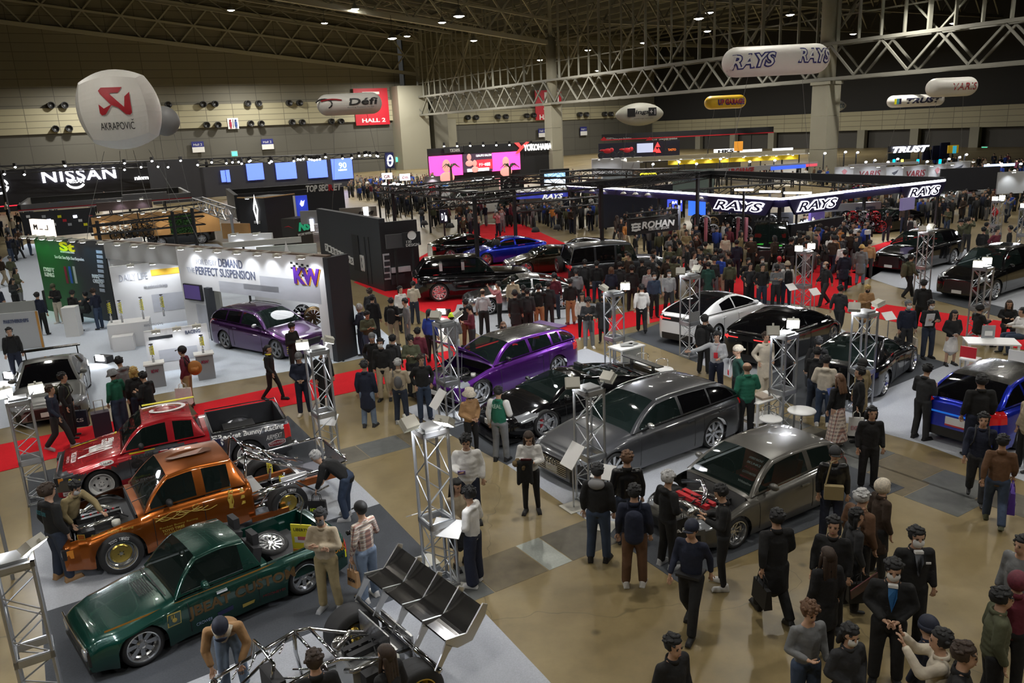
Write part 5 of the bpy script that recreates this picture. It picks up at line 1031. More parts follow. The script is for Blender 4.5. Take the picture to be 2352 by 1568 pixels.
def _st():
 nt=STM.node_tree;b=nt.nodes['Principled BSDF'];tc=nt.nodes.new('ShaderNodeTexCoord');sp=nt.nodes.new('ShaderNodeSeparateXYZ');nt.links.new(tc.outputs['Object'],sp.inputs[0]);n=nt.nodes.new('ShaderNodeTexNoise');n.inputs['Scale'].default_value=3;nt.links.new(tc.outputs['Object'],n.inputs['Vector'])
 ad=nt.nodes.new('ShaderNodeMath');ad.operation='MULTIPLY_ADD';ad.inputs[1].default_value=.5;nt.links.new(n.outputs['Fac'],ad.inputs[0]);nt.links.new(sp.outputs['X'],ad.inputs[2]);r=nt.nodes.new('ShaderNodeValToRGB');nt.links.new(ad.outputs[0],r.inputs['Fac'])
 e_=r.color_ramp.elements;e_[0].position=0;e_[0].color=(.02,.12,.035,1);e_[1].position=.35;e_[1].color=(.03,.033,.036,1);nt.links.new(r.outputs['Color'],b.inputs['Base Color']);b.inputs['Roughness'].default_value=.5
_st()
e3=empty('display_wall',B-d*(L2+L3),R_(KA),'dark display wall with green glow, yellow logo and printed driver names','wall');boxpart('board',(L3/2,.09,kH/2),(L3,.18,kH),STM,e3)
ltr(e3,'St',139,557,170,576,YEL,bold=.035,y=-.01);ltr(e3,'SUSPENSIONS',140,577,171,581,WHITE,y=-.01);ltr(e3,'Your Car. Your Style. Your Suspension.',127,589,193,598,WHITE,y=-.01);ltr(e3,'DRIFT\nKING',103,615,126,635,WHITE,y=-.01,bold=.02);ltr(e3,'MAX\nORIDO',214,631,236,650,WHITE,y=-.01,bold=.02)
for x,c_ in((150,'#8a2038'),(160,'#2a55b0'),(170,'#b8b8b8')):rect(e3,x,612,x+5,650,mat('stripe'+c_,S(c_),.5),'printed_damper',-.006,.01)
for i in range(9):rect(e3,222+i*1.0,575+i*11,236+i*.6,582+i*11,KWG,'printed_spring',-.01,.02)
for i,x in enumerate([84,104,126,146,166,196,220]):wallspot(e3,ucol(e3,x,kH),kH,20,(.15,1,.3)if i<4 else((.5,.7,1)if i<5 else(.1,.6,1)))
for i,x in enumerate([262,300,340,380]):wallspot(e2,ucol(e2,x,kH),kH,6)
for q_,l_ in((KE,L),(e2,L2),(e3,L3)):BOARDS.append((q_.location.copy(),R_(KA),l_,.2))
def damper(p,h,label,col=YEL,group='coil dampers on show'):
 o=empty('coil_damper',p,0,label,'damper',group);MB().bar((0,0,0),(0,0,h),.018,8).bar((0,0,0),(0,0,h*.3),.035,10).build('damper_body',STEEL,o,True)
 pts=[(.055*math.cos(t*.7),.055*math.sin(t*.7),h*(.42+.5*t/56))for t in range(57)];MB().tube(pts,.014,5).build('coil_spring',col,o,True);MB().lathe([(.0,h),(.06,h),(.06,h+.02),(0,h+.03)],12,'Z').build('top_mount',DKW,o);return o
e4,L4,H4=panel('display_board',276,756,613,436,24,KWW,.1,'white lit display board with orange strip reading DAILY LIFE','sign');ltr(e4,'DAILY LIFE',273,628,339,643,mat('print_grey2',S('#a9adb8'),.5),y=-.01);rect(e4,346,616,418,630,mat('orange_strip',S('#f0c040'),.5),'orange_strip',-.01,.01);ltr(e4,'ride comfort and ride height',330,652,385,662,KWG,y=-.01);rect(e4,350,672,430,712,KWG,'printed_car',-.006,.01)
for x in(300,350,400):wallspot(e4,ucol(e4,x,H4),H4,45)
e5,L5,H5=panel('display_counter',255,803,748,340,20,KWW,.9,'white display counter with dampers standing on it','counter');boxpart('step',(L5*.35,-.25,H5*.3),(L5*.5,.5,H5*.6),KWW,e5);ltr(e5,'automotive',330,740,375,747,KWG)
R3_=Matrix.Rotation(e5.rotation_euler.z,3,'Z')
for u,v_,n_ in((.5,.3,'first yellow coil damper on the white counter'),(1.2,.5,'middle yellow coil damper on the white counter'),(1.9,.6,'last yellow coil damper on the white counter'),(.12,.5,'yellow coil damper at the counter corner')):q=Vector(e5.location)+R3_@Vector((u,v_,H5));damper(q,.8,n_)
e6,L6,H6=panel('display_board',346,858,762,478,24,KWW,.08,'low white display board reading RACING with a grey printed race car','sign');ltr(e6,'RACING',425,757,460,765,TXD,y=-.01,bold=.02);rect(e6,341,771,397,778,DKW,'text_bar',-.006,.01);rect(e6,365,798,455,826,KWG,'printed_race_car',-.006,.01)
for x in(358,405,450):wallspot(e6,ucol(e6,x,H6),H6,14,out=.4)
for px,py,yt,lb in((362,886,833,'grey plinth with damper at the near end of the low board'),(476,868,811,'grey plinth with damper at the far end of the low board')):
 p=G(px,py);h=ztop(p,yt);o=empty('plinth',p,R_(24),lb,'plinth');boxpart('plinth_body',(0,0,h/2-.02),(.5,.4,h-.04),mat('plinth_grey',S('#8f8f92'),.5),o);boxpart('plinth_top',(0,0,h),(.58,.48,.04),WHITE,o);lettering('KW',o,0,h*.72,.2,.09,mat('plinth_red',S('#8a2040'),.5),y=-.205,bold=.03);damper((p.x,p.y,h+.02),.55,'coil damper on top of the '+lb.split(' with')[0]+(' at the near end' if px<400 else ' at the far end'))
damper(G(668,838),.85,'tall yellow coil damper post beside the purple booth wagon')
e7,L7,H7=panel('sign_board',2,806,722,92,10,mat('board_white',S('#b4b6b8'),.5),.06,'white board reading PARTNERSHIPS with an orange edge','sign');ltr(e7,'PARTNERSHIPS',8,733,66,741,TXD,bold=.02,y=-.01);boxpart('orange_edge',(L7-.04,-.005,H7/2),(.08,.02,H7),mat('edge_orange',S('#c08a40'),.5),e7)
e8,L8,H8=panel('sign_board',6,780,697,82,10,mat('board_grey',S('#9a9c98'),.5),.06,'grey board standing behind the PARTNERSHIPS board','sign')
for px,py,lb in((1018,724,'bright flood lamp on the floor at the nose of the chrome car'),(240,832,'small flood lamp on a black box shining on the booth floor'),(32,872,'small flood lamp beside the grey coupe')):
 o=empty('floor_flood',G(px,py),R_(-20),lb,'lamp');boxpart('lamp_box',(0,0,.12),(.55,.3,.24),BLACK,o);MB().box((0,-.16,.2),(.34,.03,.2)).build('lens',LAMPW,o);p=G(px,py);spotlamp((p.x,p.y-.25,.3),(p.x+.3,p.y-1.5,0),30,110,(.9,.93,1),.1)
o=empty('lightbox_sign',AT(78,541,36.5),R_(-35),'warm glowing box sign above the green wall','sign');w_=(AT(165,541,33)-AT(78,541,36.5)).length*.62;boxpart('board',(.95,0,.38),(1.9,.15,.75),emat('warm_box',(1,.87,.78),1.1),o);lettering('M',o,.5,.42,.28,.22,BLACK,y=-.09);boxpart('bracket_mark',(.98,-.09,.33),(.26,.02,.03),BLACK,o);boxpart('bracket_mark',(1.45,-.09,.33),(.26,.02,.03),BLACK,o);boxpart('bracket_mark',(1.57,-.09,.43),(.03,.02,.2),BLACK,o);boxpart('post',(.9,.05,-o.location.z/2),(.12,.12,o.location.z),BLACK,o)
e9,_,_=panel('booth_counter',104,712,668,150,10,BLACK,.6,'black display counter with yellow springs at the green wall','counter');e10,_,_=panel('booth_counter',152,775,708,172,10,WHITE,.5,'small white counter in the pale booth','counter')
for px,py in((128,655),(136,652),(144,660),(160,668),(168,672),(176,665)):q=G(px,py,1.0);damper(q,.5,'small yellow coil damper on the black counter',group='dampers on the black counter')
def showwheel(p,yaw,label,r=.36,st='y',m=GLOSSK,w=.3,grp=None,n=10):
 wheelmesh(r*.99,w,r*.97,st,n,.05);k=(r*.99,w,r*.97,st,n,.05);kk=('show',)+k+(m.name,)
 if kk not in _WM:_WM[kk]=_WH[k][1].mesh('rim',m,False,True)
 o=link('alloy_exhibit',_WM[kk],None,p,yaw);return tag(o,label,'wheel',grp)
for px,py,yaw,lb in((692,722,R_(-10),'black display wheel on a stand inside the car bay'),(720,727,R_(10),'bronze spoked display wheel beside the car bay pier'),(791,672,R_(-60),'upper black display wheel at the booth corner'),(796,716,R_(-60),'lower steel display wheel at the booth corner')):
 q=AT(px,py,G(px,py+60).y if px<780 else G(790,770).y);showwheel(q,yaw,lb,.35,'y',STEEL if 'lower' in lb else(mat('bronze_rim',(.25,.17,.08),.3,.8)if 'bronze' in lb else GLOSSK),.34);o=empty('wheel_stand',(q.x,q.y+.1,0),yaw,'stand of the '+lb,'stand');boxpart('post',(0,.05,q.z/2),(.12,.12,q.z),GREYP,o);boxpart('foot',(0,0,.02),(.5,.5,.04),GREYP,o)
e,L,Hh=hang('brand_sign',773,650,662,796,27.0,-20,WHITE,'small white sign with red BBS letters',posts=1);lettering('BBS',e,L/2,Hh/2,L*.7,Hh*.6,RED,bold=.03)
e,L,Hh=panel('booth_wall',884,669,503,735,122,mat('slate_wall',S('#2c2f34'),.55),.3,'tall slate grey booth wall with a row of numbered white squares','wall')
for i,s in enumerate(('7','1','3','0','2','5','6','9','5')):x=748+i*7.3;y=560+i*3.9;rect(e,x,y,x+6.2,y+16,WHITE,'number_square',-.02,.03);ltr(e,s,x+1.2,y+3,x+5,y+12,BLACK,y=-.045,depth=.004)
rect(e,812,540,826,620,BLACK,'doorway',-.02,.03);[rect(e,x,545,x+1,650,BLACK,'groove',-.012,.02)for x in(841,850)];ltr(e,'130',830,586,838,622,WHITE,y=-.03)
e,L,Hh=panel('booth_wall',884,669,512,958,24,MAT90,.2,'black wall with posters behind the black luxury SUV','wall');rect(e,881,582,896,642,KWG,'poster_strip',-.02);[rect(e,882,586+i*14,895,596+i*14,DKW,'poster_picture',-.05,.01)for i in range(4)]
rect(e,898,612,942,624,KWG,'white_can_row',-.06,.1);rect(e,898,630,930,652,DKW,'poster',-.05)
e,L,Hh=hang('hanging_sign',926,535,566,965,35.5,20,MAT90,'black hanging sign reading 130 DESIGN',posts=1);ltr(e,'130\nDESIGN',932,551,962,565,WHITE);MB().lathe([(.0,.02),(.16,.02),(.2,0)],16,'Y',(L/2,-.03,Hh*.78)).build('ring_emblem',WHITE,e)
e,L,Hh=hang('hanging_sign',887,540,572,924,35.8,20,mat('picture_grey',S('#4a4c50'),.5),'grey picture banner next to the 130 DESIGN sign',posts=1)
def boxtruss(e,a,b,w=.28,m=BLACK,r=.022,st=.5,diag=.012,nm=('chord','lacing')):
 a,b=Vector(a),Vector(b);d=(b-a).normalized();u=d.cross(Vector((0,0,1)));u=u.normalized()if u.length>.1 else Vector((1,0,0));v=d.cross(u).normalized();h=w/2;L=(b-a).length;n=max(2,int(L/st));C4=[u*h+v*h,-u*h+v*h,-u*h-v*h,u*h-v*h]
 for c in C4:MB().bar(a+c,b+c,r,6).build(nm[0],m,e)
 mb=MB()
 for i in range(n):
  p,q=a+d*(L*i/n),a+d*(L*(i+1)/n)
  for k in range(4):
   c0,c1=C4[k],C4[(k+1)%4];mb.bar(p+c0,q+c1,diag,4,caps=False)if(i+k)%2==0 else mb.bar(p+c1,q+c0,diag,4,caps=False);
   if i%2==0:mb.bar(p+c0,p+c1,diag,4,caps=False)
 o=mb.build(nm[1],m,e);o['kind']='stuff';return e
TZ=4.3;c0=G(1102,676);c1=c0+UV*along(c0,AU,1600,TZ);c3=c0+VV*8.5;c2=c1+VV*8.5;cl=c0+VV*along(c0,122,868,TZ)
def Z(p,z):return Vector((p.x,p.y,z))
for lb,a,b in(('near black truss beam over the dark show cars',c0,c1),('far black truss beam behind the dark show cars',c3,c2),('black truss beam from the slate wall to the near corner',cl,c0),('black cross truss beam above the off-roader',c0+UV*7.5,c0+UV*7.5+VV*8.5),('black cross truss beam under the banner',c1,c2)):
 e=empty('truss_beam',(0,0,0),0,lb,'truss');boxtruss(e,Z(a,TZ),Z(b,TZ),.32,mat('black_truss',(.03,.03,.032),.4,.4),.028,.6)
for lb,p in(('black pole before the chrome car',c0),('black pole before the off-roader',c0+UV*along(c0,AU,1381,2)),('black pole at the crowd edge under the banner',c1),('black pole behind the blue sedan',c3),('black pole behind the off-roader',c3+UV*7.5)):
 e=empty('truss_pole',(p.x,p.y,0),R_(AU),lb,'pole');boxpart('pole',(0,0,TZ/2),(.14,.14,TZ),BLACK,e);boxpart('foot',(0,0,.02),(.6,.6,.04),BLACK,e)
for i,(px,py)in enumerate([(1230,531),(1280,525),(975,515),(1035,521),(1545,502),(968,490),(1280,486),(1140,560)]):
 q=G(px,py,TZ-.25);e=empty('spot_lamp',q,0,'round white spot lamp on the black truss','lamp','spot lamps on the black truss');MB().lathe([(0,.14),(.08,.12),(.13,0),(.12,-.02)],12,'Z').build('lamp_can',BLACK,e,True);MB().lathe([(0,-.015),(.12,-.02)],12,'Z').build('lens',LAMPW,e);boxpart('clamp',(0,0,.2),(.04,.04,.16),BLACK,e);spotlamp(q-Vector((0,0,.05)),Z(q,0)+Vector((0,-.8,0)),130,100)
e,L,Hh=hang('banner',1444,503,541,1556,36.0,24,mat('banner_black',(.022,.023,.025),.5),'black hanging banner reading ROHAN with a round emblem',posts=0);ltr(e,'ROHAN',1474,506,1548,521,WHITE,bold=.03,shear=.15);ltr(e,'EURO ART DESIGN',1489,521,1535,527,WHITE)
for a_ in range(3):rect(e,1449+a_*.5,513+a_*6.5,1470,517+a_*6.5,WHITE,'emblem_bar')
MB().lathe([(.14,.0),(.2,.0),(.2,.03),(.14,.03)],16,'Y',(onb(e,1459,522)[0],-.05,onb(e,1459,522)[1])).build('emblem_ring',WHITE,e);boxtruss(e,(0,.1,Hh+.1),(L,.1,Hh+.1),.24,BLACK,.02);[boxpart('hanger',(x,.1,Hh+.35),(.03,.03,.5),BLACK,e)for x in(.3,L-.3)]
spotlamp(Vector(e.location)+Matrix.Rotation(e.rotation_euler.z,3,'Z')@Vector((L*.8,-.7,Hh+.2)),Vector(e.location)+Matrix.Rotation(e.rotation_euler.z,3,'Z')@Vector((L*.75,0,Hh*.4)),14,80)
cz=3.1;K0=G(1792,459,cz);KL=G(1303,427,cz);KR=G(2170,415,cz);IND=mat('canopy_indigo',(.018,.016,.07),.4);LED=emat('led_strip',(.97,.96,1),7)
def canopy_arm(a,b,lb,boards):
 d=(b-a);L=d.length;ang=math.atan2(d.y,d.x);e=empty('lit_canopy',(a.x,a.y,0),ang,lb,'canopy');n=Vector((math.sin(ang),-math.cos(ang),0));s=1
 boxpart('fascia',(L/2,.15,cz-.19),(L,.3,.36),IND,e);nseg=4
 for i in range(nseg):boxpart('led_strip',(L*(i+.5)/nseg,-.03,cz+.04),(L/nseg-.03,.08,.10),LED,e)
 for x0,x1,y0,y1 in boards:
  u0,v0=onb(e,x0,y1);u1,v1=onb(e,x1,y1);_,vt=onb(e,x0,y0);vb=min(v0,v1)
  if u0>u1:u0,u1=u1,u0
  w=u1-u0;pts=[(u0-.45,cz-.03),(u1+.45,cz-.03),(u1+.3,cz-.38),(u1+.0,cz-.80),(u0-.0,cz-.80),(u0-.3,cz-.38)];decal(pts,e,IND,'sign_board',y=-.02,th=.14)
  for m_,bo,yy in((emat('sign_rim',(.95,.93,1),3.5),.085,-.18),(IND,.012,-.21)):lettering('RAYS',e,(u0+u1)/2,cz-.42,w*.9,.42,m_,y=yy,bold=bo,shear=.3,depth=.012)
 for x in(.2,L*.5,L-.2):boxpart('post',(x,.2,cz/2-.1),(.12,.12,cz-.2),BLACK,e)
 return e,L
eL=canopy_arm(KL,K0,'canopy arm with a white light line running away past the banner',[(1643,1763,455,490)])[0];eR=canopy_arm(K0,KR,'canopy arm with a white light line and two lettered boards',[(1822,1917,452,492),(2078,2152,422,455)])[0]
b_=K0+(KL-K0)+(KR-K0);e=empty('canopy_back',(0,0,0),0,'dark rear fascia ring of the glowing canopy','canopy')
for a,c in((KL,b_),(KR,b_)):piece('fascia',Z(a,cz-.05),Z(c,cz-.05),.2,MAT90,e,.5);boxtruss(e,Z(a.lerp(K0,.3),cz-.2),Z(c,cz-.2),.3,BLACK,.025,.8)
boxpart('post',(b_.x,b_.y,cz/2),(.2,.2,cz),BLACK,e)
for i in range(10):
 q=(KL.lerp(K0,.15+.08*i))+VV*(3+(i%3)*2.5);o=empty('spot_lamp',Z(q,cz-.2),0,'pale round lamp inside the glowing canopy frame','lamp','lamps inside the canopy frame');MB().lathe([(0,.12),(.1,.1),(.2,0),(.18,-.02)],12).build('lamp_can',OFFW,o,True);MB().lathe([(0,-.02),(.16,-.02)],12).build('lens',emat('canopy_lamp',(1,.98,.9),8),o);boxpart('rod',(0,0,.3),(.03,.03,.5),BLACK,o)
for x0,y0,x1 in((1687,434,1727),(1744,438,1788),(1800,441,1862)):
 e,L,Hh=hang('tube_lamp',x0,y0,y0+4,x1,40,AU-64,LED,'white strip lamp inside the canopy, starting at column post',posts=1);e['label']={1687:'short white strip lamp in the canopy, beside the first post',1744:'middle white strip lamp in the canopy',1800:'long white strip lamp near the canopy corner'}[x0]
for p in(K0.lerp(KL,.3),K0.lerp(KR,.3),K0.lerp(KR,.7)):arealamp(Z(p,cz-.7)+VV*2,.8,160,(.85,.88,1),Z(p,0)+VV*2)
e,L,Hh=panel('booth_wall',1935,577,497,1818,AU+0,MAT90,.3,'black partition wall under the glowing canopy corner','wall',L=None);
e,L,Hh=hang('hanging_screen',1862,478,520,1892,G(1870,560).y-1,AU,emat('screen_purple',(.06,.04,.14),.7),'small violet screen hanging at the black partition',posts=0)
e,L,Hh=hang('hanging_screen',2073,456,484,2100,38,AU,emat('screen_green_violet',(.12,.10,.2),.8),'small violet and green screen under the farther lettered board',posts=1)
e,L,Hh=hang('booth_wall',1378,440,525,1545,52,AU,mat('indigo_wall',(.02,.022,.035),.5),'wide dark wall behind the banner','wall');rect(e,1532,456,1566,487,emat('blue_screen',(.05,.08,.55),1.2),'blue_screen');ltr(e,'RAYS',1541,461,1564,467,EWHITE,shear=.2,y=-.08)
for i,x in enumerate((1585,1595,1610)):e,L,Hh=hang('light_strip',x,456,495,x+9,48+i*.4,AU,emat('blue_strip',(.03,.12,.75),1.5),['first blue lit strip','second blue lit strip','third blue lit strip'][i]+' of the wheel display wall',posts=0)
for i in range(22):
 px=1600+(i%11)*19;py=505+(i//11)*20+(i%3)*3;q=AT(px,py,42.5+(i%4)*.3);showwheel(q,R_(-15),'%s display wheel of the %s row on the rack under the canopy'%(ORD[i%11],['upper','lower'][i//11]),.33,'thin',[GLOSSK,WGREY_,mat('bronze_rim',(.25,.17,.08),.3,.8),GLOSSK][i%4]if 0 else[GLOSSK,STEEL,mat('bronze_rim',(.25,.17,.08),.3,.8),GLOSSK][i%4],.2,'display wheels under the canopy')
e,L,Hh=hang('wheel_rack',1590,495,560,1820,43.5,AU-40,MAT90,'long black wheel rack wall under the canopy','rack',posts=0)
for x in(1600,1622,1696,1712):e2_,l_,h_=hang('lit_post',x,500,555,x+3,42.2,AU,mat('post_pink',(.6,.2,.25),.5),'red and white post of the wheel rack at the crowd',cat='post',group='red and white rack posts',posts=0)
e,L,Hh=hang('wheel_rack',1895,470,487,2020,44,AU-28,mat('rack_white',S('#8a8c92'),.5),'grey rack fascia with new wheels below it right of the partition','rack',posts=3);ltr(e,'2024 NEW WHEELS',1965,474,2010,481,TXD)
for i in range(14):
 px=1945+(i%7)*13;py=498+(i//7)*22;q=AT(px,py,42.0);showwheel(q,R_(-10),'%s display wheel of the %s row right of the black partition'%(ORD[i%7],['upper','lower'][i//7]),.33,'thin',[GLOSSK,RED,GLOSSK,STEEL][i%4],.2,'display wheels right of the partition')
for px,py in((1969,532),(1995,534)):e,L,Hh=hang('notice',px-3,py-5,py+5,px+4,38,AU,WHITE,'small white notice on the rack, %s'%('first' if px<1980 else 'second'),posts=1)
NB=mat('stage_black',(.010,.010,.014),.45)
e,L,Hh=hang('stage_wall',-70,396,500,348,98,AU,NB,'huge black stage wall with glowing white NISSAN letters','wall',posts=0);ltr(e,'NISSAN',96,389,265,414,emat('sign_glow_violet',(.86,.84,1),5),bold=.02,y=-.3,spacing=1.12);ltr(e,'NISSAN',154,413,193,420,EWHITE,y=-.2,bold=.02)
pts=[onb(e,173+20*math.cos(t*PI/10),418+13*math.sin(t*PI/10))for t in range(1,10)];MB().tube([(u,-.25,v)for u,v in pts],.16,6).build('emblem_arc',EWHITE,e,True);pts=[onb(e,0+18*math.cos(t*PI/10),428+16*math.sin(t*PI/10))for t in range(20)];MB().tube([(u,-.25,v)for u,v in pts],.14,6).build('emblem_arc',EWHITE,e,True);ltr(e,'NISSAN',-20,424,16,431,EWHITE,y=-.2)
ltr(e,'nism',309,404,340,412,EWHITE,y=-.2,bold=.04);ltr(e,'o',347,403,357,411,emat('red_glow',(.9,.08,.1),1.2),y=-.2,bold=.05);rect(e,-60,474,42,476,emat('red_line',(.9,.02,.04),2),'red_light_line');rect(e,435,446,500,448,emat('red_line',(.9,.02,.04),2),'red_light_line')
e,L,Hh=hang('stage_wall',345,372,470,460,99,AU,mat('stage_charcoal',(.016,.016,.019),.6),'dark stage wall linking the glowing letters and the blue panels','wall',posts=0)
e,L,Hh=hang('stage_wall',458,385,455,812,103,AU,mat('stage_slate',(.030,.030,.036),.6),'slate stage wall carrying blue lit panels','wall',posts=0)
BL=emat('blue_panel',(.13,.22,1.0),1.35)
for x0,x1,y0,y1 in((507,517,391,418),(519,527,390,418),(566,604,375,413),(633,679,373,411),(706,750,368,408),(761,808,364,411)):rect(e,x0,y0,x1,y1,BL,'blue_panel',-.2,.2)
ltr(e,'90',776,373,793,386,EWHITE,y=-.4,bold=.0);ltr(e,'NISSAN',775,388,794,392,EWHITE,y=-.4)
e,L,Hh=hang('banner',886,351,387,904,100,AU,mat('banner_blue',(.02,.025,.12),.5),'tall navy banner with a white ring emblem',posts=1);pts=[onb(e,895+5.5*math.cos(t*PI/8),369+12*math.sin(t*PI/8))for t in range(17)];MB().tube([(u,-.15,v)for u,v in pts],.10,6).build('ring_emblem',EWHITE,e,True);rect(e,888,367,902,370,EWHITE,'emblem_bar',-.15)
GL2=emat('stage_spot_glow',(.85,.9,1),45)
SP_ME=MB().sphere((0,0,0),.13,8,6,sc=(1,1,.7)).mesh('lens',GL2,True)
STAGESP=[(35,384),(56,401),(10,400),(148,378),(150,381),(286,375),(286,390),(349,370),(363,383),(386,384),(415,369),(324,384),(454,379),(486,373),(520,375),(534,373),(548,372),(553,370),(575,369),(619,374),(622,368),(624,371),(675,370),(684,366),(690,367),(697,365),(710,366),(716,367),(722,368),(728,367),(735,366),(748,361),(787,364),(808,363),(825,358),(838,357),(842,356),(850,357),(865,357),(868,359),(555,376),(572,371)]
for px,py in STAGESP:e=empty('stage_spot',AT(px,py,95),0,'tiny bright stage spot above the far stages','lamp','stage spots along the far wall');link('lens',SP_ME,e);boxpart('lamp_can',(0,0,.3),(.3,.3,.35),BLACK,e);
e=empty('lighting_rig',(0,0,0),0,'long black lighting rig above the far stages','truss')
a=AT(-60,392,96);b=AT(900,356,120);boxtruss(e,a,b,.8,BLACK,.08,2.5,.05);[boxpart('leg',(q.x,q.y,q.z/2),(.3,.3,q.z),BLACK,e)for q in(a.lerp(b,t)for t in(.05,.5,.86,.98))]
FG_=mat('fascia_midgrey',S('#6e6e70'),.5);FR=mat('fascia_red',S('#a01c28'),.5)
e,L,Hh=hang('fascia_ring',41,471,487,438,60,AU-6,FG_,'low grey fascia ring with a red stripe over a dark booth','fascia',posts=3);boxpart('red_stripe',(L/2,-.03,Hh*.22),(L,.04,Hh*.16),FR,e);boxpart('white_stripe',(L/2,-.03,Hh*.07),(L,.04,Hh*.10),WHITE,e);boxpart('side_fascia',(.1,5,Hh*.5),(.2,10,Hh),FG_,e);boxpart('side_fascia',(L-.1,5,Hh*.5),(.2,10,Hh),FG_,e);boxpart('rear_fascia',(L/2,10,Hh*.5),(L,.2,Hh),BLACK,e);boxpart('sign_hump',(L*.72,.1,Hh*1.2),(3.2,.2,Hh*.4),FG_,e)
for t in(.1,.35,.6,.85):q=Vector(e.location)+Matrix.Rotation(e.rotation_euler.z,3,'Z')@Vector((L*t,4,Hh));arealamp(q,.8,110,(.9,.95,1),q-Vector((0,0,4)))
e,L,Hh=hang('picture_wall',222,466,486,346,57,AU-10,mat('picture_brown',(.07,.045,.04),.5,noise=.5,nscale=.7),'dark picture wall with two glowing spots above the wheel wall','wall',posts=2)
for x in(255,307):wallspot(e,ucol(e,x,4),Hh+.05,45,(.8,.75,1))
e,L,Hh=hang('booth_wall',52,489,548,222,58,AU-6,MAT90,'dark cluttered booth wall under the grey fascia ring','wall',posts=0);[rect(e,x,494+(i%3)*9,x+9,500+(i%3)*9,[WHITE,YEL,RED,STEEL,EBLUEW][i%5],'product')for i,x in enumerate(range(60,212,12))]
e,L,Hh=hang('wheel_wall',213,497,552,502,51,16,mat('pale_plywood',S('#b98d58'),.5,noise=.08,nscale=1),'long plywood wall hung with wheels','wall',posts=0);wa=e
for i in range(6):wallspot(e,L*(i+.5)/6,Hh,40,(1,.9,.7),out=.9,down=1.8,glow=True)
for k_,(px,py,c)in enumerate([(240,523,0),(265,521,0),(290,519,0),(315,515,1),(339,513,1),(267,540,1),(293,537,1),(317,535,1),(342,532,1),(300,548,1),(320,551,1),(345,549,1)]):
 u,v=onb(e,px,py);q=Vector(e.location)+Matrix.Rotation(e.rotation_euler.z,3,'Z')@Vector((u,-.18,v));showwheel(q,e.rotation_euler.z+PI,ORD[k_]+(' wheel, white,' if c==0 else ' wheel, black,')+' hung on the plywood wall',.36,'thin',WHITE if c==0 else GLOSSK,.22,('white' if c==0 else 'black')+' wheels on the plywood wall')
e,L,Hh=hang('planter_wall',390,496,538,446,50.3,16,mat('moss_back',(.02,.05,.015),.9),'green leaf panel on the plywood wall','plant',posts=0);mb=MB();rl=random.Random(4)
for i in range(420):x,z=rl.uniform(0,L),rl.uniform(0,Hh);c=Vector((x,-.03,z));a_=Vector((rl.uniform(-1,1),-rl.uniform(.3,1),rl.uniform(-.6,1))).normalized()*.14;b2=a_.cross(Vector((0,1,0)))*.4;mb.add([c,c+a_*.5+b2,c+a_,c+a_*.5-b2],[(0,1,2,3)])
mb.build('foliage',mat('leaf_green',(.05,.16,.03),.5),e)
e,L,Hh=hang('wood_box',510,513,548,571,46,-25,mat('pale_plywood',S('#b98d58'),.5),'plywood booth block left of the black diamond logo box','wall',posts=0)
e=empty('truss_beam',(0,0,0),0,'black truss rails crossing before the plywood wall','truss')
for y0,y1 in((508,476),(530,505)):boxtruss(e,AT(208,y0,47),AT(470,y1,50),.5,BLACK,.035,1.1,.02)
for px,y0 in((222,507),(395,486),(440,478)):q=AT(px,y0,48);boxpart('post',(q.x,q.y,q.z/2),(.15,.15,q.z),BLACK,e)
e=empty('show_truss',(0,0,0),0,'chrome lamp truss over the crowd left of the diamond logo box','truss');boxtruss(e,AT(455,465,50),AT(530,492,44),.6,STEEL,.04,.8,.025);q=AT(530,492,44);boxpart('post',(q.x,q.y,q.z/2),(.12,.12,q.z),STEEL,e)
e,L,Hh=hang('booth_wall',548,446,520,792,62,22,mat('tuner_slate',S('#24272e'),.5),'wide slate fascia reading TOP SECRET','wall',posts=0);ltr(e,'TOP SEC',703,425,754,439,WHITE,bold=.04,shear=.2);ltr(e,'R',755,424,764,437,RED,bold=.05);ltr(e,'ET',765,422,785,436,WHITE,bold=.04,shear=.2);boxpart('side_fascia',(-.1,4,Hh-1),(.3,10,2),mat('tuner_slate',S('#24272e'),.5),e);boxpart('rear_fascia',(L/2,9,Hh-.8),(L,.3,1.4),MAT90,e)
def cornerbox(name,xc,yb,yt,xl,xr,a1,a2,m,label,top=None):
 A=G(xc,yb);h=ztop(A,yt);l1=abs(along(A,a1,xl,h/2));l2=abs(along(A,a2,xr,h/2));e=empty(name,A,R_(a1),label,'booth');boxpart('body',(-l1/2,l2/2,h/2),(l1,l2,h),m,e)
 if top:[boxpart('top_edge',c_,d_,top,e)for c_,d_ in(((-l1/2,0,h+.03),(l1,.12,.06)),((0,l2/2,h+.03),(.12,l2,.06)))]
 return e,l1,l2,h
e,l1,l2,h=cornerbox('logo_tower',623,588,455,556,681,-30,60,mat('tower_black',(.02,.021,.024),.45),'black square tower with white diamond logo',WOODM)
u,v=onb(e,589,481);MB().add([(u-.22,-.06,v),(u,-.06,v+.95),(u+.22,-.06,v),(u,-.06,v-.95),(u-.09,-.06,v),(u,-.06,v+.45),(u+.09,-.06,v),(u,-.06,v-.45)],[(0,1,5,4),(1,2,6,5),(2,3,7,6),(3,0,4,7)]).build('diamond_emblem',EWHITE,e);ltr(e,'RENAULT',585,507,599,513,WHITE);wallspot(e,u-.1,h,40)
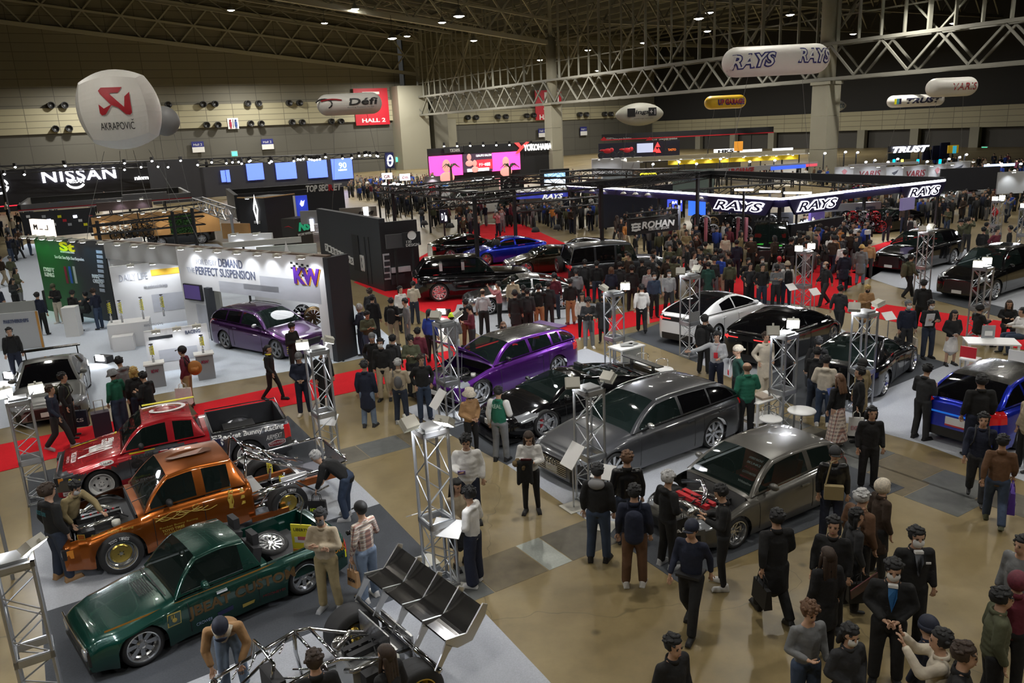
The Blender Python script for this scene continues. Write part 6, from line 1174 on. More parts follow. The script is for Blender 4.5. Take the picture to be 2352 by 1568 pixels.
e,L,Hh=hang('banner',681,450,500,706,50,20,emat('blue_cloth',(.03,.06,.6),.5),'blue lit banner with a white animal emblem',posts=0);rect(e,675,449,680,500,WHITE,'white_edge',-.01);decal([(L*.3,Hh*.62),(L*.45,Hh*.8),(L*.6,Hh*.72),(L*.75,Hh*.8),(L*.6,Hh*.55),(L*.45,Hh*.5)],e,EWHITE,'animal_emblem',-.1)
e,l1,l2,h=cornerbox('brand_tower',687,600,503,652,717,-30,60,mat('tower_grey',S('#34332f'),.5),'dark tower with green letters beside the slate wall',None)
o=lettering('NS',e,0,0,.9,.45,mat('sign_green',(.02,.4,.2),.4,emis=.4),bold=.05,shear=.2);o.rotation_euler=(0,0,PI/2);o.location=(.06,l2*.5,h*.8);o=lettering('WORK WHEELS',e,0,0,1.2,.14,WHITE);o.rotation_euler=(0,0,PI/2);o.location=(.06,l2*.5,h*.62);decal([(-.9,h*.8),(-.5,h*.84),(-.1,h*.78),(-.5,h*.82)],e,RED,'red_mark',-.03)
e,L,Hh=hang('counter_wall',527,538,600,625,40,-8,KWW,'brightly lit white counter wall behind the white booth','wall',posts=0);wallspot(e,L*.25,Hh,50);wallspot(e,L*.75,Hh,50)
e,L,Hh=hang('low_fascia',512,558,571,691,35.5,16,mat('fascia_offwhite',S('#b3b3ad'),.5),'long offwhite low fascia strip behind the white booth wall','fascia',posts=2)
e,L,Hh=hang('graphic_wall',590,568,598,722,32.5,8,mat('graphic_pale',S('#b0b5b0'),.5,noise=.3,nscale=1.2),'pale graphic wall with a three pointed star print','wall',posts=0)
for a_ in(90,210,330):MB().add([(L*.5-.1*math.sin(R_(a_)),-.04,Hh*.45+.1*math.cos(R_(a_))),(L*.5+.1*math.sin(R_(a_)),-.04,Hh*.45-.1*math.cos(R_(a_))),(L*.5+.95*math.cos(R_(a_)),-.04,Hh*.45+.5*math.sin(R_(a_)))],[(0,1,2)]).build('star_arm',WHITE,e)
e,L,Hh=hang('low_wall',690,485,515,755,46,-4,mat('lowwall_white',S('#8f9090'),.5),'white low wall with a lit frame behind the slate wall','wall',posts=0);rect(e,713,503,721,530,EBLUEW,'lit_frame')
e,L,Hh=hang('low_wall',780,479,502,862,48,AU-20,mat('lowwall_beige',S('#77746c'),.5),'beige low wall with a swoosh and the word Defi','wall',posts=0);ltr(e,'Defi',822,485,858,493,BLACK,shear=.3,bold=.03);rect(e,835,475,846,500,LED,'lamp_column')
for px,py in((877,0),(918,1)):
 e,L,Hh=hang('lightbox_sign',px,398+py*2,412+py*3,px+24,78,10,emat('box_white',(1,.93,.95),1.8),['white light box with red mark on a post','white light box with red letters nearer the beige wall'][py],posts=1);ltr(e,['GR','ADVAN'][py],px+5,402+py*2,px+19,409+py*2,RED,bold=.03)
for px,py in((885,422),(914,423),(905,421),(880,424),(925,425)):e=empty('flood_lamp',AT(px,py,70),0,'glaring white flood lamp on a stand beside the light boxes','lamp','glaring floods by the light boxes');link('lens',SP_ME,e);boxpart('stand',(0,.1,-e.location.z/2),(.08,.08,e.location.z),BLACK,e);
highbay(Z(G(930,450),17.5),900)  # added fill lamp above the far aisle, in an invented hall fixture
PINK=emat('pink_screen',(1.0,.08,.42),1.5)
e,L,Hh=hang('stage_wall',984,342,420,1270,118,AU-4,MAT90,'black stage wall with pink screens and a lit tyre brand name','wall',posts=0)
rect(e,985,357,1060,404,PINK,'pink_screen',-.25,.3);rect(e,1128,349,1192,391,PINK,'pink_screen',-.25,.3);rect(e,1062,352,1128,394,emat('screen_dark',(.05,.03,.05),1),'centre_screen',-.25,.3);rect(e,1092,366,1128,388,emat('screen_red',(.8,.03,.05),1.2),'red_field',-.45,.06);ltr(e,'ナリーの部屋',1096,373,1122,381,EWHITE,y=-.6);rect(e,1070,386,1120,393,EWHITE,'white_field',-.5,.05);ltr(e,'12/AUTO SALON',1090,354,1125,359,EWHITE,y=-.5)
FACE=emat('screen_face',(.75,.32,.28),.9)
for px,py,s_ in((1022,381,1.5),(1074,361,.8),(1087,375,.8),(1158,372,1.3)):u,v=onb(e,px,py);MB().sphere((u,-.5,v),1,12,8,sc=(s_*.45,.08,s_*.62)).sphere((u,-.5,v-s_*1.1),1,12,8,sc=(s_*.8,.08,s_*.55)).build('screen_figure',FACE,e,True)
rect(e,1062,329,1265,347,MAT90,'top_board',-.3,.3);ltr(e,'YOKOHAMA',1199,331,1262,344,emat('sign_white_glow',(1,.98,.95),3),y=-.6,bold=.04);u,v=onb(e,1193,338);decal([(u-1.2,v+.7),(u-.4,v+.7),(u,v+.15),(u+.9,v+.75),(u+1.4,v+.7),(u-.6,v-.9),(u-1.1,v-.9),(u-.3,v-.1)],e,emat('red_mark_glow',(.9,.05,.05),1.5),'red_mark',-.6);rect(e,1018,337,1062,351,mat('small_board',(.03,.03,.035),.5),'small_board',-.3,.2);ltr(e,'YOKOHAMA',1030,341,1053,349,WHITE,y=-.5)
for px in(1020,1050,1080,1110,1140,1170,1220,1255):o=empty('stage_spot',AT(px,336-(px-1020)*.02,112),0,'tiny bright spot above the pink stage','lamp','spots over the pink stage');link('lens',SP_ME,o);boxpart('lamp_can',(0,0,.3),(.3,.3,.4),BLACK,o)
for px in(1038,1173):e=empty('palm_tree',G(px,428),0,['small palm before the first pink screen','small palm before the second pink screen'][px>1100],'plant');p=AT(px,385,G(px,428).y);MB().bar((0,0,0),(0,0,p.z),.22,8,.14).build('trunk',mat('palm_bark',(.08,.05,.03),.9),e);mb=MB();[mb.tube([(0,0,p.z),(.6*math.cos(k),.6*math.sin(k),p.z+.5),(1.2*math.cos(k),1.2*math.sin(k),p.z)],[.06,.08,.02],4)for k in range(8)];mb.build('fronds',mat('palm_leaf',(.03,.07,.03),.6),e)
e,L,Hh=hang('booth_wall',1011,420,455,1146,76,8,mat('dealer_beige',S('#a8a496'),.5),'beige dealer wall reading ABE SHOKAI','wall',posts=0);ltr(e,'ABE SHOKAI',1083,424,1120,434,BLACK,bold=.03,shear=.2);ltr(e,'F',1068,425,1080,434,TXD,bold=.06,shear=.3);rect(e,1013,421,1034,450,WHITE,'white_patch',-.02);rect(e,1016,423,1029,427,emat('patch_blue',(.1,.3,.8),.5),'blue_patch');ltr(e,'HKS',1017,438,1030,442,RED)
[wallspot(e,L*(i+.5)/4,Hh,14,(1,.97,.9),1.2,2.5)for i in range(4)]
e,L,Hh=hang('shelf_booth',976,406,448,1012,77,8,mat('shelf_white',S('#9a9094'),.5),'white booth with red product shelves left of the beige wall','booth',posts=0);[rect(e,985,418+i*5,1000,421+i*5,RED,'product_row')for i in range(5)];wallspot(e,L*.5,Hh,80)
e,L,Hh=hang('brand_wall',1150,405,443,1203,72,8,MAT90,'black wall with white script lettering','wall',posts=0);ltr(e,'Special',1166,419,1194,430,WHITE,shear=.4,bold=.02);MB().tube([(onb(e,x,y)[0],-.1,onb(e,x,y)[1])for x,y in((1155,430),(1158,415),(1168,408),(1180,413),(1196,406))],.06,5).build('script_swash',WHITE,e)
e,L,Hh=hang('script_sign',1082,408,418,1135,68,8,MAT90,'white script swash on the dark truss before the beige wall',posts=1);MB().tube([(onb(e,x,y)[0],-.15,onb(e,x,y)[1])for x,y in((1082,418),(1090,411),(1100,415),(1110,409),(1120,413),(1134,406))],.07,5).build('script_swash',EWHITE,e)
e,L,Hh=hang('video_screen',1241,390,437,1306,66,4,MAT90,'bright video wall showing a car on a blue and white road','screen',posts=2);rect(e,1250,397,1298,431,emat('video_sky',(.35,.62,1),1.6),'screen_picture',-.1,.05);rect(e,1250,412,1298,430,emat('video_road',(.85,.93,1),1.5),'picture_lower',-.14,.03);rect(e,1262,405,1278,411,emat('video_dark',(.08,.12,.2),1),'picture_car',-.17,.02)
e,L,Hh=hang('booth_fascia',1186,442,458,1304,60,6,mat('fascia_royal',(.03,.04,.35),.5),'blue and white booth fascia reading RAYS far behind the truss','fascia',posts=3);ltr(e,'RAYS',1246,446,1292,456,WHITE,shear=.3,bold=.04,y=-.05);boxpart('white_awning',(L/2,.8,Hh+.05),(L,2,.1),WHITE,e);[wallspot(e,L*(i+.5)/5,Hh+.1,25)for i in range(5)];boxpart('white_back_wall',(L/2,2.5,-1.0),(L,.1,3),WHITE,e)
e,L,Hh=hang('tall_sign',1010,482,512,1028,50,10,mat('violet_board',(.02,.02,.05),.4),'pair of tall dark light boards with white script in the crowd',posts=1);ltr(e,'D',1014,490,1018,505,EWHITE);ltr(e,'Zero',1021,488,1026,508,EWHITE)
for i,(x0,y0,x1,y1,Y)in enumerate([(870,452,1010,428,66),(1010,432,1300,405,64),(1180,478,1450,452,52),(1310,400,1560,392,72),(985,472,1190,450,58),(1560,448,1800,430,46)]):
 e=empty('truss_beam',(0,0,0),0,['black truss beam above the crowd left of the beige wall','long black truss beam under the video wall','black truss beam crossing before the dark wall','far black truss beam under the motor show stand','black truss beam over the white cars','black truss beam inside the canopy booth'][i],'truss');a,b=AT(x0,y0,Y),AT(x1,y1,Y*1.06);boxtruss(e,a,b,.5,mat('black_truss',(.03,.03,.032),.4,.4),.045,1.0,.028);[boxpart('post',(q.x,q.y,q.z/2),(.14,.14,q.z),BLACK,e)for q in(a,a.lerp(b,.5),b)]
e,L,Hh=hang('fascia_ring',1382,309,323,1776,104,-6,MAT90,'long black fascia with slogans and a red lower edge','fascia',posts=4);boxpart('red_edge',(L/2,-.1,.05),(L,.2,.12),RED,e)
for x in(1408,1513):ltr(e,'Drive your Ambition',x,316,x+42,322,WHITE,y=-.1,bold=.01)
for x in(1393,1498):ltr(e,'MITSUBISHI\nMOTORS',x,316,x+14,322,WHITE,y=-.1);decal([(onb(e,x-6,319)[0]-.5,onb(e,x-6,322)[1]),(onb(e,x-6,319)[0],onb(e,x-6,314)[1]),(onb(e,x-6,319)[0]+.5,onb(e,x-6,322)[1])],e,RED,'red_mark',-.1)
e,L,Hh=hang('stand_back_wall',1375,330,392,1560,108,-4,mat('stand_indigo',(.025,.025,.05),.6),'dark back wall of the motor stand with bright pictures','wall',posts=0);rect(e,1463,329,1500,350,emat('stand_picture',(.5,.55,.75),.9),'picture');[decal([(onb(e,x,y)[0]-.35,onb(e,x,y)[1]-.25),(onb(e,x,y)[0],onb(e,x,y)[1]+.4),(onb(e,x,y)[0]+.35,onb(e,x,y)[1]-.25)],e,emat('red_mark_glow',(.9,.05,.05),1.5),'red_mark',-.2)for x,y in((1510,333),(1505,344),(1512,346))];ltr(e,'TASTO',1534,341,1552,346,emat('orange_glow',(.9,.2,.03),1.5),y=-.2)
e,L,Hh=hang('exhibit_platform',1360,366,430,1475,95,-4,mat('platform_white',S('#a8a8ac'),.5),'white raised platform carrying red motorcycles','platform',posts=0,th=1.6);pq=e;[wallspot(e,L*(i+.5)/4,Hh,120,out=2,down=3)for i in range(4)]
for i,x in enumerate((1395,1440)):
 u,v=onb(pq,x,362);q=Vector(pq.location)+Matrix.Rotation(pq.rotation_euler.z,3,'Z')@Vector((u,.5,Hh+.0));o=empty('motorcycle',q,pq.rotation_euler.z,['red motorcycle on the white platform beside the column','second red motorcycle on the white platform'][i],'motorcycle')
 for sx in(-.7,.7):MB().lathe([(.24,-.06),(.36,-.05),(.38,0),(.36,.05),(.24,.06),(.24,-.06)],18,'Y',(sx,0,.38)).build('wheel',BLACK,o)
 MB().sphere((.1,0,.85),1,12,8,sc=(.55,.2,.28)).sphere((-.5,0,.95),1,10,7,sc=(.35,.13,.12)).sphere((.55,0,.95),1,10,7,sc=(.25,.2,.25)).build('fairing',REDM_,o,True)if 0 else MB().sphere((.1,0,.85),1,12,8,sc=(.55,.2,.28)).sphere((-.5,0,.95),1,10,7,sc=(.35,.13,.12)).sphere((.55,0,.95),1,10,7,sc=(.25,.2,.25)).build('fairing',RED,o,True)
e,L,Hh=hang('booth_canopy',1440,362,371,1880,88,-2,mat('canvas_cream',S('#b7b3a2'),.6),'wide cream canopy over white and yellow booths','canopy',posts=5);boxpart('underside',(L/2,3,-.05),(L,6,.1),WHITE,e);[wallspot(e,L*(i+.5)/9,0,90,out=.5,down=3)for i in range(9)]
e,L,Hh=hang('booth_awning',1535,369,379,1832,84,-2,mat('awning_yellow',S('#d6b80c'),.5),'yellow awning with lamps below the cream canopy','awning',posts=4);[wallspot(e,L*(i+.5)/8,Hh,70,(1,.95,.8),.8,1.0)for i in range(8)]
e,L,Hh=hang('back_wall',1470,374,410,1700,92,-2,mat('backwall_white',S('#9a9ca0'),.5),'white lit back wall under the cream canopy','wall',posts=0)
e,L,Hh=hang('booth_fascia',1640,388,399,1878,74,18,mat('fascia_white2',S('#a9aab0'),.5),'white fascia with blue red stripe and red shop lettering','fascia',posts=3);ltr(e,'UP GARAGE',1674,386,1731,397,mat('garage_red',S('#b04048'),.5),bold=.04);rect(e,1770,380,1850,388,emat('stripe_blue',(.06,.15,.9),.8),'blue_stripe');rect(e,1850,376,1876,382,emat('stripe_red',(.8,.1,.15),.7),'red_stripe')
e,L,Hh=hang('brand_sign',1466,397,411,1512,68,4,MAT90,'black sign with a rounded yellow outline',posts=2);MB().tube([(onb(e,x,y)[0],-.1,onb(e,x,y)[1])for x,y in((1471,399),(1506,398),(1508,403),(1504,408),(1472,409),(1470,404),(1471,399))],.06,5).build('yellow_outline',emat('outline_yellow',(.9,.8,.05),1.2),e);ltr(e,'UPGRAD',1476,401,1500,406,WHITE);e,L,Hh=hang('light_strip',1513,412,415,1549,66,4,emat('strip_yellow',(.95,.85,.1),2),'yellow light strip at the counter under the white booths',cat='lamp',posts=1)
for i,(x0,x1,y0,y1,s)in enumerate([(1640,1692,343,351,'HKS'),(1700,1750,344,351,''),(1775,1820,341,350,''),(1858,1880,344,350,'HKS')]):
 e,L,Hh=hang('lightbox_sign',x0,y0,y1,x1,98,-2,emat('far_box_white',(.9,.95,1),1.5),['white light box reading HKS over the yellow awning','plain white light box over the yellow awning','white light box nearer the big column','narrow white light box touching the column'][i],posts=1)
 if s:ltr(e,s,x0+10,y0+1,x1-8,y1-1,BLACK,bold=.05)
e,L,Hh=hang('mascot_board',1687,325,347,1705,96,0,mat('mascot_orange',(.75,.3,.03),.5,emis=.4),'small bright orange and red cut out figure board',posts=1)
e,L,Hh=hang('picture_wall',1385,398,424,1452,82,0,mat('landscape_print',(.35,.42,.5),.5,noise=.4,nscale=.6),'pale landscape picture wall in the far booths','wall',posts=0);e,L,Hh=hang('picture_wall',1452,392,424,1468,82,0,mat('tan_print',(.35,.25,.16),.5),'narrow tan wall beside the landscape picture','wall',posts=0);e,L,Hh=hang('booth_arch',1545,392,470,1640,70,0,mat('arch_teal',(.16,.22,.22),.5),'grey green arched booth with a small blue screen','booth',posts=0);rect(e,1568,397,1600,412,emat('arch_screen',(.05,.1,.4),1),'screen')
WL=mat('ring_white',S('#c4c6cc'),.5)
for i,(x0,x1,y0,y1,Y,s,m_)in enumerate([(1918,1960,384,409,60,'emblem',None),(1962,2032,384,410,60.5,'VARIS',None),(2036,2074,384,411,61,'bird',None),(2078,2130,383,411,58,'VARIS',None),(2133,2170,380,408,60,'emblem',None),(2173,2228,374,403,61.5,'bird',None)]):
 e,L,Hh=hang('brand_fascia',x0,y0,y1,x1,Y,2 if i<3 else 24,WL,['first white panel with red emblem beside the column','wide white panel reading VARIS beside the column','white panel with a bird mark beside the column','white panel reading VARIS on the booth corner','white panel with red emblem past the booth corner','last white panel with a bird mark'][i],posts=2,pm=STEEL)
 if s=='VARIS':ltr(e,'VARIS',x0+(12 if i==1 else 4),y0+8,x1-(10 if i==1 else 6),y1-5,mat('varis_red',S('#a03a44'),.5),shear=.2)
 elif s=='emblem':decal([(L*.5,Hh*.2),(L*.65,Hh*.6),(L*.5,Hh*.8),(L*.35,Hh*.6)],e,mat('emblem_pink',S('#c08088'),.5),'emblem',-.02)
 else:decal([(L*.3,Hh*.5),(L*.5,Hh*.6),(L*.7,Hh*.75),(L*.6,Hh*.45),(L*.45,Hh*.3)],e,mat('bird_grey',S('#4a4c58'),.5),'bird_mark',-.02)
 wallspot(e,L*.5,Hh,55,out=1.2,down=1.2)
e,L,Hh=hang('white_stand_wall',1950,378,384,2110,66,0,WL,'white rear rim of the white ring booth','wall',posts=2)
e,L,Hh=hang('glow_sign',2040,336,350,2135,92,4,mat('sign_backing',(.02,.02,.02),.5),'glowing white brand name sign on the far stand',posts=2);ltr(e,'TRUST',2050,336,2130,349,emat('trust_glow',(.85,.85,1),4),bold=.05,shear=.3,y=-.2)
e,L,Hh=hang('stand_wall',2040,352,368,2090,91,4,mat('stand_teal',(.02,.03,.035),.4),'dark glass strip below the glowing brand name','wall',posts=0)
for i,(x,c)in enumerate(((2052,'c'),(2071,'y'),(2107,'c'),(2158,'c'))):e,L,Hh=hang('light_bar',x,366,376,x+3,85,4,emat('bar_cyan',(.0,.5,1),3)if c=='c' else emat('bar_yellow',(1,.8,.1),3),['first cyan light bar on the far stand','yellow light bar on the far stand','cyan light bar beside the angled panels','last cyan light bar on the far stand'][i],cat='lamp',posts=1)
for i,(x0,x1,y0,y1)in enumerate(((2120,2140,345,368),(2142,2158,335,368),(2160,2180,328,366))):e,L,Hh=hang('display_fin',x0,y0,y1,x1,93,20,mat('panel_navy',(.02,.025,.07),.4),['first','second','third'][i]+' navy angled panel of the far stand',cat='panel',posts=0)
e,L,Hh=hang('colour_board',2178,334,352,2200,91,10,mat('colour_yellow',S('#c8a020'),.5,emis=.3),'yellow and cyan angled board at the far stand',posts=1);rect(e,2188,335,2196,352,emat('cyan_board',(.05,.5,.7),.6),'cyan_half')
e,L,Hh=hang('display_wall',2292,396,446,2400,52,0,mat('wall_pale',S('#a6a8a8'),.5),'plain pale display wall at the frame edge','wall',posts=0);wallspot(e,L*.2,Hh,60);wallspot(e,L*.7,Hh,60)
e,L,Hh=hang('dark_wall',2160,388,440,2292,56,0,mat('wall_dark',(.02,.022,.03),.5),'dark wall between white ring booth and the pale wall','wall',posts=0)
for px,py in((2180,365),(2205,361),(2220,355),(2130,371),(2062,365),(2040,372),(1989,372),(1895,352),(1942,349),(1970,350),(2010,368),(2330,392),(2270,378),(2300,376),(2345,376),(1655,365),(1500,377),(1560,372),(1600,376),(1722,371),(1780,368)):e=empty('booth_spot',AT(px,py,80),0,'small bright booth spot beyond the canopy','lamp','bright spots over the far booths');link('lens',SP_ME,e);boxpart('stand',(0,.3,-e.location.z/2),(.1,.1,e.location.z),BLACK,e)
e,L,Hh=hang('light_line',2262,378,384,2330,75,0,emat('line_bluewhite',(.5,.65,1),2),'blue white glowing counter line at the frame edge',cat='lamp',posts=1)
for x_,y_,w_ in((2050,430,1500),(1600,425,2200),(1080,470,900)):highbay(Z(G(x_,y_),17.5),w_)  # fill lamps added over the far booths; their hall lamp fixtures are made up
BW_=mat('balloon_white',(.82,.80,.74),.45,bump=.05)
def tether(e,pts):MB().tube(pts,.012,4,).build('tether',mat('string',(.2,.2,.19),.6),e)
def capsule(name,x0,y0,x1,y1,Y,m,label,tilt=0,sharp=2.0,yaw=0,dep=1.0):
 c=AT((x0+x1)/2,(y0+y1)/2,Y);w=(AT(x1,(y0+y1)/2,Y)-AT(x0,(y0+y1)/2,Y)).length;h=abs(AT((x0+x1)/2,y0,Y).z-AT((x0+x1)/2,y1,Y).z);e=empty(name,c,yaw,label,'balloon');a,r=w/2,h/2;N=20;prof=[]
 for i in range(N+1):
  t=-PI/2+PI*i/N;s_=math.sin(t);x=a*s_ if sharp=='lens' else(math.copysign(1,s_)*((a-r)*min(1,abs(s_)*2.2)+r*max(0,(abs(s_)-.4545)/.5455)**1.0))
  if sharp=='lens':rr=r*math.cos(t)**1.25
  else:dx=max(0,abs(x)-(a-r));rr=math.sqrt(max(0,r*r-dx*dx))
  prof.append((max(rr,.001),x))
 o=MB().lathe(prof,28,'X').build('envelope',m,e,True);o.rotation_euler=(0,tilt,0);e['r']=r;del e['r']
 for sg in(-.5,.5):tether(e,[(a*sg,0,-r*.8),(a*sg*1.5,.5,-r-4),(a*sg*2.2,1,-c.z+.5)])
 return e,a,r
def btext(e,s,u,v,w,h,m,a,r,lens=False,off=.03,tilt=0,**k):
 vs,fs=fitted(s,w,h,ext=0,**k);out=[]
 for q in vs:
  x,z=u+q.x,v+q.y+tilt*q.x;rr=(r*math.sqrt(max(0,1-(x/a)**2))**1.25 if lens else math.sqrt(max(0.0,r*r-max(0,abs(x)-(a-r))**2)));y=-math.sqrt(max(0,rr*rr-z*z));out.append((x,y-off,z))
 me=bpy.data.meshes.new('lettering');me.from_pydata(out,[],fs);me.materials.append(m);return link('lettering',me,e)
INK=mat('ink_black',(.02,.02,.02),.5);INKR=mat('ink_red',S('#b3222e'),.5);INKB=mat('ink_blue',S('#2c2c78'),.5)
e,a,r=capsule('advertising_balloon',728,214,877,264,55,BW_,'white capsule balloon reading Defi',0);btext(e,'Défi',a*.48,.12,a*.85,r*.62,INK,a,r,bold=.02,shear=.1);btext(e,'Exciting Products by NS',a*.40,-r*.35,a*.8,r*.12,INK,a,r)
MB().tube([(-a*.72+.9*math.cos(t)*a*.28,-r-.03+.1*abs(math.sin(t)),.05+.45*math.sin(t)*r)for t in[k*PI/9-1.0 for k in range(12)]],.05,5).build('swoosh_mark',INK,e);MB().tube([(-a*.8+k*a*.07,-r*.96,r*(.35+.12*math.sin(k*.35)))for k in range(10)],.05,5).build('red_swoosh',INKR,e)
e,a,r=capsule('advertising_balloon',1413,236,1524,289,66,mat('balloon_cream',(.66,.65,.56),.45),'cream lens shaped balloon reading ings',sharp='lens');btext(e,'ings',.1,.12,a*.55,r*.42,INK,a,r,True,bold=.03,shear=.15);btext(e,'www.ings-net.com',.2,-r*.38,a*.8,r*.1,INK,a,r,True);[MB().box((x*a,-r*.97,.15),(.62,.06,.62)).build('square_mark',INK,e)for x in(-.40,.46)];lettering('+1',e,a*.46,.15,.42,.4,WT,y=-r*.97-.04)
e,a,r=capsule('advertising_balloon',1618,219,1713,250,85,mat('balloon_yellow',(.68,.42,.012),.45),'yellow capsule balloon reading UP GARAGE');btext(e,'UP GARAGE',a*.22,0,a*1.25,r*.75,INKB,a,r,bold=.07);btext(e,'UP GARAGE',a*.22,.03,a*1.2,r*.62,INKR,a,r,bold=.02,off=.08)
e,a,r=capsule('advertising_balloon',1659,104,1904,174,44,BW_,'large white capsule balloon printed twice with blue outline letters',tilt=-.0);btext(e,'RAYS',-a*.50,.0,a*.80,r*.82,INKB,a,r,bold=.085,shear=.25,tilt=.05);btext(e,'RAYS',-a*.50,.0,a*.80,r*.82,WT,a,r,bold=.012,shear=.25,off=.06,tilt=.05);btext(e,'RAYS',a*.64,.12,a*.58,r*.82,INKB,a,r,bold=.085,shear=.25,tilt=-.05);btext(e,'RAYS',a*.64,.12,a*.58,r*.82,WT,a,r,bold=.012,shear=.25,off=.06,tilt=-.05)
e,a,r=capsule('advertising_balloon',2038,217,2168,245,78,BW_,'slim white capsule balloon reading TRUST');btext(e,'TRUST',a*.2,0,a*1.2,r*.8,mat('ink_navy',S('#22223c'),.5),a,r,bold=.05,shear=.3);[MB().box((-a*.8+i*.22,-r*.97,0),(.2,.05,r*.9)).build('colour_bar',mm_,e)for i,mm_ in enumerate((YEL,mat('bar_teal',S('#3a8aa0'),.5),mat('ink_navy',S('#22223c'),.5)))]
e,a,r=capsule('advertising_balloon',2128,178,2243,222,66,BW_,'white capsule balloon reading VARIS');btext(e,'VARIS',a*.35,0,a*.95,r*.75,INKR,a,r,shear=.2)
e,a,r=capsule('advertising_balloon',1878,229,1944,259,95,BW_,'pale round balloon half hidden behind the big column',sharp='lens');btext(e,'cusco',a*.3,0,a*.9,r*.6,mat('ink_teal',S('#3a7a98'),.5),a,r,True)
e,a,r=capsule('advertising_balloon',345,243,412,313,50,mat('balloon_grey',(.22,.22,.22),.5),'plain grey round balloon behind the cube balloon',sharp='lens')
c=AT(275,252,40);S0=1.52;e=empty('advertising_balloon',c,R_(14),'big white inflated cube balloon with red emblem','balloon');n=12;mb=MB()
def infl(p):
 q=Vector(p);l=q.length;s_=q.normalized()*1.28;return(q*.26+s_*.74)*S0
for ax in range(3):
 for sg in(-1,1):
  for i in range(n):
   for j in range(n):
    qs=[]
    for di,dj in((0,0),(1,0),(1,1),(0,1)):
     u_,v_=-1+2*(i+di)/n,-1+2*(j+dj)/n;p=[0,0,0];p[ax]=sg;p[(ax+1)%3]=u_;p[(ax+2)%3]=v_;qs.append(infl(p))
    mb.add(qs,[(0,1,2,3)])
o=mb.build('envelope',BW_,e,False,fixn=True);o.rotation_euler=(0,R_(-5),0)
def cubemark(pts,m,nm='emblem'):
 return[(x,infl((x/S0/1.02,-1,z/S0/1.02)).y-.04,z)for x,z in pts]
EMB=[[(-.62,.95),(-.48,1.08),(.62,1.08),(.40,.78),(-.10,.78),(.68,.10),(.68,-.05),(.98,-.05+.0),(.98,.82),(.72,.62),(.72,-.10)],]
for poly in([(-.45,1.06),(.62,1.06),(.40,.76),(-.08,.76),(-.30,.58),(-.52,.72),(-.60,.90)],[(-.52,.72),(-.30,.58),(-.08,.76),(.86,-.26),(.66,-.40),(.10,.22),(.0,.12)],[(-.66,-.05),(-.40,-.05),(-.02,.14),(.14,.28),(-.36,-.36),(-.56,-.42),(-.66,-.30)],[(.66,-.40),(.86,-.42),(.96,-.30),(.96,.80),(.70,.56),(.70,-.16),(.60,-.2)],[(-.66,-.05),(-.66,.18),(-.42,-.05)]):
 bm=bmesh.new();fc=bm.faces.new([bm.verts.new((x*.83+.03,0,z*.83+.05))for x,z in poly]);bmesh.ops.triangulate(bm,faces=[fc]);bmesh.ops.subdivide_edges(bm,edges=bm.edges[:],cuts=5,use_grid_fill=True)
 for v in bm.verts:v.co.y=cubemark([(v.co.x,v.co.z)],None)[0][1]-.02
 me=bpy.data.meshes.new('red_emblem');bm.to_mesh(me);bm.free();me.materials.append(INKR);link('red_emblem',me,e)
vs,fs=fitted('AKRAPOVIC',1.75,.40,ext=0,bold=.0);me=bpy.data.meshes.new('lettering');me.from_pydata(cubemark([(v.x*.83+.1,v.y*.83-.78)for v in vs],INK),[],fs);me.materials.append(INK);link('lettering',me,e)
vs,fs=fitted('v',.12,.07,ext=0);me=bpy.data.meshes.new('lettering');me.from_pydata(cubemark([(v.x+.78,v.y-.52)for v in vs],INK),[],fs);me.materials.append(INK);link('lettering',me,e)
for x in(-1.0,-.3,.3,1.0):tether(e,[(x,0,-1.9),(x*2.2,0,-5),(x*3,.5,-c.z+1)])
TWM=mat('tower_aluminium',(.50,.52,.55),.35,.75)
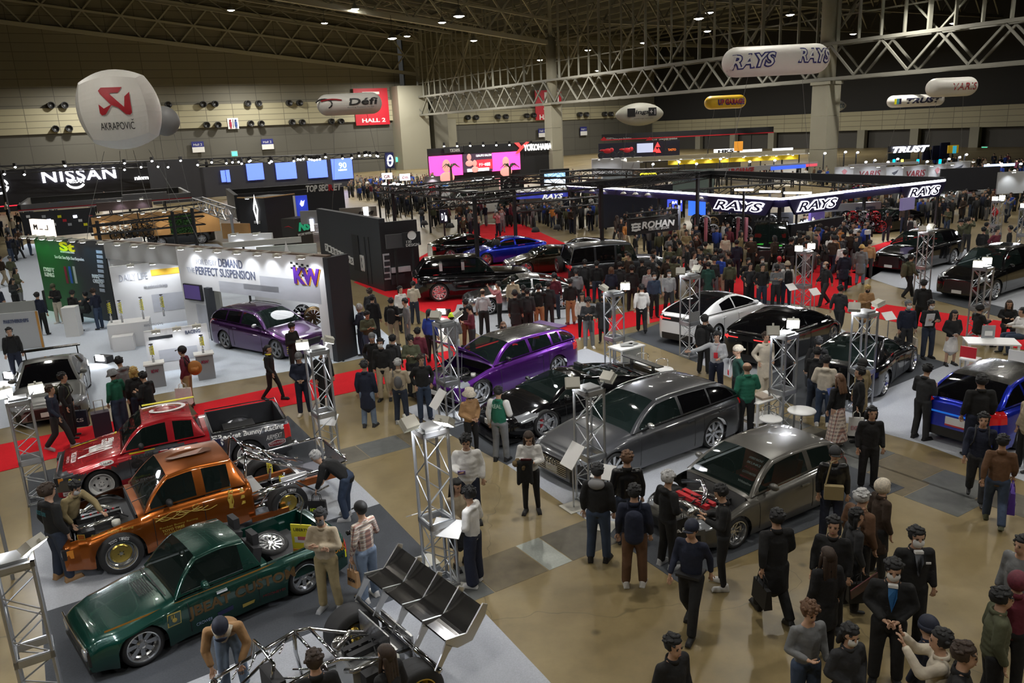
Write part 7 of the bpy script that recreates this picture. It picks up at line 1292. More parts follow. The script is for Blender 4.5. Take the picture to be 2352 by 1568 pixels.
def tower(px,py,yt,label,lamps,ang=AU,notice=None,hmin=2.4,power=95,w=.40):
 p=G(px,py);h=ztop(p,yt);h=min(max(h,2.2),3.4);e=empty('lighting_truss',p,R_(ang),label,'truss');hw=w/2;j=h*.42
 for seg,(z0,z1_)in enumerate(((.04,j),(j+.06,h))):
  for a in(-1,1):
   for b in(-1,1):MB().bar((a*hw,b*hw,z0),(a*hw,b*hw,z1_),.026,8).build('upright',TWM,e)
  n=4;mb=MB()
  for i in range(n):
   za,zb=z0+(z1_-z0)*i/n,z0+(z1_-z0)*(i+1)/n
   for k,(A_,B_)in enumerate((((-hw,-hw),(hw,-hw)),((hw,-hw),(hw,hw)),((hw,hw),(-hw,hw)),((-hw,hw),(-hw,-hw)))):
    a_,b_=(A_,B_)if(i+k)%2 else(B_,A_);mb.bar((*a_,za),(*b_,zb),.011,5,caps=False)
  mb.build('lacing',TWM,e)
  for z in(z0+.02,z1_-.02):
   for(A_,B_)in(((-hw,-hw),(hw,-hw)),((hw,-hw),(hw,hw)),((hw,hw),(-hw,hw)),((-hw,hw),(-hw,-hw))):MB().bar((*A_,z),(*B_,z),.018,6).build('rung',TWM,e)
 for z,t in((.02,.03),(j+.03,.09),(h+.03,.07)):
  mb=MB()
  for s_ in(-1,1):mb.box((0,s_*hw,z),(w+.05,.05,t)).box((s_*hw,0,z),(.05,w+.05,t))
  mb.build('end_plate',TWM,e)
 boxpart('ballast',(0,0,h+.08),(w*.8,w*.8,.05),GREYP,e)
 for lx,ly,tx,ty in lamps:
  c=Vector((lx,ly,h+.2));t_=G(tx,ty,.6);R=Matrix.Rotation(R_(ang),3,'Z');wc=p+R@c;q=(t_-wc).to_track_quat('-Z','Y');fl_=empty('flood_head',(0,0,0));fl_.parent=e;fl_.location=c;fl_.rotation_mode='QUATERNION';fl_.rotation_quaternion=R.inverted().to_quaternion()@q
  fl_.scale=(.74,.74,.74);MB().box((0,0,.06),(.34,.26,.13)).box((0,0,-.01),(.38,.30,.03)).box((0,.19,.02),(.05,.08,.05)).build('flood_case',OFFW,fl_);MB().box((0,0,-.03),(.33,.25,.01)).build('flood_lens',LAMPW,fl_);MB().bar((lx*.6,ly*.6,h+.06),(lx,ly,h+.22),.02,6).build('yoke',GREYP,e)
  spotlamp(wc+(t_-wc).normalized()*.12,t_,power,110,(.90,.93,1),.16,.5)
 if notice:o=boxpart('notice',(0,-hw-.03,j*1.25),(.38,.01,.3),mat('notice_print',(.25,.25,.25),.5,noise=.6,nscale=20),e)
 return e,h
tower(112,1640,1295,'lighting truss cut by the lower frame corner',[(.25,-.1,360,1560),(-.3,0,200,1380)])
tower(92,1150,938,'lighting truss beside the race pickup nose',[(.35,.0,170,1400),(-.2,.1,300,1250)])
tower(755,1050,808,'slim lighting truss at the tail of the race pickup',[(-.3,0,700,1230),(.3,0,700,1000)])
tower(1015,1340,990,'tall lighting truss beside the youth in white hoodie',[(-.35,.0,780,1180),(.1,-.3,900,1400)])
tower(1036,972,745,'lighting truss before the purple wagon nose',[(-.1,.2,1100,850),(.35,-.1,1190,900)])
tower(1358,1150,898,'lighting truss before the grey wagon grille',[(-.3,.1,1300,960),(.4,-.1,1500,1020)])
tower(1412,850,676,'lighting truss by the white round tables',[(-.3,.1,1300,800),(.35,-.1,1440,1000)])
tower(1583,818,636,'lighting truss with a printed notice before the white sedan',[(-.3,.1,1560,720),(.3,0,1680,740)],notice=1)
tower(1842,715,592,'lighting truss with two glaring floods on the red carpet',[(-.35,0,1780,900),(.35,0,1930,900)])
tower(1793,988,772,'lighting truss at the tail of the black hybrid',[(-.4,0,1700,790),(.4,.1,1860,1200)])
tower(1972,945,722,'lighting truss before the black coupe tail',[(-.3,.1,1950,830),(.35,-.1,2080,880)])
tower(2242,775,648,'lighting truss by the white sales table',[(-.35,0,2200,900),(.35,.1,2300,950)])
tower(2116,672,535,'slim lighting truss between the two black crossovers',[(-.3,0,2060,590),(.3,0,2200,620)])
tower(2282,560,503,'far lighting truss in the crowd with two floods',[(-.35,0,2260,680),(.35,0,2320,680)])
tower(2345,585,520,'far lighting truss at the frame edge behind the crossovers',[(-.3,0,2280,620)],power=80)
tower(2165,470,410,'distant lighting truss before the dark wall',[(-.3,0,2140,500),(.3,0,2200,500)])
def signstand(px,py,h,yaw,label,tilt=.75,w=.42,d_=.30):
 e=empty('sign_stand',G(px,py),R_(yaw),label,'stand');boxpart('base_plate',(0,0,.008),(.42,.42,.016),OFFW,e);MB().bar((0,0,.01),(0,0,h),.016,10).build('post',STEEL,e);o=boxpart('sign_plate',(0,0,h+.03),(w,d_,.015),WHITE,e);o.rotation_euler=(tilt,0,0);return e
signstand(1038,1352,1.05,-20,'white board on a post at the foot of the tall lighting truss',.5,.5,.34);signstand(975,1290,.9,-150,'white board on a post behind the tall lighting truss',.5);signstand(1318,1165,1.05,-60,'white board on a post before the grey wagon grille',.9,.4,.5);signstand(1388,1208,1.05,-30,'second white board on a post behind the man with grey hood',.7);signstand(1012,1000,.9,-60,'white board on a post at the purple wagon nose',.9,.4,.5);signstand(765,1050,.9,-20,'white board on a post at the race pickup tail');signstand(1815,722,1.0,30,'first white board on a post beside the glaring truss');signstand(1868,735,1.0,30,'second white board on a post beside the glaring truss');signstand(2036,800,1.0,20,'white board on a post beside the bag carrying man')
def roundtable(px,py,h,r,label,cat='table'):
 e=empty('round_table' if cat=='table' else 'stool',G(px,py),0,label,cat);MB().lathe([(0,h),(r,h),(r+.012,h-.02),(r,h-.04),(0,h-.045)],28).build('table_top' if cat=='table' else 'seat',WHITE,e,True);MB().bar((0,0,.02),(0,0,h-.04),.025,12).build('column_leg',CHROME,e,True);MB().lathe([(0,.03),(r*.8,.01),(r*.8,0),(0,0)],24).build('foot_plate',CHROME,e,True)
 if cat!='table':MB().tube([(-.15,.12,h),(-.15,.16,h+.2),(0,.18,h+.24),(.15,.16,h+.2),(.15,.12,h)],.012,6).build('back_rail',CHROME,e,True)
 return e
roundtable(1478,890,.72,.24,'round white bar stool beside the supercar tail','stool');roundtable(1523,908,.75,.26,'second round white bar stool behind the grey wagon','stool');roundtable(1838,1010,.72,.30,'round white table behind the hatchback roof');roundtable(1768,1028,.70,.24,'round white stool behind the hatchback roof','stool')
e=empty('plinth_table',G(1440,868),R_(AU),'white box table with clear front by the lighting truss','table');boxpart('table_top',(0,0,.95),(.9,.6,.04),WHITE,e);boxpart('clear_front',(0,-.2,.47),(.7,.05,.9),glassmat('acrylic',(.5,.52,.55),.5),e)
for a_ in(-.4,.4):
 for b2 in(-.25,.25):boxpart('leg',(a_,b2,.46),(.04,.04,.92),WHITE,e)
q=G(1440,868);o=MB().box((0,0,0),(.35,.25,.02)).box((.2,.1,0),(.25,.18,.02),.4).build('leaflets',mat('leaflet_grey',S('#9a9c9a'),.5));o.location=(q.x,q.y,1.0);tag(o,'fanned leaflets on the white box table','leaflet',kind='stuff')
e=empty('supply_table',G(1748,985),R_(AU),'white plastic table with leaflets beside the man in green fleece','table');boxpart('table_top',(0,0,.78),(.9,.55,.03),WHITE,e);[boxpart('leg',(a_,b2,.38),(.05,.05,.76),WHITE,e)for a_ in(-.4,.4)for b2 in(-.22,.22)];boxpart('shelf',(0,0,.3),(.85,.5,.02),WHITE,e)
q=G(1748,985);o=boxpart('leaflet_pile',(q.x,q.y,.82),(.3,.4,.05),mat('leaflet_warm',S('#a89888'),.5),None,R_(20));tag(o,'pile of printed leaflets on the white plastic table','leaflet')
e=empty('sales_table',G(2270,842),R_(AU-50),'white sales table with people seated at it','table');boxpart('table_top',(0,0,.74),(1.3,.75,.04),WHITE,e);[boxpart('leg',(a_,b2,.36),(.06,.06,.72),WHITE,e)for a_ in(-.6,.6)for b2 in(-.32,.32)]
q=G(2262,835);o=empty('price_board',(q.x,q.y,.76),R_(-10),'clear price board standing on the sales table','sign');boxpart('board',(0,0,.18),(.34,.04,.36),glassmat('acrylic2',(.5,.52,.55),.6),o);boxpart('price_card',(0,-.03,.14),(.2,.01,.14),WHITE,o)
for px,py,lb in((2225,860,'white stool with red seat back at the sales table'),(2335,870,'white stool at the outer end of the sales table')):
 e=empty('chair',G(px,py),R_(40),lb,'chair');boxpart('seat',(0,0,.46),(.42,.42,.04),WHITE,e);[boxpart('leg',(a_,b2,.22),(.03,.03,.44),STEEL,e)for a_ in(-.18,.18)for b2 in(-.18,.18)];boxpart('backrest',(-.2,0,.68),(.03,.4,.3),RED if px<2300 else WHITE,e)
o=empty('stage_lamp',G(30,1330,.0),R_(-30),'grey flood lamp head on an arm at the lower frame corner','lamp');MB().box((0,0,2.75),(.3,.2,.2)).build('lamp_case',OFFW,o);MB().bar((0,0,0),(0,0,2.65),.03,8).build('pole',GREYP,o);MB().box((0,-.11,2.7),(.26,.02,.08)).build('lens',LAMPW,o)
q=G(2400,1530,2.3);o=empty('rolled_banner',(q.x,q.y,0),R_(30),'pale violet banner roll and orange edged frame at the lower frame corner','banner');MB().bar((-.62,-.35,1.95),(.5,.25,2.35),.10,12).build('banner_roll',mat('violet_cloth',S('#8a88b8'),.7),o,True);boxpart('frame_bar',(-.75,-.2,1.75),(1.1,.04,.04),STEEL,o,.5);boxpart('frame_bar',(-.35,.1,1.0),(.05,.05,2.0),STEEL,o);boxpart('orange_panel',(-.95,-.32,1.45),(.4,.03,.45),mat('panel_orange',S('#a8502a'),.6),o,.5)
for px,py in((1560,652),):
 e=empty('glass_stand',G(px+30,py+10),0,'round clear stool stand beside the red carpet crossing','stand');MB().lathe([(.0,.75),(.28,.75),(.28,.7),(.0,.7)],20).bar((0,0,0),(0,0,.7),.03).build('stand_body',STEEL,e,True)
# ================================================================ PEOPLE
SKIN=mat('skin',(.50,.30,.20),.55,noise=.05,nscale=20);CLOTH=mat('cloth',(.5,.5,.5),.85,objcol=True,noise=.16,nscale=4.5,bump=.9);LEATH=mat('leather',(.1,.1,.1),.32,objcol=True,noise=.1,nscale=6,bump=.3)
HAIRM=mat('hair',(.02,.02,.02),.65,objcol=True,noise=.3,nscale=40);SHOEM=mat('shoe',(.3,.3,.3),.6,objcol=True);DARKSHOE=mat('dark_shoe',(.02,.02,.02),.5);EYEM=mat('eye_dark',(.01,.008,.006),.3);LIPM=mat('lips',(.32,.12,.10),.5);MASKM=mat('face_mask',(.7,.7,.72),.8,objcol=True)
PLAIDM=bpy.data.materials.new('plaid_cloth');PLAIDM.use_nodes=True
def _pl():
 nt=PLAIDM.node_tree;b=nt.nodes['Principled BSDF'];tc=nt.nodes.new('ShaderNodeTexCoord');oi=nt.nodes.new('ShaderNodeObjectInfo');last=oi.outputs['Color']
 for d,sc,col,th in(('X',4.2,(.25,.05,.04),.55),('Z',3.6,(.03,.03,.05),.5),('X',9,(.7,.66,.6),.8),('Z',8,(.3,.1,.06),.82)):
  w=nt.nodes.new('ShaderNodeTexWave');w.bands_direction=d;w.inputs['Scale'].default_value=sc;w.inputs['Distortion'].default_value=.15;nt.links.new(tc.outputs['Object'],w.inputs['Vector'])
  m=nt.nodes.new('ShaderNodeMath');m.operation='GREATER_THAN';m.inputs[1].default_value=th;nt.links.new(w.outputs['Fac'],m.inputs[0])
  f=nt.nodes.new('ShaderNodeMath');f.operation='MULTIPLY';f.inputs[1].default_value=.6;nt.links.new(m.outputs[0],f.inputs[0])
  x=nt.nodes.new('ShaderNodeMix');x.data_type='RGBA';nt.links.new(f.outputs[0],x.inputs['Factor']);nt.links.new(last,x.inputs[6]);x.inputs[7].default_value=(*col,1);last=x.outputs[2]
 nt.links.new(last,b.inputs['Base Color']);b.inputs['Roughness'].default_value=.9
_pl()
def V(*a):return Vector(a)
def pose(kind):
 J=dict(hip=V(0,0,.90),chest=V(.01,0,1.26),neck=V(0,0,1.44),head=V(.02,0,1.585),yaw=0.0,pit=0.0)
 J['sh']=[V(0,.17,1.375),V(0,-.17,1.375)];J['el']=[V(-.03,.225,1.12),V(-.03,-.225,1.12)];J['wr']=[V(.06,.235,.88),V(.06,-.235,.88)];J['hd']=[V(.03,0,-1),V(.03,0,-1)]
 J['hj']=[V(0,.09,.88),V(0,-.09,.88)];J['kn']=[V(.03,.11,.48),V(.02,-.11,.48)];J['an']=[V(-.02,.13,.085),V(.02,-.12,.085)];J['toe']=[V(1,.2,0),V(1,-.2,0)]
 if kind=='walk':J['kn']=[V(.17,.10,.50),V(-.03,-.10,.47)];J['an']=[V(.26,.10,.10),V(-.28,-.10,.16)];J['toe']=[V(1,.05,.05),V(1,-.05,-.45)];J['wr']=[V(-.12,.24,.92),V(.20,-.24,.93)];J['el']=[V(-.10,.23,1.13),V(.02,-.23,1.12)];J['hip']=V(0,0,.88)
 if kind in('phone','read'):J['el']=[V(.03,.235,1.10),V(.03,-.235,1.10)];J['wr']=[V(.27,.09,1.16),V(.27,-.09,1.16)];J['hd']=[V(.7,-.5,.4),V(.7,.5,.4)];J['pit']=.45;J['head']=V(.05,0,1.57)
 if kind=='photo':J['el']=[V(.20,.22,1.30),V(.20,-.22,1.30)];J['wr']=[V(.36,.10,1.53),V(.36,-.10,1.53)];J['hd']=[V(.4,-.4,.8),V(.4,.4,.8)]
 if kind=='crossed':J['el']=[V(.05,.25,1.12),V(.05,-.25,1.12)];J['wr']=[V(.20,-.02,1.19),V(.21,.04,1.14)];J['hd']=[V(.2,-1,.1),V(.1,1,.2)];J['pit']=.2
 if kind=='clasp':J['el']=[V(-.02,.25,1.12),V(-.02,-.25,1.12)];J['wr']=[V(.19,.07,1.00),V(.19,-.07,1.00)];J['hd']=[V(.4,-.8,-.2),V(.4,.8,-.2)];J['pit']=.2
 if kind=='pocket':J['el']=[V(-.12,.27,1.14),V(-.12,-.27,1.14)];J['wr']=[V(.05,.20,.96),V(.05,-.20,.96)];J['hd']=[V(.2,-.1,-1),V(.2,.1,-1)]
 if kind=='hold':J['wr']=[V(.06,.245,.88),V(.25,-.14,1.12)];J['el']=[V(-.03,.235,1.12),V(0,-.25,1.12)];J['hd'][1]=V(.8,.4,.2);J['pit']=.25
 if kind=='face':J['wr'][1]=V(.14,-.05,1.45);J['el'][1]=V(.2,-.22,1.20);J['hd'][1]=V(-.1,.3,1)
 if kind=='point':J['el'][1]=V(.12,-.40,1.28);J['wr'][1]=V(.22,-.64,1.22);J['hd'][1]=V(.4,-1,.0);J['el'][0]=V(.04,.24,1.12);J['wr'][0]=V(.24,.10,1.08);J['hd'][0]=V(.8,-.4,0)
 if kind=='reach':J['chest']=V(.12,0,1.22);J['neck']=V(.2,0,1.38);J['head']=V(.27,0,1.50);J['pit']=.5;J['sh']=[V(.18,.175,1.32),V(.18,-.175,1.32)];J['el']=[V(.42,.2,1.16),V(.15,-.24,1.08)];J['wr']=[V(.64,.12,1.02),V(.28,-.2,.9)];J['hd']=[V(1,-.1,-.3),V(.5,0,-1)]
 if kind=='lean':J['hip']=V(-.15,0,.86);J['chest']=V(.13,0,1.10);J['neck']=V(.30,0,1.20);J['head']=V(.42,0,1.26);J['pit']=.8;J['sh']=[V(.26,.18,1.15),V(.26,-.18,1.15)];J['el']=[V(.30,.26,.90),V(.30,-.24,.90)];J['wr']=[V(.42,.16,.70),V(.40,-.18,.72)];J['hd']=[V(.4,0,-1),V(.4,0,-1)];J['hj']=[V(-.13,.09,.85),V(-.13,-.09,.85)];J['kn']=[V(-.02,.11,.47),V(-.04,-.11,.47)];J['an']=[V(-.08,.12,.085),V(-.02,-.12,.085)]
 if kind=='sit':J['hip']=V(0,0,.56);J['hj']=[V(0,.09,.55),V(0,-.09,.55)];J['kn']=[V(.42,.12,.56),V(.42,-.12,.56)];J['an']=[V(.36,.13,.09),V(.44,-.13,.09)];J['wr']=[V(.34,.1,.86),V(.34,-.1,.86)];J['hd']=[V(.8,-.4,.1),V(.8,.4,.1)]
 if kind=='crouch':J['hip']=V(-.1,0,.34);J['hj']=[V(-.08,.09,.34),V(-.08,-.09,.34)];J['kn']=[V(.25,.16,.50),V(.22,-.16,.46)];J['an']=[V(.05,.14,.09),V(.02,-.13,.10)];J['wr']=[V(.3,.1,.55),V(.3,-.1,.55)]
 if kind=='sit':
  d=J['hip'].z-.90
  for k in('chest','neck','head'):J[k]=J[k]+V(0,0,d)
  J['sh']=[q+V(0,0,d)for q in J['sh']];J['el']=[V(.05,.24,.86),V(.05,-.24,.86)]
 if kind=='crouch':
  for k,x in(('chest',.06),('neck',.12),('head',.17)):J[k]=J[k]+V(x,0,-.54)
  J['sh']=[q+V(.1,0,-.54)for q in J['sh']];J['el']=[V(.2,.23,.66),V(.2,-.23,.66)];J['pit']=.3
 return J
def ecap(mb,a,b,ra,rb,fl=1.0,n=12,caps=3,wide=V(0,1,0)):
 d=(b-a);L=d.length;d=d.normalized()if L>1e-5 else V(0,0,1);s=(wide-d*wide.dot(d));s=s.normalized()if s.length>.05 else V(1,0,0);f=s.cross(d);rings=[]
 for i in range(caps):t=PI/2*(1-i/caps);rings.append((a-d*ra*math.sin(t)*.8,ra*math.cos(t)))
 rings.append((a,ra));rings.append((b,rb))
 for i in range(1,caps+1):t=PI/2*i/caps;rings.append((b+d*rb*math.sin(t)*.8,rb*math.cos(t)))
 rings=[(c,max(r,.004))for c,r in rings];vs=[]
 for c,r in rings:
  for k in range(n):u=2*PI*k/n;vs.append(c+s*r*math.cos(u)+f*r*fl*math.sin(u))
 m=len(rings);fs=[(i*n+k,i*n+(k+1)%n,(i+1)*n+(k+1)%n,(i+1)*n+k)for i in range(m-1)for k in range(n)]+[tuple(range(n-1,-1,-1)),tuple(range((m-1)*n,m*n))]
 mb.add(vs,fs)
def remesh(mb,name,m,vox,sm=4):
 me=bpy.data.meshes.new('raw');me.from_pydata(mb.v,[],mb.f);bm=bmesh.new();bm.from_mesh(me);bmesh.ops.recalc_face_normals(bm,faces=bm.faces);bm.to_mesh(me);bm.free()
 ob=bpy.data.objects.new('raw',me);TS.collection.objects.link(ob);r=ob.modifiers.new('r','REMESH');r.mode='VOXEL';r.voxel_size=vox;s=ob.modifiers.new('s','SMOOTH');s.iterations=sm;s.factor=.5
 dg=tsdg();out=bpy.data.meshes.new_from_object(ob.evaluated_get(dg));out.name=name;bpy.data.objects.remove(ob);bpy.data.meshes.remove(me)
 out.materials.clear();out.materials.append(m);out.polygons.foreach_set('use_smooth',[True]*len(out.polygons));return out
def headM(J):return Matrix.Translation(J['head'])@Matrix.Rotation(J['pit'],4,'Y')@Matrix.Scale(1.06,4)
_PB={};LEATHERED=False
def bodymesh(kind):
 k=('body',kind)
 if k in _PB:return _PB[k]
 J=pose(kind);mb=MB();H=headM(J)
 ecap(mb,J['hip'],J['chest'],.135,.150,.66);ecap(mb,J['chest'],J['neck']-V(0,0,.05),.15,.10,.6);ecap(mb,J['neck']-V(0,0,.06),J['head']-V(0,0,.05),.058,.055)
 mb.sphere((0,0,0),1,16,12,M=None)if False else None
 R3=H.to_3x3()
 mb.sphere(H@V(-.01,0,.035),1,16,12,sc=(.098,.078,.088),M=R3);mb.sphere(H@V(.022,0,-.035),1,14,10,sc=(.068,.058,.080),M=R3);mb.sphere(H@V(.092,0,-.01),1,8,6,sc=(.018,.014,.028),M=R3)
 for s in(1,-1):mb.sphere(H@V(-.005,s*.078,-.005),1,8,6,sc=(.018,.012,.032),M=R3)
 for i in(0,1):
  ecap(mb,J['sh'][i],J['el'][i],.052,.040);ecap(mb,J['el'][i],J['wr'][i],.040,.027);hd=J['hd'][i].normalized();ecap(mb,J['wr'][i]+hd*.015,J['wr'][i]+hd*.075,.030,.036,.45)
  ecap(mb,J['hj'][i],J['kn'][i],.088,.056);ecap(mb,J['kn'][i],J['an'][i],.056,.038);t=J['toe'][i].normalized();ecap(mb,J['an'][i]-V(0,0,.035)-t*.03,J['an'][i]+V(0,0,-.045)+t*.14,.040,.036,.8)
 me=remesh(mb,'person_body',SKIN,.017,3)
 fb=MB()
 for i in(0,1):
  hd=J['hd'][i].normalized();w=J['wr'][i];side=V(0,1,0)if abs(hd.y)<.7 else V(0,0,1);side=(side-hd*side.dot(hd)).normalized();cu=hd.cross(side)*(1 if i else-1)
  for q in range(4):
   ln=(.030,.036,.033,.026)[q];p0=w+hd*.085+side*(.026-.0175*q);p1=p0+hd*ln+cu*.008;p2=p1+hd*ln*.6+cu*.022;fb.tube([p0-hd*.02,p0,p1,p2],[.0085,.0085,.0078,.006],6)
  sg=1;p0=w+hd*.03+side*sg*.026;p1=p0+hd*.028+side*.022+cu*.012;p2=p1+hd*.026+cu*.014;fb.tube([p0,p1,p2],[.011,.0095,.0075],6)
 bm=bmesh.new();bm.from_mesh(me);tm=bpy.data.meshes.new('f');tm.from_pydata(fb.v,[],fb.f);tm.polygons.foreach_set('use_smooth',[True]*len(tm.polygons));bm.from_mesh(tm);bm.to_mesh(me);bm.free();bpy.data.meshes.remove(tm)
 me.materials.append(DARKSHOE);mi=[]
 for p in me.polygons:
  c=p.center;f=0
  for i in(0,1):
   a=J['an'][i];t=J['toe'][i].normalized()
   if(c-a-t*.05).length<.16 and c.z<a.z+.03:f=1
  mi.append(f)
 me.polygons.foreach_set('material_index',mi);_PB[k]=me;return me
def topmesh(kind,st):
 k=('top',kind,st)
 if k in _PB:return _PB[k]
 J=pose(kind);mb=MB();th={'jacket':.018,'shirt':.010,'coat':.022,'puffer':.024,'hoodie':.022,'suit':.016,'leather':.02}[st];up=V(0,0,1);tdir=(J['chest']-J['hip']).normalized()
 hem=J['hip']-tdir*({'coat':.0,'shirt':.0,'suit':.06}.get(st,.0));rb=.143+th
 ecap(mb,hem,J['chest'],rb,.158+th*.8,.68,14,2);ecap(mb,J['chest'],J['neck']-V(0,0,.06),.158+th*.8,.085,.62,14);ecap(mb,J['neck']-V(.01,0,.06),J['neck']-V(.0,0,.015),.075,.066,1,12,1)
 ecap(mb,J['sh'][0]-V(0,.035,.012),J['sh'][1]+V(0,.035,-.012),.060+th*.5,.060+th*.5,.85,12,3,wide=V(1,0,0))
 if st=='coat' and kind not in('sit','crouch'):ecap(mb,J['hip']-V(0,0,.0),J['hip']-V(0,0,.38),.175,.20,.72,14,1)
 if st=='puffer':
  for i in range(5):
   c=J['hip'].lerp(J['chest'],i/4.5);ecap(mb,c-tdir*.012,c+tdir*.012,.178,.178,.74,14,2)
 if st=='hoodie':ecap(mb,J['neck']+V(-.075,.05,-.03),J['neck']+V(-.075,-.05,-.03),.062,.062,.9,10,3,wide=V(1,0,0))
 for i in(0,1):ecap(mb,J['sh'][i],J['el'][i],.054+th*.7,.046+th*.8);ecap(mb,J['el'][i],J['wr'][i]-(J['wr'][i]-J['el'][i]).normalized()*.02,.046+th*.8,.036+th*.5,1,12,1)
 me=remesh(mb,'top_garment',LEATH if st=='leather' else CLOTH,.021,2);_PB[k]=me;return me
def legmesh(kind,st):
 k=('leg',kind,st)
 if k in _PB:return _PB[k]
 J=pose(kind);mb=MB()
 if st in('skirt','longskirt')and kind not in('sit','crouch'):
  z1=.46 if st=='skirt' else.14;r1=.22 if st=='skirt' else.27
  ecap(mb,J['hip']+V(0,0,.08),J['hip']-V(0,0,.02),.14,.155,.75,14,1);ecap(mb,J['hip'],V(J['hip'].x,0,z1),.155,r1,.8,16,1)
 else:
  w={'slim':(.098,.066,.048),'trousers':(.104,.078,.068),'wide':(.11,.098,.108),'skirt':(.11,.09,.08)}.get(st,(.104,.078,.068));ecap(mb,J['hip']+V(0,0,.06),J['hip']-V(0,0,.03),.138,.150,.78,14,1)
  for i in(0,1):ecap(mb,J['hj'][i],J['kn'][i],w[0],w[1]);ecap(mb,J['kn'][i],J['an'][i]+V(0,0,.0),w[1],w[2],1,12,1)
 me=remesh(mb,'trousers',CLOTH,.02,2);_PB[k]=me;return me
def shoemesh():
 if 'shoe' in _PB:return _PB['shoe']
 mb=MB();ecap(mb,V(-.045,0,.045),V(.145,0,.035),.048,.043,.95,12,3,wide=V(0,1,0));ecap(mb,V(-.04,0,.05),V(-.03,0,.10),.045,.045);mb.box((.05,0,.012),(.27,.088,.024));me=remesh(mb,'shoe',SHOEM,.013,2);_PB['shoe']=me;return me
def hairmesh(st):
 k=('hair',st)
 if k in _PB:return _PB[k]
 mb=MB();m=HAIRM
 def cap_(sx,sy,sz,zc,front,z0,tuck=.78):
  t=MB();t.sphere((0,0,0),1,20,14);vs=[]
  for v in t.v:
   x,y,z=v;q=Vector((x*sx-.014,y*sy,z*sz+zc))
   low=z*sz+zc<(z0 if x<front else.062+.02*(1-abs(y)))
   if low:q=Vector((x*sx*tuck-.012,y*sy*tuck,max(q.z,z0-.01)))
   vs.append(q)
  mb.add(vs,t.f)
 if st in('short','grey'):cap_(.112,.092,.105,.038,.35,-.035)
 elif st=='messy':
  cap_(.118,.098,.112,.04,.35,-.03);rnd=random.Random(5)
  for i in range(26):a=rnd.uniform(0,2*PI);b=rnd.uniform(.2,1.4);d=V(math.cos(a)*math.cos(b)*.115-.015,math.sin(a)*math.cos(b)*.095,.04+.105*math.sin(b));mb.sphere(d,.024,6,4)
 elif st in('long','bob','pony','bun'):
  cap_(.114,.095,.108,.038,.3,-.06)
  if st=='long':
   for y in(-.06,-.02,.02,.06):ecap(mb,V(-.06,y,.02),V(-.085,y*1.25,-.28),.045,.028,.8,8,2)
   for y in(-.085,.085):ecap(mb,V(.0,y*.95,.02),V(.03,y*1.05,-.22),.03,.02,1,8,2)
  if st=='bob':
   for y in(-.075,-.03,.03,.075):ecap(mb,V(-.05,y,.0),V(-.055,y*1.1,-.11),.045,.035,.8,8,2)
  if st=='pony':ecap(mb,V(-.12,0,.05),V(-.17,0,-.14),.035,.018,1,8,2)
  if st=='bun':mb.sphere((-.12,0,.07),.045,10,8)
 elif st=='bald':
  t=MB();t.sphere((0,0,0),1,20,14);mb.add([Vector((x*.108-.014 if x<.3 else x*.07,y*.088 if x<.45 else y*.06,min(z*.1+.03,.055)))for x,y,z in t.v],t.f)
 elif st in('cap','capback'):
  cap_(.114,.094,.108,.045,1.2,.01);s=1 if st=='cap' else-1;pts=[]
  for i in range(9):a=-1.1+2.2*i/8;pts.append((s*(.085+.085*math.cos(a)),.082*math.sin(a)))
  mb.add([(x,y,.028)for x,y in pts]+[(x,y,.04)for x,y in pts],[tuple(range(8,-1,-1)),tuple(range(9,18))]+[(i,i+1,10+i,9+i)for i in range(8)]+[(8,0,9,17)])
 elif st=='beanie':cap_(.118,.098,.118,.045,1.2,.0);mb.lathe([(.106,.0),(.118,.01),(.118,.05),(.106,.06)],18,'Z',(-.012,0,-.005))
 elif st=='bucket':mb.lathe([(0,.15),(.06,.148),(.10,.125),(.112,.05),(.165,-.01),(.16,-.018),(.105,.03)],20,'Z',(-.008,0,.0))
 elif st=='hood':cap_(.128,.11,.125,.02,.55,-.10,.85)
 if st in('short','grey','messy','long','bob','pony','bun'):
  rn=random.Random(3)
  if st in('short','grey','bob'):
   for i in range(22):a=rn.uniform(0,2*PI);b=rn.uniform(.1,1.45);mb.sphere(V(math.cos(a)*math.cos(b)*.104-.014,math.sin(a)*math.cos(b)*.086,.04+.098*math.sin(b)),rn.uniform(.018,.03),6,4,sc=(1.2,1.2,.6))
  mb.v=[(x+rn.uniform(-.004,.004),y+rn.uniform(-.004,.004),z+rn.uniform(-.004,.004))for x,y,z in mb.v]
 me=mb.mesh('hair_'+st,m,True);_PB[k]=me;return me
def simple(kname,f):
 if kname not in _PB:_PB[kname]=f()
 return _PB[kname]
def collar_me():return MB().lathe([(.066,-.01),(.083,-.02),(.080,.035),(.068,.045),(.062,.0)],18,'Z').mesh('collar',CLOTH,True)
def eye_me():return MB().sphere((.083,0,.012),1,8,5,sc=(.006,.013,.006)).mesh('eye',EYEM,True)
def brow_me():return MB().box((.088,0,.030),(.006,.032,.006)).mesh('eyebrow',EYEM)
def mouth_me():return MB().sphere((.086,0,-.058),1,8,5,sc=(.006,.022,.006)).mesh('mouth',LIPM,True)
def mask_me():
 t=MB();t.sphere((0,0,0),1,16,12);fs=[];vs=[Vector((x*.083+.022,y*.072,z*.076-.040))for x,y,z in t.v]
 for f in t.f:
  c=sum((Vector(t.v[i])for i in f),Vector())/len(f)
  if c.x>.30 and-.85<c.z<.72:fs.append(f)
 return MB().add(vs,fs).mesh('face_mask',MASKM,True)
def pack_me():
 mb=MB();ecap(mb,V(-.25,0,.98),V(-.23,0,1.30),.15,.14,.6,14,3);me=remesh(mb,'backpack',CLOTH,.02,2);return me
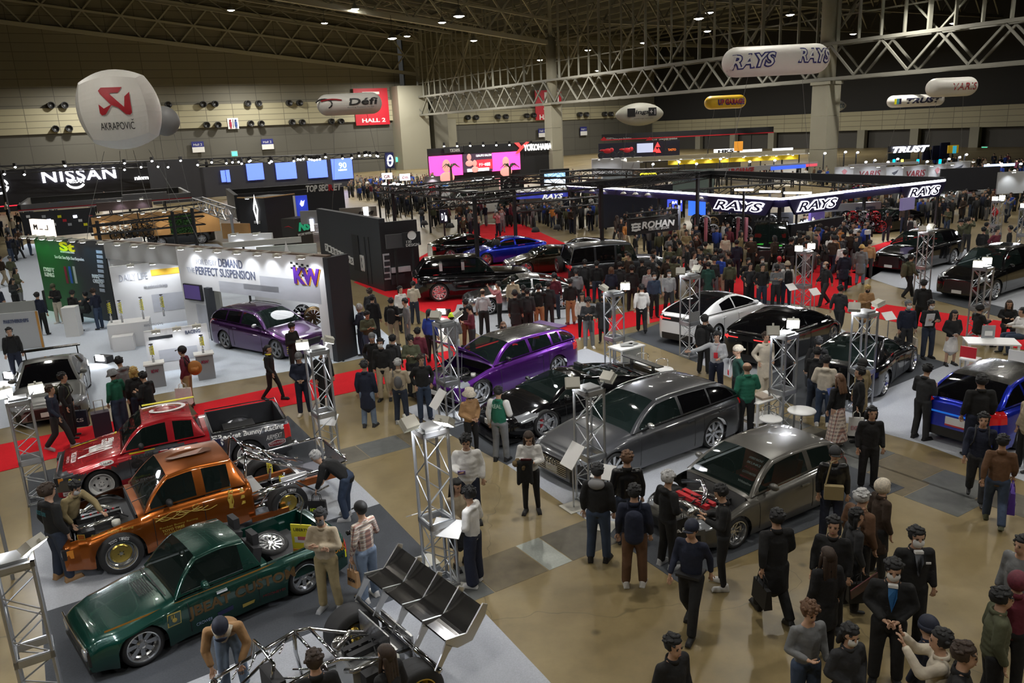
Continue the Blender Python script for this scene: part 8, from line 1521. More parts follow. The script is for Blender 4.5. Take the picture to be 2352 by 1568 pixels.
def strap_me():
 mb=MB()
 for s in(1,-1):mb.tube([V(-.14,s*.09,1.38),V(-.02,s*.10,1.47),V(.11,s*.105,1.36),V(.14,s*.12,1.2),V(.05,s*.17,1.08),V(-.1,s*.14,1.04)],.014,6)
 return mb.mesh('strap',CLOTH,True)
COL=dict(black=(.008,.008,.009),charcoal=(.024,.025,.028),navy=(.009,.013,.032),grey=(.16,.165,.17),lightgrey=(.36,.37,.38),white=(.68,.67,.65),cream=(.58,.52,.42),beige=(.40,.33,.23),khaki=(.28,.22,.11),olive=(.07,.075,.04),brown=(.12,.06,.03),tan=(.35,.20,.09),blue=(.02,.06,.35),jeans=(.035,.055,.10),lightjeans=(.15,.20,.28),darkjeans=(.025,.035,.06),red=(.45,.02,.03),maroon=(.12,.015,.03),green=(.01,.12,.07),darkgreen=(.012,.06,.045),orange=(.42,.16,.03),yellow=(.75,.75,.05),purple=(.08,.03,.3),pink=(.5,.2,.22),darkbrown=(.035,.02,.012),blond=(.45,.30,.10),silver=(.45,.45,.45),yellowgreen=(.6,.8,.02))
CN=dict(lightgrey='light grey',lightjeans='light blue denim',darkjeans='dark denim',jeans='blue denim',darkgreen='dark green',darkbrown='dark brown',yellowgreen='lime yellow')
PEOPLE=[]
def person(px,py,hd,kind,top,tc,leg,lc,hair,hc,label,h=1.68,byhead=False,mask=None,shoes=None,face=True,pack=None,strap=None,cat='person',group=None,far=False,plaid=None,wide=1.0):
 s=h/1.70
 p=G(px,py,h-.10 if byhead is True else byhead)if byhead else G(px,py)
 e=empty('person',(p.x,p.y,0),R_(hd),label,cat,group);e.scale=(s*wide,s*wide,s)
 J=pose(kind);H=headM(J)
 b=link('body',bodymesh(kind),e)
 t=link({'coat':'coat','puffer':'puffer_jacket','hoodie':'hoodie','suit':'suit_jacket','shirt':'shirt'}.get(top,'jacket'),topmesh(kind,top),e,color=COL[tc])
 if plaid=='top':t.material_slots[0].link='OBJECT';t.material_slots[0].material=PLAIDM
 l=link('skirt' if 'skirt' in leg else 'trousers',legmesh(kind,leg),e,color=COL[lc])
 if plaid=='leg':l.material_slots[0].link='OBJECT';l.material_slots[0].material=PLAIDM
 def athead(o):o.matrix_local=H;return o
 athead(link({'cap':'cap','capback':'cap','beanie':'beanie','bucket':'bucket_hat','hood':'hood'}.get(hair,'hair'),hairmesh(hair),e,color=COL[hc]))
 if hair in('cap','beanie','bucket')and not far:o=athead(link('hair',hairmesh('bald'),e,color=COL['black']));
 if mask:athead(link('face_mask',simple('mask',mask_me),e,color=COL[mask]))
 if face and not far:
  for s_ in(1,-1):
   for nm,f in(('eye',eye_me),('eyebrow',brow_me)):o=link(nm,simple(nm,f),e);o.matrix_local=H@Matrix.Translation((0,s_*.032,0))
  if not mask:athead(link('mouth',simple('mouth',mouth_me),e))
 if shoes:
  for i in(0,1):t_=J['toe'][i].normalized();o=link('shoe',shoemesh(),e,(J['an'][i].x,J['an'][i].y,J['an'][i].z-.085+.0),color=COL[shoes]);o.rotation_euler=(0,-math.asin(t_.z),math.atan2(t_.y,t_.x))
 if not far and top!='shirt' and top!='hoodie':o=link('collar',simple('collar',collar_me),e,J['neck']-V(.005,0,.035),color=[x*1.25 for x in COL[tc]]);o.rotation_euler=(0,J['pit']*.4+.15,0)
 PEOPLE.append((e,J,s));e['_']=0;del e['_']
 if pack:
  o=link('backpack',simple('pack',pack_me),None,(p.x,p.y,0),R_(hd),COL[pack]);o.scale=(s,s,s);o['label']=CN.get(pack,pack)+' backpack worn by the '+label.split(' at ')[0].split(' in the')[0][:60];o['category']='backpack'
  ww=o['label'].split()[:15];o['label']=' '.join(ww);st=link('strap',simple('strap',strap_me),o,color=COL[pack])
 return e
def handpos(e,i):
 for(q,J,s)in PEOPLE:
  if q is e:
   p=J['wr'][i]+J['hd'][i].normalized()*.09;a=e.rotation_euler.z;return e.location+Vector((p.x*math.cos(a)-p.y*math.sin(a),p.x*math.sin(a)+p.y*math.cos(a),p.z))*s
def bag(e,i,kind,col,label,w=.34,h=.30,d=.10,txt=None,tcol=None):
 p=handpos(e,i);o=empty(kind,(p.x,p.y,p.z-h-.16),e.rotation_euler.z,label,'bag')
 m=mat('bag_'+col,COL[col],.6,noise=.08);bm_=MB();bm_.add([(a*w/2,b*d/2*(1 if z==0 else.55),z)for z in(0,h)for b in(-1,1)for a in(-1,1)],[(0,2,3,1),(4,5,7,6),(0,1,5,4),(2,6,7,3),(0,4,6,2),(1,3,7,5)]);bm_.build('bag_body',m,o)
 for sg in(1,-1):MB().tube([(-w*.25,sg*d*.3,h-.01),(-w*.22,sg*d*.2,h+.10),(0,0,h+.16),(w*.22,sg*d*.2,h+.10),(w*.25,sg*d*.3,h-.01)],.007,6).build('bag_handle',m,o,True)
 if txt:
  for sg in(1,-1):
   t=lettering(txt,o,0,h*.45,w*.7,h*.22,mat('bagtext_'+tcol,COL[tcol],.5),y=-d*.5-.004,depth=.002,bold=.02);
   if sg<0:t.rotation_euler=(0,0,PI)
 return o
def sheetprop(e,i,name,label,cat,m,w=.21,h=.29,tilt=.6,dz=.0):
 p=handpos(e,i);o=MB().box((0,0,0),(w,.012,h)).build(name,m,None);o.location=(p.x,p.y,p.z+dz);o.rotation_euler=(tilt,0,e.rotation_euler.z+PI/2);return tag(o,label,cat)
P_=person
def suitfront(e,nm,col,tie):
 P=[(.098,-.05,1.425),(.098,.05,1.425),(.162,.045,1.30),(.160,0,1.10),(.162,-.045,1.30)];MB().add(P+[(x-.03,y,z)for x,y,z in P],[(0,1,2,3,4),(9,8,7,6,5)]).build(nm,mat(nm,col,.7),e);MB().box((.10,0,1.425),(.05,.10,.035)).build('collar',WHITE,e)
 if tie:MB().add([(.105,-.018,1.41),(.105,.018,1.41),(.170,.024,1.25),(.168,0,1.13),(.170,-.024,1.25)],[(0,1,2,3,4)]).build('necktie',BLACK,e)
p=P_(150,1330,58,'stand','hoodie','black','trousers','darkjeans','messy','darkbrown','person in black hoodie with teal back print and tan boots at the copper engine bay',1.74,shoes='tan',wide=1.12)
vs,fs=fitted('ROCKET BUNNY',.24,.08,ext=0);o=lettering('ROCKET BUNNY',p,0,0,.01,.01,mat('teal_print',S('#2f8fa0'),.6));bpy.data.objects.remove(o)
me=bpy.data.meshes.new('back_print');me.from_pydata([(-.135,-v.x,1.28+v.y)for v in vs],[],fs);me.materials.append(mat('teal_print',S('#2f8fa0'),.6));link('back_print',me,p)
p=P_(182,1290,-20,'reach','jacket','khaki','trousers','black','short','black','masked person in mustard jacket reaching into the copper engine bay',1.66,mask='white')
man=P_(762,1396,-98,'crossed','jacket','beige','trousers','khaki','grey','charcoal','man with glasses, grey mask, beige fleece and khaki trousers, arms crossed',1.68,mask='grey',shoes='lightgrey')
MB().lathe([(.02,.0),(.024,.002),(.02,.004)],12,'X',(.092,.032,.012)).lathe([(.02,.0),(.024,.002),(.02,.004)],12,'X',(.092,-.032,.012)).build('glasses',BLACK,man).matrix_local=headM(pose('crossed'))
pp=G(712,1352);o=empty('poster_bag',(pp.x-.05,pp.y+.1,.62),R_(-12),'bright yellow poster bag with a white car picture beside the man with crossed arms','bag')
boxpart('sheet',(0,0,.24),(.36,.02,.50),mat('lemon_print',S('#e6dc3c'),.5),o);lettering('LIBERTY',o,0,.40,.26,.05,BLACK,y=-.012,depth=.003);boxpart('car_picture',(0,-.013,.22),(.26,.005,.10),WVIN,o);boxpart('car_picture',(.0,-.016,.25),(.14,.005,.06),mat('pink_print',S('#c86a78'),.5),o);boxpart('orange_edge',(0,-.013,.03),(.36,.005,.05),mat('orange_print',S('#e8a050'),.5),o)
MB().tube([(0,0,.49),(.02,.05,.7),(.08,.1,.85)],.006,5).build('strap',BLACK,o)
p=P_(852,1376,140,'hold','shirt','cream','trousers','lightjeans','cap','black','person in red and cream plaid shirt and dark cap holding a camera',1.66,shoes='white',plaid='top')
cp=handpos(p,1);o=empty('camera',(cp.x,cp.y,cp.z-.1),R_(-60),'black camera with long lens held by the plaid shirt person','camera');MB().box((0,0,.05),(.13,.07,.09)).build('camera_body',BLACK,o);MB().bar((0,-.03,.05),(0,-.16,.05),.035,14).build('lens',GLOSSK,o,True)
bag(p,0,'paper_bag','tan','small kraft paper bag hanging from the plaid shirt person',.22,.26,.09,'MOON','black')
p=P_(792,1190,172,'lean','hoodie','black','trousers','jeans','short','silver','white haired man in black hoodie bending over the bare chrome frame',1.70,shoes='silver')
bag(p,0,'shopping_bag','black','black shopping bag with green print held by the bending white haired man',.34,.32,.12,'HONDA','yellowgreen')
p=P_(543,1590,-75,'lean','jacket','tan','trousers','lightjeans','cap','navy','man in blue cap and tan shearling jacket leaning over the tube frame racer',1.72,shoes='white')
MB().tube([(.30,.10,1.20),(.36,.06,1.12),(.34,.0,1.02)],.035,8).tube([(.30,-.10,1.20),(.36,-.06,1.12),(.34,0,1.02)],.035,8).build('shearling_collar',mat('shearling',COL['cream'],.9,bump=.6),p,True)
P_(722,1518,110,'stand','jacket','black','trousers','black','short','darkbrown','dark haired person seen from above beyond the tube frame racer',1.70,byhead=True)
P_(888,1505,150,'stand','coat','black','trousers','black','long','darkbrown','woman with brown hair in a cream clip beside the racer wing',1.60,byhead=True)
p=P_(1070,1012,-88,'hold','puffer','white','trousers','navy','messy','black','man in white puffer jacket holding a phone beside the tall lighting truss',1.74,byhead=True,shoes='black',wide=1.08)
sheetprop(p,1,'leaflet','folded purple leaflet held by the man in white puffer jacket','leaflet',mat('purple_leaflet',S('#7a6aa8'),.5),.14,.12)
p=P_(1222,1174,-95,'phone','jacket','white','slim','black','long','darkbrown','woman with long dark hair, white jacket and black leggings carrying a fur coat',1.64,shoes='black')
cp=handpos(p,0);o=empty('fur_coat',(cp.x-.12,cp.y,cp.z-.42),0,'black coat with brown fur trim draped over the arm of the woman in white jacket','coat');mb=MB();[ecap(mb,V(.05*i,.02*math.sin(i*2),.42),V(.06*i,.03*math.cos(i),.02+.03*(i%2)),.055,.05,.8,8,2)for i in(-2,-1,0,1,2)];ecap(mb,V(-.12,0,.42),V(.12,0,.44),.06,.06);link('coat_folds',remesh(mb,'coat_folds',CLOTH,.018,2),o,color=COL['black']);mb=MB();[mb.sphere((-.1+.08*math.sin(i),.03*math.cos(i*2),.30+.025*i),.055,7,5)for i in range(7)];mb.build('fur_trim',mat('fur',(.16,.11,.05),.9,bump=.8),o,True)
sheetprop(p,1,'program_book','dark red program book held by the woman carrying a fur coat','book',mat('book_dark_red',(.12,.01,.02),.4),.2,.26)
P_(1093,1340,155,'clasp','hoodie','white','wide','navy','messy','black','youth in white hoodie and wide navy trousers at the foot of the tall truss',1.68,shoes='white')
P_(1060,1300,-50,'clasp','shirt','beige','skirt','charcoal','long','black','girl in beige sweater, grey skirt and black boots facing the youth in white hoodie',1.58,shoes='black')
P_(850,980,82,'stand','coat','navy','trousers','lightjeans','grey','charcoal','older man in navy coat and light jeans standing alone, seen from behind',1.72,shoes='charcoal')
p=P_(925,972,84,'hold','jacket','beige','trousers','darkjeans','grey','silver','grey haired man in beige jacket with sling bag and magazines, seen from behind',1.68,shoes='lightgrey')
sheetprop(p,1,'magazine','bundle of magazines carried by the man in beige jacket','magazine',mat('magazine_cover',S('#c8c0b0'),.4),.24,.3);MB().sphere((-.19,-.02,1.16),1,12,8,sc=(.07,.11,.17)).tube([(-.15,.1,1.3),(-.03,.14,1.45),(.12,.0,1.3),(.1,-.16,1.1),(-.14,-.1,1.02)],.012,6).build('sling_bag',mat('sling_grey',(.10,.10,.105),.7),p,True)
P_(978,965,-75,'pocket','jacket','black','trousers','jeans','messy','darkbrown','man in black jacket and washed jeans looking down by the lattice truss',1.72,shoes='navy')
P_(886,918,-92,'stand','suit','black','trousers','beige','short','black','masked man in black suit jacket and beige trousers facing the frame',1.74,mask='white',shoes='black')
P_(866,900,-85,'pocket','jacket','black','trousers','black','cap','grey','person in grey cap and black jacket behind the masked man in suit jacket',1.72)
P_(912,900,60,'stand','coat','charcoal','trousers','black','short','black','person in charcoal coat hidden behind the grey haired man in beige',1.66)
P_(907,796,88,'stand','jacket','black','trousers','beige','short','black','man with black backpack and beige trousers seen from behind',1.70,shoes='black',pack='black')
P_(927,762,-50,'stand','jacket','white','trousers','black','short','black','man in black vest over white sleeves near the black luxury SUV',1.70)
P_(955,745,75,'phone','jacket','cream','trousers','darkjeans','short','black','person in cream jacket taking notes near the black luxury SUV',1.66)
P_(940,798,-160,'hold','hoodie','grey','trousers','grey','short','black','man in grey hoodie carrying a camera at his waist',1.70)
P_(953,905,-92,'phone','jacket','olive','trousers','black','messy','black','man in olive bomber jacket looking at his phone on the red carpet',1.72,shoes='black')
P_(968,880,80,'stand','jacket','maroon','trousers','jeans','short','black','person in maroon jacket directly behind the man in olive bomber',1.66)
P_(852,830,-60,'phone','jacket','olive','trousers','jeans','short','black','man in camouflage olive jacket and jeans reading his phone',1.68,shoes='lightgrey')
P_(836,815,160,'point','suit','navy','trousers','navy','grey','silver','grey haired man in navy suit pointing towards the wheel display',1.72)
P_(864,790,80,'stand','coat','black','trousers','black','short','black','man in long black coat between the camouflage jacket and the backpack man',1.74)
P_(858,768,70,'stand','jacket','charcoal','trousers','charcoal','messy','darkbrown','person in charcoal jacket at the back of the group by the wheel display',1.70)
P_(994,833,62,'stand','jacket','blue','trousers','black','pony','black','person in bright blue jacket by the lattice truss',1.72)
P_(1046,845,96,'phone','puffer','grey','trousers','lightgrey','beanie','yellowgreen','person in neon yellow beanie and grey vest, seen from behind',1.72,shoes='white')
P_(1088,818,195,'phone','shirt','maroon','trousers','charcoal','short','black','young man in maroon sweater looking at his phone',1.70,shoes='black')
P_(1076,800,80,'stand','jacket','black','trousers','brown','short','black','person in black jacket and brown trousers behind the maroon sweater',1.68)
P_(1114,772,80,'hold','shirt','lightgrey','trousers','black','bald','darkbrown','person in black and white floral shirt beside the chrome car nose',1.70)
P_(1150,752,185,'photo','shirt','pink','trousers','black','short','black','man in pale pink shirt photographing the chrome car',1.70)
P_(1187,776,75,'stand','coat','black','trousers','black','beanie','black','masked person in black coat and black beanie by the chrome car',1.68,mask='white')
P_(1215,770,85,'stand','jacket','charcoal','trousers','black','short','black','broad person in charcoal with a bag behind the purple wagon roof',1.66)
p=P_(1156,752,-90,'sit','coat','black','trousers','black','long','brown','woman with long brown hair reading a leaflet behind the purple wagon',1.60,byhead=1.12,mask='black')
sheetprop(p,1,'leaflet','pale leaflet read by the brown haired woman','leaflet',mat('pale_leaflet',S('#a8b0c8'),.5),.2,.26)
P_(1182,735,80,'stand','puffer','beige','trousers','black','short','black','person in beige puffer watching the chrome car',1.66)
P_(1206,760,88,'stand','coat','charcoal','trousers','black','short','black','person in long charcoal coat between beige puffer and raised arms',1.66)
P_(1240,762,86,'photo','jacket','black','trousers','tan','short','black','man holding a phone high over the chrome car, brown trousers',1.72,shoes='black')
P_(1262,752,84,'stand','jacket','charcoal','trousers','charcoal','short','black','person close behind the man who holds his phone high',1.68)
P_(1276,733,86,'stand','shirt','maroon','trousers','darkjeans','short','black','man in dark maroon shirt and dark jeans viewing the chrome car',1.76,shoes='black')
P_(1312,745,100,'hold','jacket','black','trousers','tan','short','black','man in black jacket and tan trousers holding a red leaflet',1.68,shoes='maroon')
P_(1326,716,95,'stand','jacket','grey','trousers','black','short','black','person in grey jacket at the tail of the chrome car',1.68)
p=P_(1353,799,-92,'phone','shirt','charcoal','trousers','grey','messy','black','young man in charcoal sweatshirt, grey jeans and white sneakers with a tote',1.70,shoes='white')
bag(p,0,'tote_bag','charcoal','charcoal tote bag beside the young man in grey jeans',.40,.36,.1)
P_(1339,778,-85,'stand','hoodie','white','slim','black','long','black','woman in white hoodie and black trousers behind the charcoal sweatshirt',1.58,shoes='white')
P_(1387,787,-100,'stand','coat','charcoal','slim','black','short','black','masked person in grey coat directly behind the lattice truss on the red carpet',1.66,mask='black')
p=P_(1474,766,85,'walk','hoodie','white','trousers','black','short','black','person in white hoodie with a canvas shoulder bag walking away',1.72)
bag(p,1,'tote_bag','cream','cream canvas tote worn by the person in white hoodie',.32,.36,.08)
P_(1536,724,-92,'walk','jacket','lightgrey','trousers','charcoal','short','black','masked man in light jacket and grey trousers walking towards the camera',1.72,mask='white')
P_(1502,730,-80,'stand','jacket','jeans','trousers','black','short','black','person in denim jacket left of the masked man in light jacket',1.70,mask='white')
P_(1490,712,-85,'stand','jacket','lightgrey','trousers','black','short','black','person in light grey top looking down behind the denim jacket',1.66)
P_(1452,714,88,'stand','jacket','black','trousers','black','short','black','broad man in black jacket before the off-roader',1.78)
P_(1424,700,75,'stand','jacket','charcoal','trousers','charcoal','short','black','man in charcoal jacket left of the broad man in black',1.72)
P_(1405,706,85,'stand','jacket','navy','trousers','black','bob','brown','person with brown bob beside the off-roader',1.6)
P_(1372,696,88,'stand','jacket','black','trousers','darkjeans','short','black','man in black jacket at the rear wheel of the off-roader',1.72)
P_(1345,690,80,'stand','jacket','charcoal','trousers','black','short','black','person in dark quilted jacket between chrome car and off-roader',1.7)
P_(1424,668,60,'stand','coat','black','trousers','black','bob','black','person with black bob at the off-roader door',1.6)
P_(790,790,-130,'crouch','jacket','navy','trousers','grey','short','black','person in navy crouching by the wheel display',1.70)
P_(1616,859,52,'face','jacket','black','trousers','black','messy','black','person in black with hand to chin behind the white sedan',1.72,pack='black')
st=P_(1644,908,-112,'point','jacket','lightgrey','trousers','navy','messy','black','staff member in white windbreaker with red pass pointing with one arm',1.72,shoes='black')
MB().box((.17,0,1.14),(.01,.10,.15)).tube([(.16,0,1.2),(.13,.05,1.38),(.05,.08,1.46)],.004,4).build('red_pass',RED,st)
p=P_(1692,948,178,'pocket','shirt','darkgreen','trousers','black','capback','cream','man in dark green sweater and white cap with lanyard',1.72,shoes='black',wide=1.1)
MB().tube([(.2,0,1.1),(.16,.06,1.38),(.05,.08,1.47)],.005,4).tube([(.2,0,1.1),(.16,-.06,1.38),(.05,-.08,1.47)],.005,4).build('lanyard',WHITE,p);MB().box((.21,0,1.05),(.01,.09,.12)).build('pass_card',RED,p)
p=P_(1712,998,98,'hold','puffer','green','trousers','black','bald','brown','man in green fleece seen from behind with a yellow bag by the plastic table',1.72,shoes='black',wide=1.08)
bag(p,1,'paper_bag','yellow','small yellow bag held by the man in green fleece',.2,.18,.1)
P_(1754,908,-78,'pocket','coat','cream','wide','cream','short','darkbrown','person in loose cream coat and trousers with a black cross bag',1.70,shoes='black')
P_(1804,905,-60,'stand','jacket','charcoal','trousers','black','short','black','person partly hidden by the lattice truss near the black hybrid',1.66)
P_(1872,926,60,'walk','jacket','black','trousers','black','grey','charcoal','balding man in black stooping at the tail of the black coupe',1.72,pack='charcoal')
P_(1868,952,50,'phone','jacket','black','trousers','darkjeans','short','black','dark clothed person photographing the black coupe',1.68)
p=P_(1889,978,62,'clasp','hoodie','cream','trousers','jeans','short','black','person in cream hoodie looking down at the black coupe tail',1.70,shoes='white')
p=P_(1920,1022,108,'hold','jacket','black','longskirt','cream','long','brown','woman with long auburn hair, black top and plaid long skirt',1.62,plaid='leg',shoes='white')
sheetprop(p,1,'leaflet','colourful blue and red pamphlet held by the plaid skirt woman','leaflet',mat('pamphlet',S('#5a6ab0'),.5),.2,.28)
P_(1972,985,120,'stand','coat','khaki','trousers','black','beanie','black','person in dark beret and khaki coat behind the lattice truss',1.66)
p=P_(1966,1010,165,'stand','puffer','black','trousers','black','short','black','person in black vest with red collar beside the woman in black sweater',1.68,shoes='black')
bag(p,0,'shopping_bag','white','white shopping bag with pink print held by the black vest person',.3,.42,.1,'EXPO','pink')
P_(1990,1120,-98,'stand','jacket','black','trousers','black','bob','black','young person in plain black sweater walking towards the frame corner',1.66,shoes='black')
P_(2112,1008,28,'phone','jacket','charcoal','trousers','charcoal','short','black','man in charcoal shirt jacket photographing the blue hatchback tail',1.72,shoes='black')
P_(2236,1050,82,'stand','jacket','black','trousers','navy','short','black','big man in black jacket behind the blue hatchback',1.78,wide=1.15)
p=P_(2348,1080,180,'stand','puffer','beige','trousers','black','short','black','person in beige down jacket cut by the frame edge',1.68)
P_(2238,1150,240,'walk','jacket','navy','trousers','charcoal','short','black','man in navy jacket with backpack stepping down the aisle',1.72,pack='charcoal')
p=P_(2280,1208,62,'walk','jacket','brown','trousers','jeans','short','black','person in brown fluffy jacket with a violet wheel print bag',1.68,shoes='olive')
o=bag(p,1,'tote_bag','purple','violet tote bag with white wheel print',.46,.40,.12,'RAYS','white')
for sg in(1,-1):MB().lathe([(.075,0),(.1,.003),(.105,0)],20,'Y',(.08,-.062*sg,.22)).build('wheel_print',WHITE,o)
p=P_(2076,822,-92,'stand','jacket','navy','trousers','charcoal','grey','grey','grey haired masked man in navy cardigan carrying bags',1.72,mask='white',shoes='black')
bag(p,1,'shopping_bag','black','black bag with white lettering held by the navy cardigan man',.38,.34,.12,'STICKER','white');bag(p,0,'shopping_bag','cream','cream bag with orange print held by the navy cardigan man',.3,.3,.1)
p=P_(2127,822,-90,'crossed','jacket','black','trousers','darkjeans','short','black','masked man in black leather jacket with red scarf and a white parcel',1.72,mask='white',shoes='black')
sheetprop(p,0,'parcel','white and red parcel hugged by the man with red scarf','parcel',mat('parcel_white',(.7,.68,.68),.5),.24,.38,.2)
P_(2112,764,70,'walk','jacket','black','trousers','black','short','black','man in black suit walking away behind the two masked men',1.74)
p=P_(2180,838,-92,'clasp','hoodie','black','skirt','white','long','black','staff woman in black hoodie, white skirt and high black boots',1.58,shoes='black')
MB().box((.2,0,.98),(.01,.1,.14)).build('pass_card',WHITE,p)
P_(2240,800,10,'sit','jacket','black','trousers','black','beanie','black','seated person in black and red at the white sales table',1.68,mask='white')
P_(2308,785,-115,'sit','jacket','black','trousers','black','long','darkbrown','long haired woman seated behind the white sales table',1.62)
P_(2338,812,178,'sit','jacket','white','trousers','jeans','short','black','person in white top seated at the end of the white sales table',1.70)
p=P_(1924,772,40,'walk','jacket','charcoal','trousers','charcoal','short','black','masked person in dark overalls carrying a white board',1.68,mask='white')
P_(1984,768,-95,'phone','coat','tan','trousers','darkjeans','short','blond','person in mustard coat and black mask using a phone',1.66,mask='black')
P_(2084,686,8,'walk','jacket','olive','trousers','black','short','black','man with olive backpack walking past the black crossover',1.70,pack='olive')
p=P_(1936,668,80,'stand','coat','navy','trousers','darkjeans','short','black','person in navy coat with white fur collar and a big black bag',1.66)
bag(p,1,'tote_bag','black','large black bag carried by the navy coat with fur collar',.42,.36,.14)
P_(1974,654,60,'stand','coat','grey','trousers','lightjeans','beanie','blond','person with blond hair in a long grey green coat',1.68)
P_(1992,640,70,'stand','jacket','tan','trousers','charcoal','short','darkbrown','person in tan jacket beside the long grey green coat',1.68)
P_(2088,568,60,'walk','shirt','white','trousers','navy','short','black','man in white shirt with dark backpack near the crossover nose',1.70,pack='charcoal')
P_(1892,704,195,'walk','suit','charcoal','trousers','charcoal','bald','charcoal','masked man in grey suit striding along the red carpet',1.72,mask='white')
P_(1805,702,82,'stand','shirt','white','trousers','darkjeans','beanie','beige','person in white shirt and tan beanie with a black backpack',1.70,pack='black')
P_(1780,707,-92,'crossed','shirt','grey','trousers','charcoal','cap','black','person in grey sweatshirt, black cap and black mask',1.66,mask='black')
P_(1748,711,-88,'pocket','jacket','black','trousers','darkjeans','short','black','man in open black jacket over patterned shirt by the slim truss',1.74)
P_(1720,704,-80,'pocket','shirt','charcoal','trousers','black','short','black','man in dark plaid shirt left of the open black jacket',1.68)
P_(1674,692,85,'stand','jacket','olive','trousers','black','short','black','person in olive jacket with a water bottle, seen from behind',1.66)
P_(1652,664,80,'stand','jacket','charcoal','trousers','charcoal','short','black','man with black backpack left of the suit man',1.72,pack='black')
P_(1690,640,95,'stand','suit','navy','trousers','navy','short','black','masked man in navy suit in the crowd before the canopy',1.74,mask='white')
P_(1625,700,75,'phone','coat','darkgreen','trousers','black','short','black','person in dark green coat by the slim truss with a notice',1.68)
P_(1786,680,-100,'read','hoodie','grey','trousers','black','cap','red','person in grey hoodie and red white cap looking down',1.62)
P_(1747,686,-85,'stand','jacket','olive','trousers','olive','short','black','masked person in olive jacket behind the open black jacket',1.68,mask='white')
p=P_(1586,1446,-122,'walk','shirt','navy','trousers','black','cap','navy','uniformed guard in navy cap and dark shirt walking past the hatchback',1.72,shoes='black')
MB().box((.02,0,.93),(.3,.34,.04)).build('belt',BLACK,p)
P_(1659,1346,165,'phone','jacket','black','slim','black','short','black','man in all black with white and red sneakers at the open engine bay',1.72,shoes='white')
p=P_(1775,1420,98,'walk','coat','black','trousers','black','short','black','man in long black coat with a black briefcase seen from behind',1.72,shoes='black',wide=1.06)
bag(p,0,'briefcase','black','black briefcase carried by the man in long black coat',.42,.30,.12)
p=P_(1905,1236,-105,'stand','leather','black','trousers','navy','cap','charcoal','older man in black leather jacket and cap with a tan satchel',1.68,shoes='khaki')
cp=p.location;o=empty('satchel',(cp.x-.08,cp.y-.24,.86),R_(-15),'tan satchel hanging at the front of the leather jacket man','bag');MB().box((0,0,.13),(.30,.10,.24)).build('satchel_body',mat('satchel_tan',COL['khaki'],.6),o);MB().tube([(-.14,0,.24),(-.05,.1,.62),(.1,.2,.66)],.014,6).build('strap',mat('satchel_tan',COL['khaki'],.6),o)
P_(1962,1365,20,'stand','puffer','brown','trousers','black','short','silver','grey haired man in brown padded vest over blue sleeves',1.72,wide=1.1)
P_(2010,1325,5,'stand','coat','darkbrown','trousers','black','hood','cream','person in cream head scarf and long brown coat',1.66,mask='white')
P_(1900,1440,-118,'stand','suit','black','trousers','black','short','black','man in black suit with mask under his chin',1.72,shoes='black')
P_(1888,1505,102,'stand','coat','black','trousers','black','long','darkbrown','woman with long dark hair in a black coat, seen from behind',1.60)
p=P_(2030,1565,-112,'clasp','suit','black','trousers','black','short','black','masked suited man with glasses and blue vest clasping his hands',1.74,mask='white',shoes='black',wide=1.08)
suitfront(p,'blue_vest',(.02,.12,.3),False)
q_=P_(2082,1476,-95,'stand','suit','black','trousers','black','short','black','masked suited man with name badge and grey shirt behind the glasses man',1.74,mask='white',shoes='black',wide=1.06)
suitfront(q_,'shirt_front',(.12,.13,.15),True);MB().box((.158,.10,1.30),(.01,.06,.025)).build('name_badge',WHITE,q_)
cp=G(1985,1345,1.25);o=MB().box((0,0,0),(.42,.012,.30)).build('magazine',mat('red_magazine',(.10,.012,.015),.4,noise=.5,nscale=9));o.location=cp;o.rotation_euler=(.5,-.5,.2);tag(o,'dark red magazine held up beside the masked suited man','magazine')
bb=P_(1950,1400,0,'stand','coat','charcoal','trousers','black','bob','black','person hidden between the long haired woman and the suited men',1.62)
bag(bb,1,'briefcase','black','black business bag near the long haired woman in black coat',.40,.30,.12)
P_(1858,1402,-78,'hold','shirt','grey','trousers','jeans','messy','brown','person with curly brown hair in grey sweatshirt with a cross strap',1.66,byhead=True)
P_(1950,1455,-72,'clasp','jacket','charcoal','trousers','black','bob','black','woman with glasses and mask in dark cardigan over white top',1.60,byhead=True,mask='white')
P_(2165,1470,158,'photo','jacket','cream','trousers','black','short','black','person in cream jacket with both arms raised at the frame bottom',1.74,byhead=True)
P_(2134,1440,120,'stand','jacket','navy','trousers','black','beanie','navy','person in navy beanie behind the cream jacket with raised arms',1.56,byhead=True)
P_(2212,1500,-30,'stand','jacket','black','trousers','black','short','darkbrown','lowest dark haired head beside the rolled violet banner',1.84,byhead=True)
P_(2298,1372,-20,'stand','puffer','olive','trousers','black','short','black','man in olive quilted down jacket near the frame corner',1.70,byhead=True,wide=1.1)
P_(2338,1335,60,'stand','jacket','maroon','trousers','black','hood','maroon','person in maroon hood behind the olive down jacket',1.66,byhead=True)
P_(2350,1250,-160,'stand','hoodie','grey','trousers','black','short','black','person in grey hoodie cut by the frame above the maroon hood',1.70,byhead=True)
P_(1545,1480,-58,'stand','jacket','black','trousers','black','short','black','person in black jacket with a pink neck warmer at the frame bottom',1.68,byhead=True)
p=P_(1376,1288,72,'stand','jacket','black','trousers','jeans','short','charcoal','man in dark jacket over grey hood with shoulder bag, back turned to us',1.74,shoes='black',wide=1.05)
MB().sphere((-.09,0,1.42),1,12,8,sc=(.09,.13,.09)).build('grey_hood',mat('hood_grey',(.25,.25,.26),.9),p,True)
P_(1442,1250,85,'stand','leather','black','trousers','darkjeans','short','brown','man in black leather jacket watching the grey wagon wheel',1.72,wide=1.08)
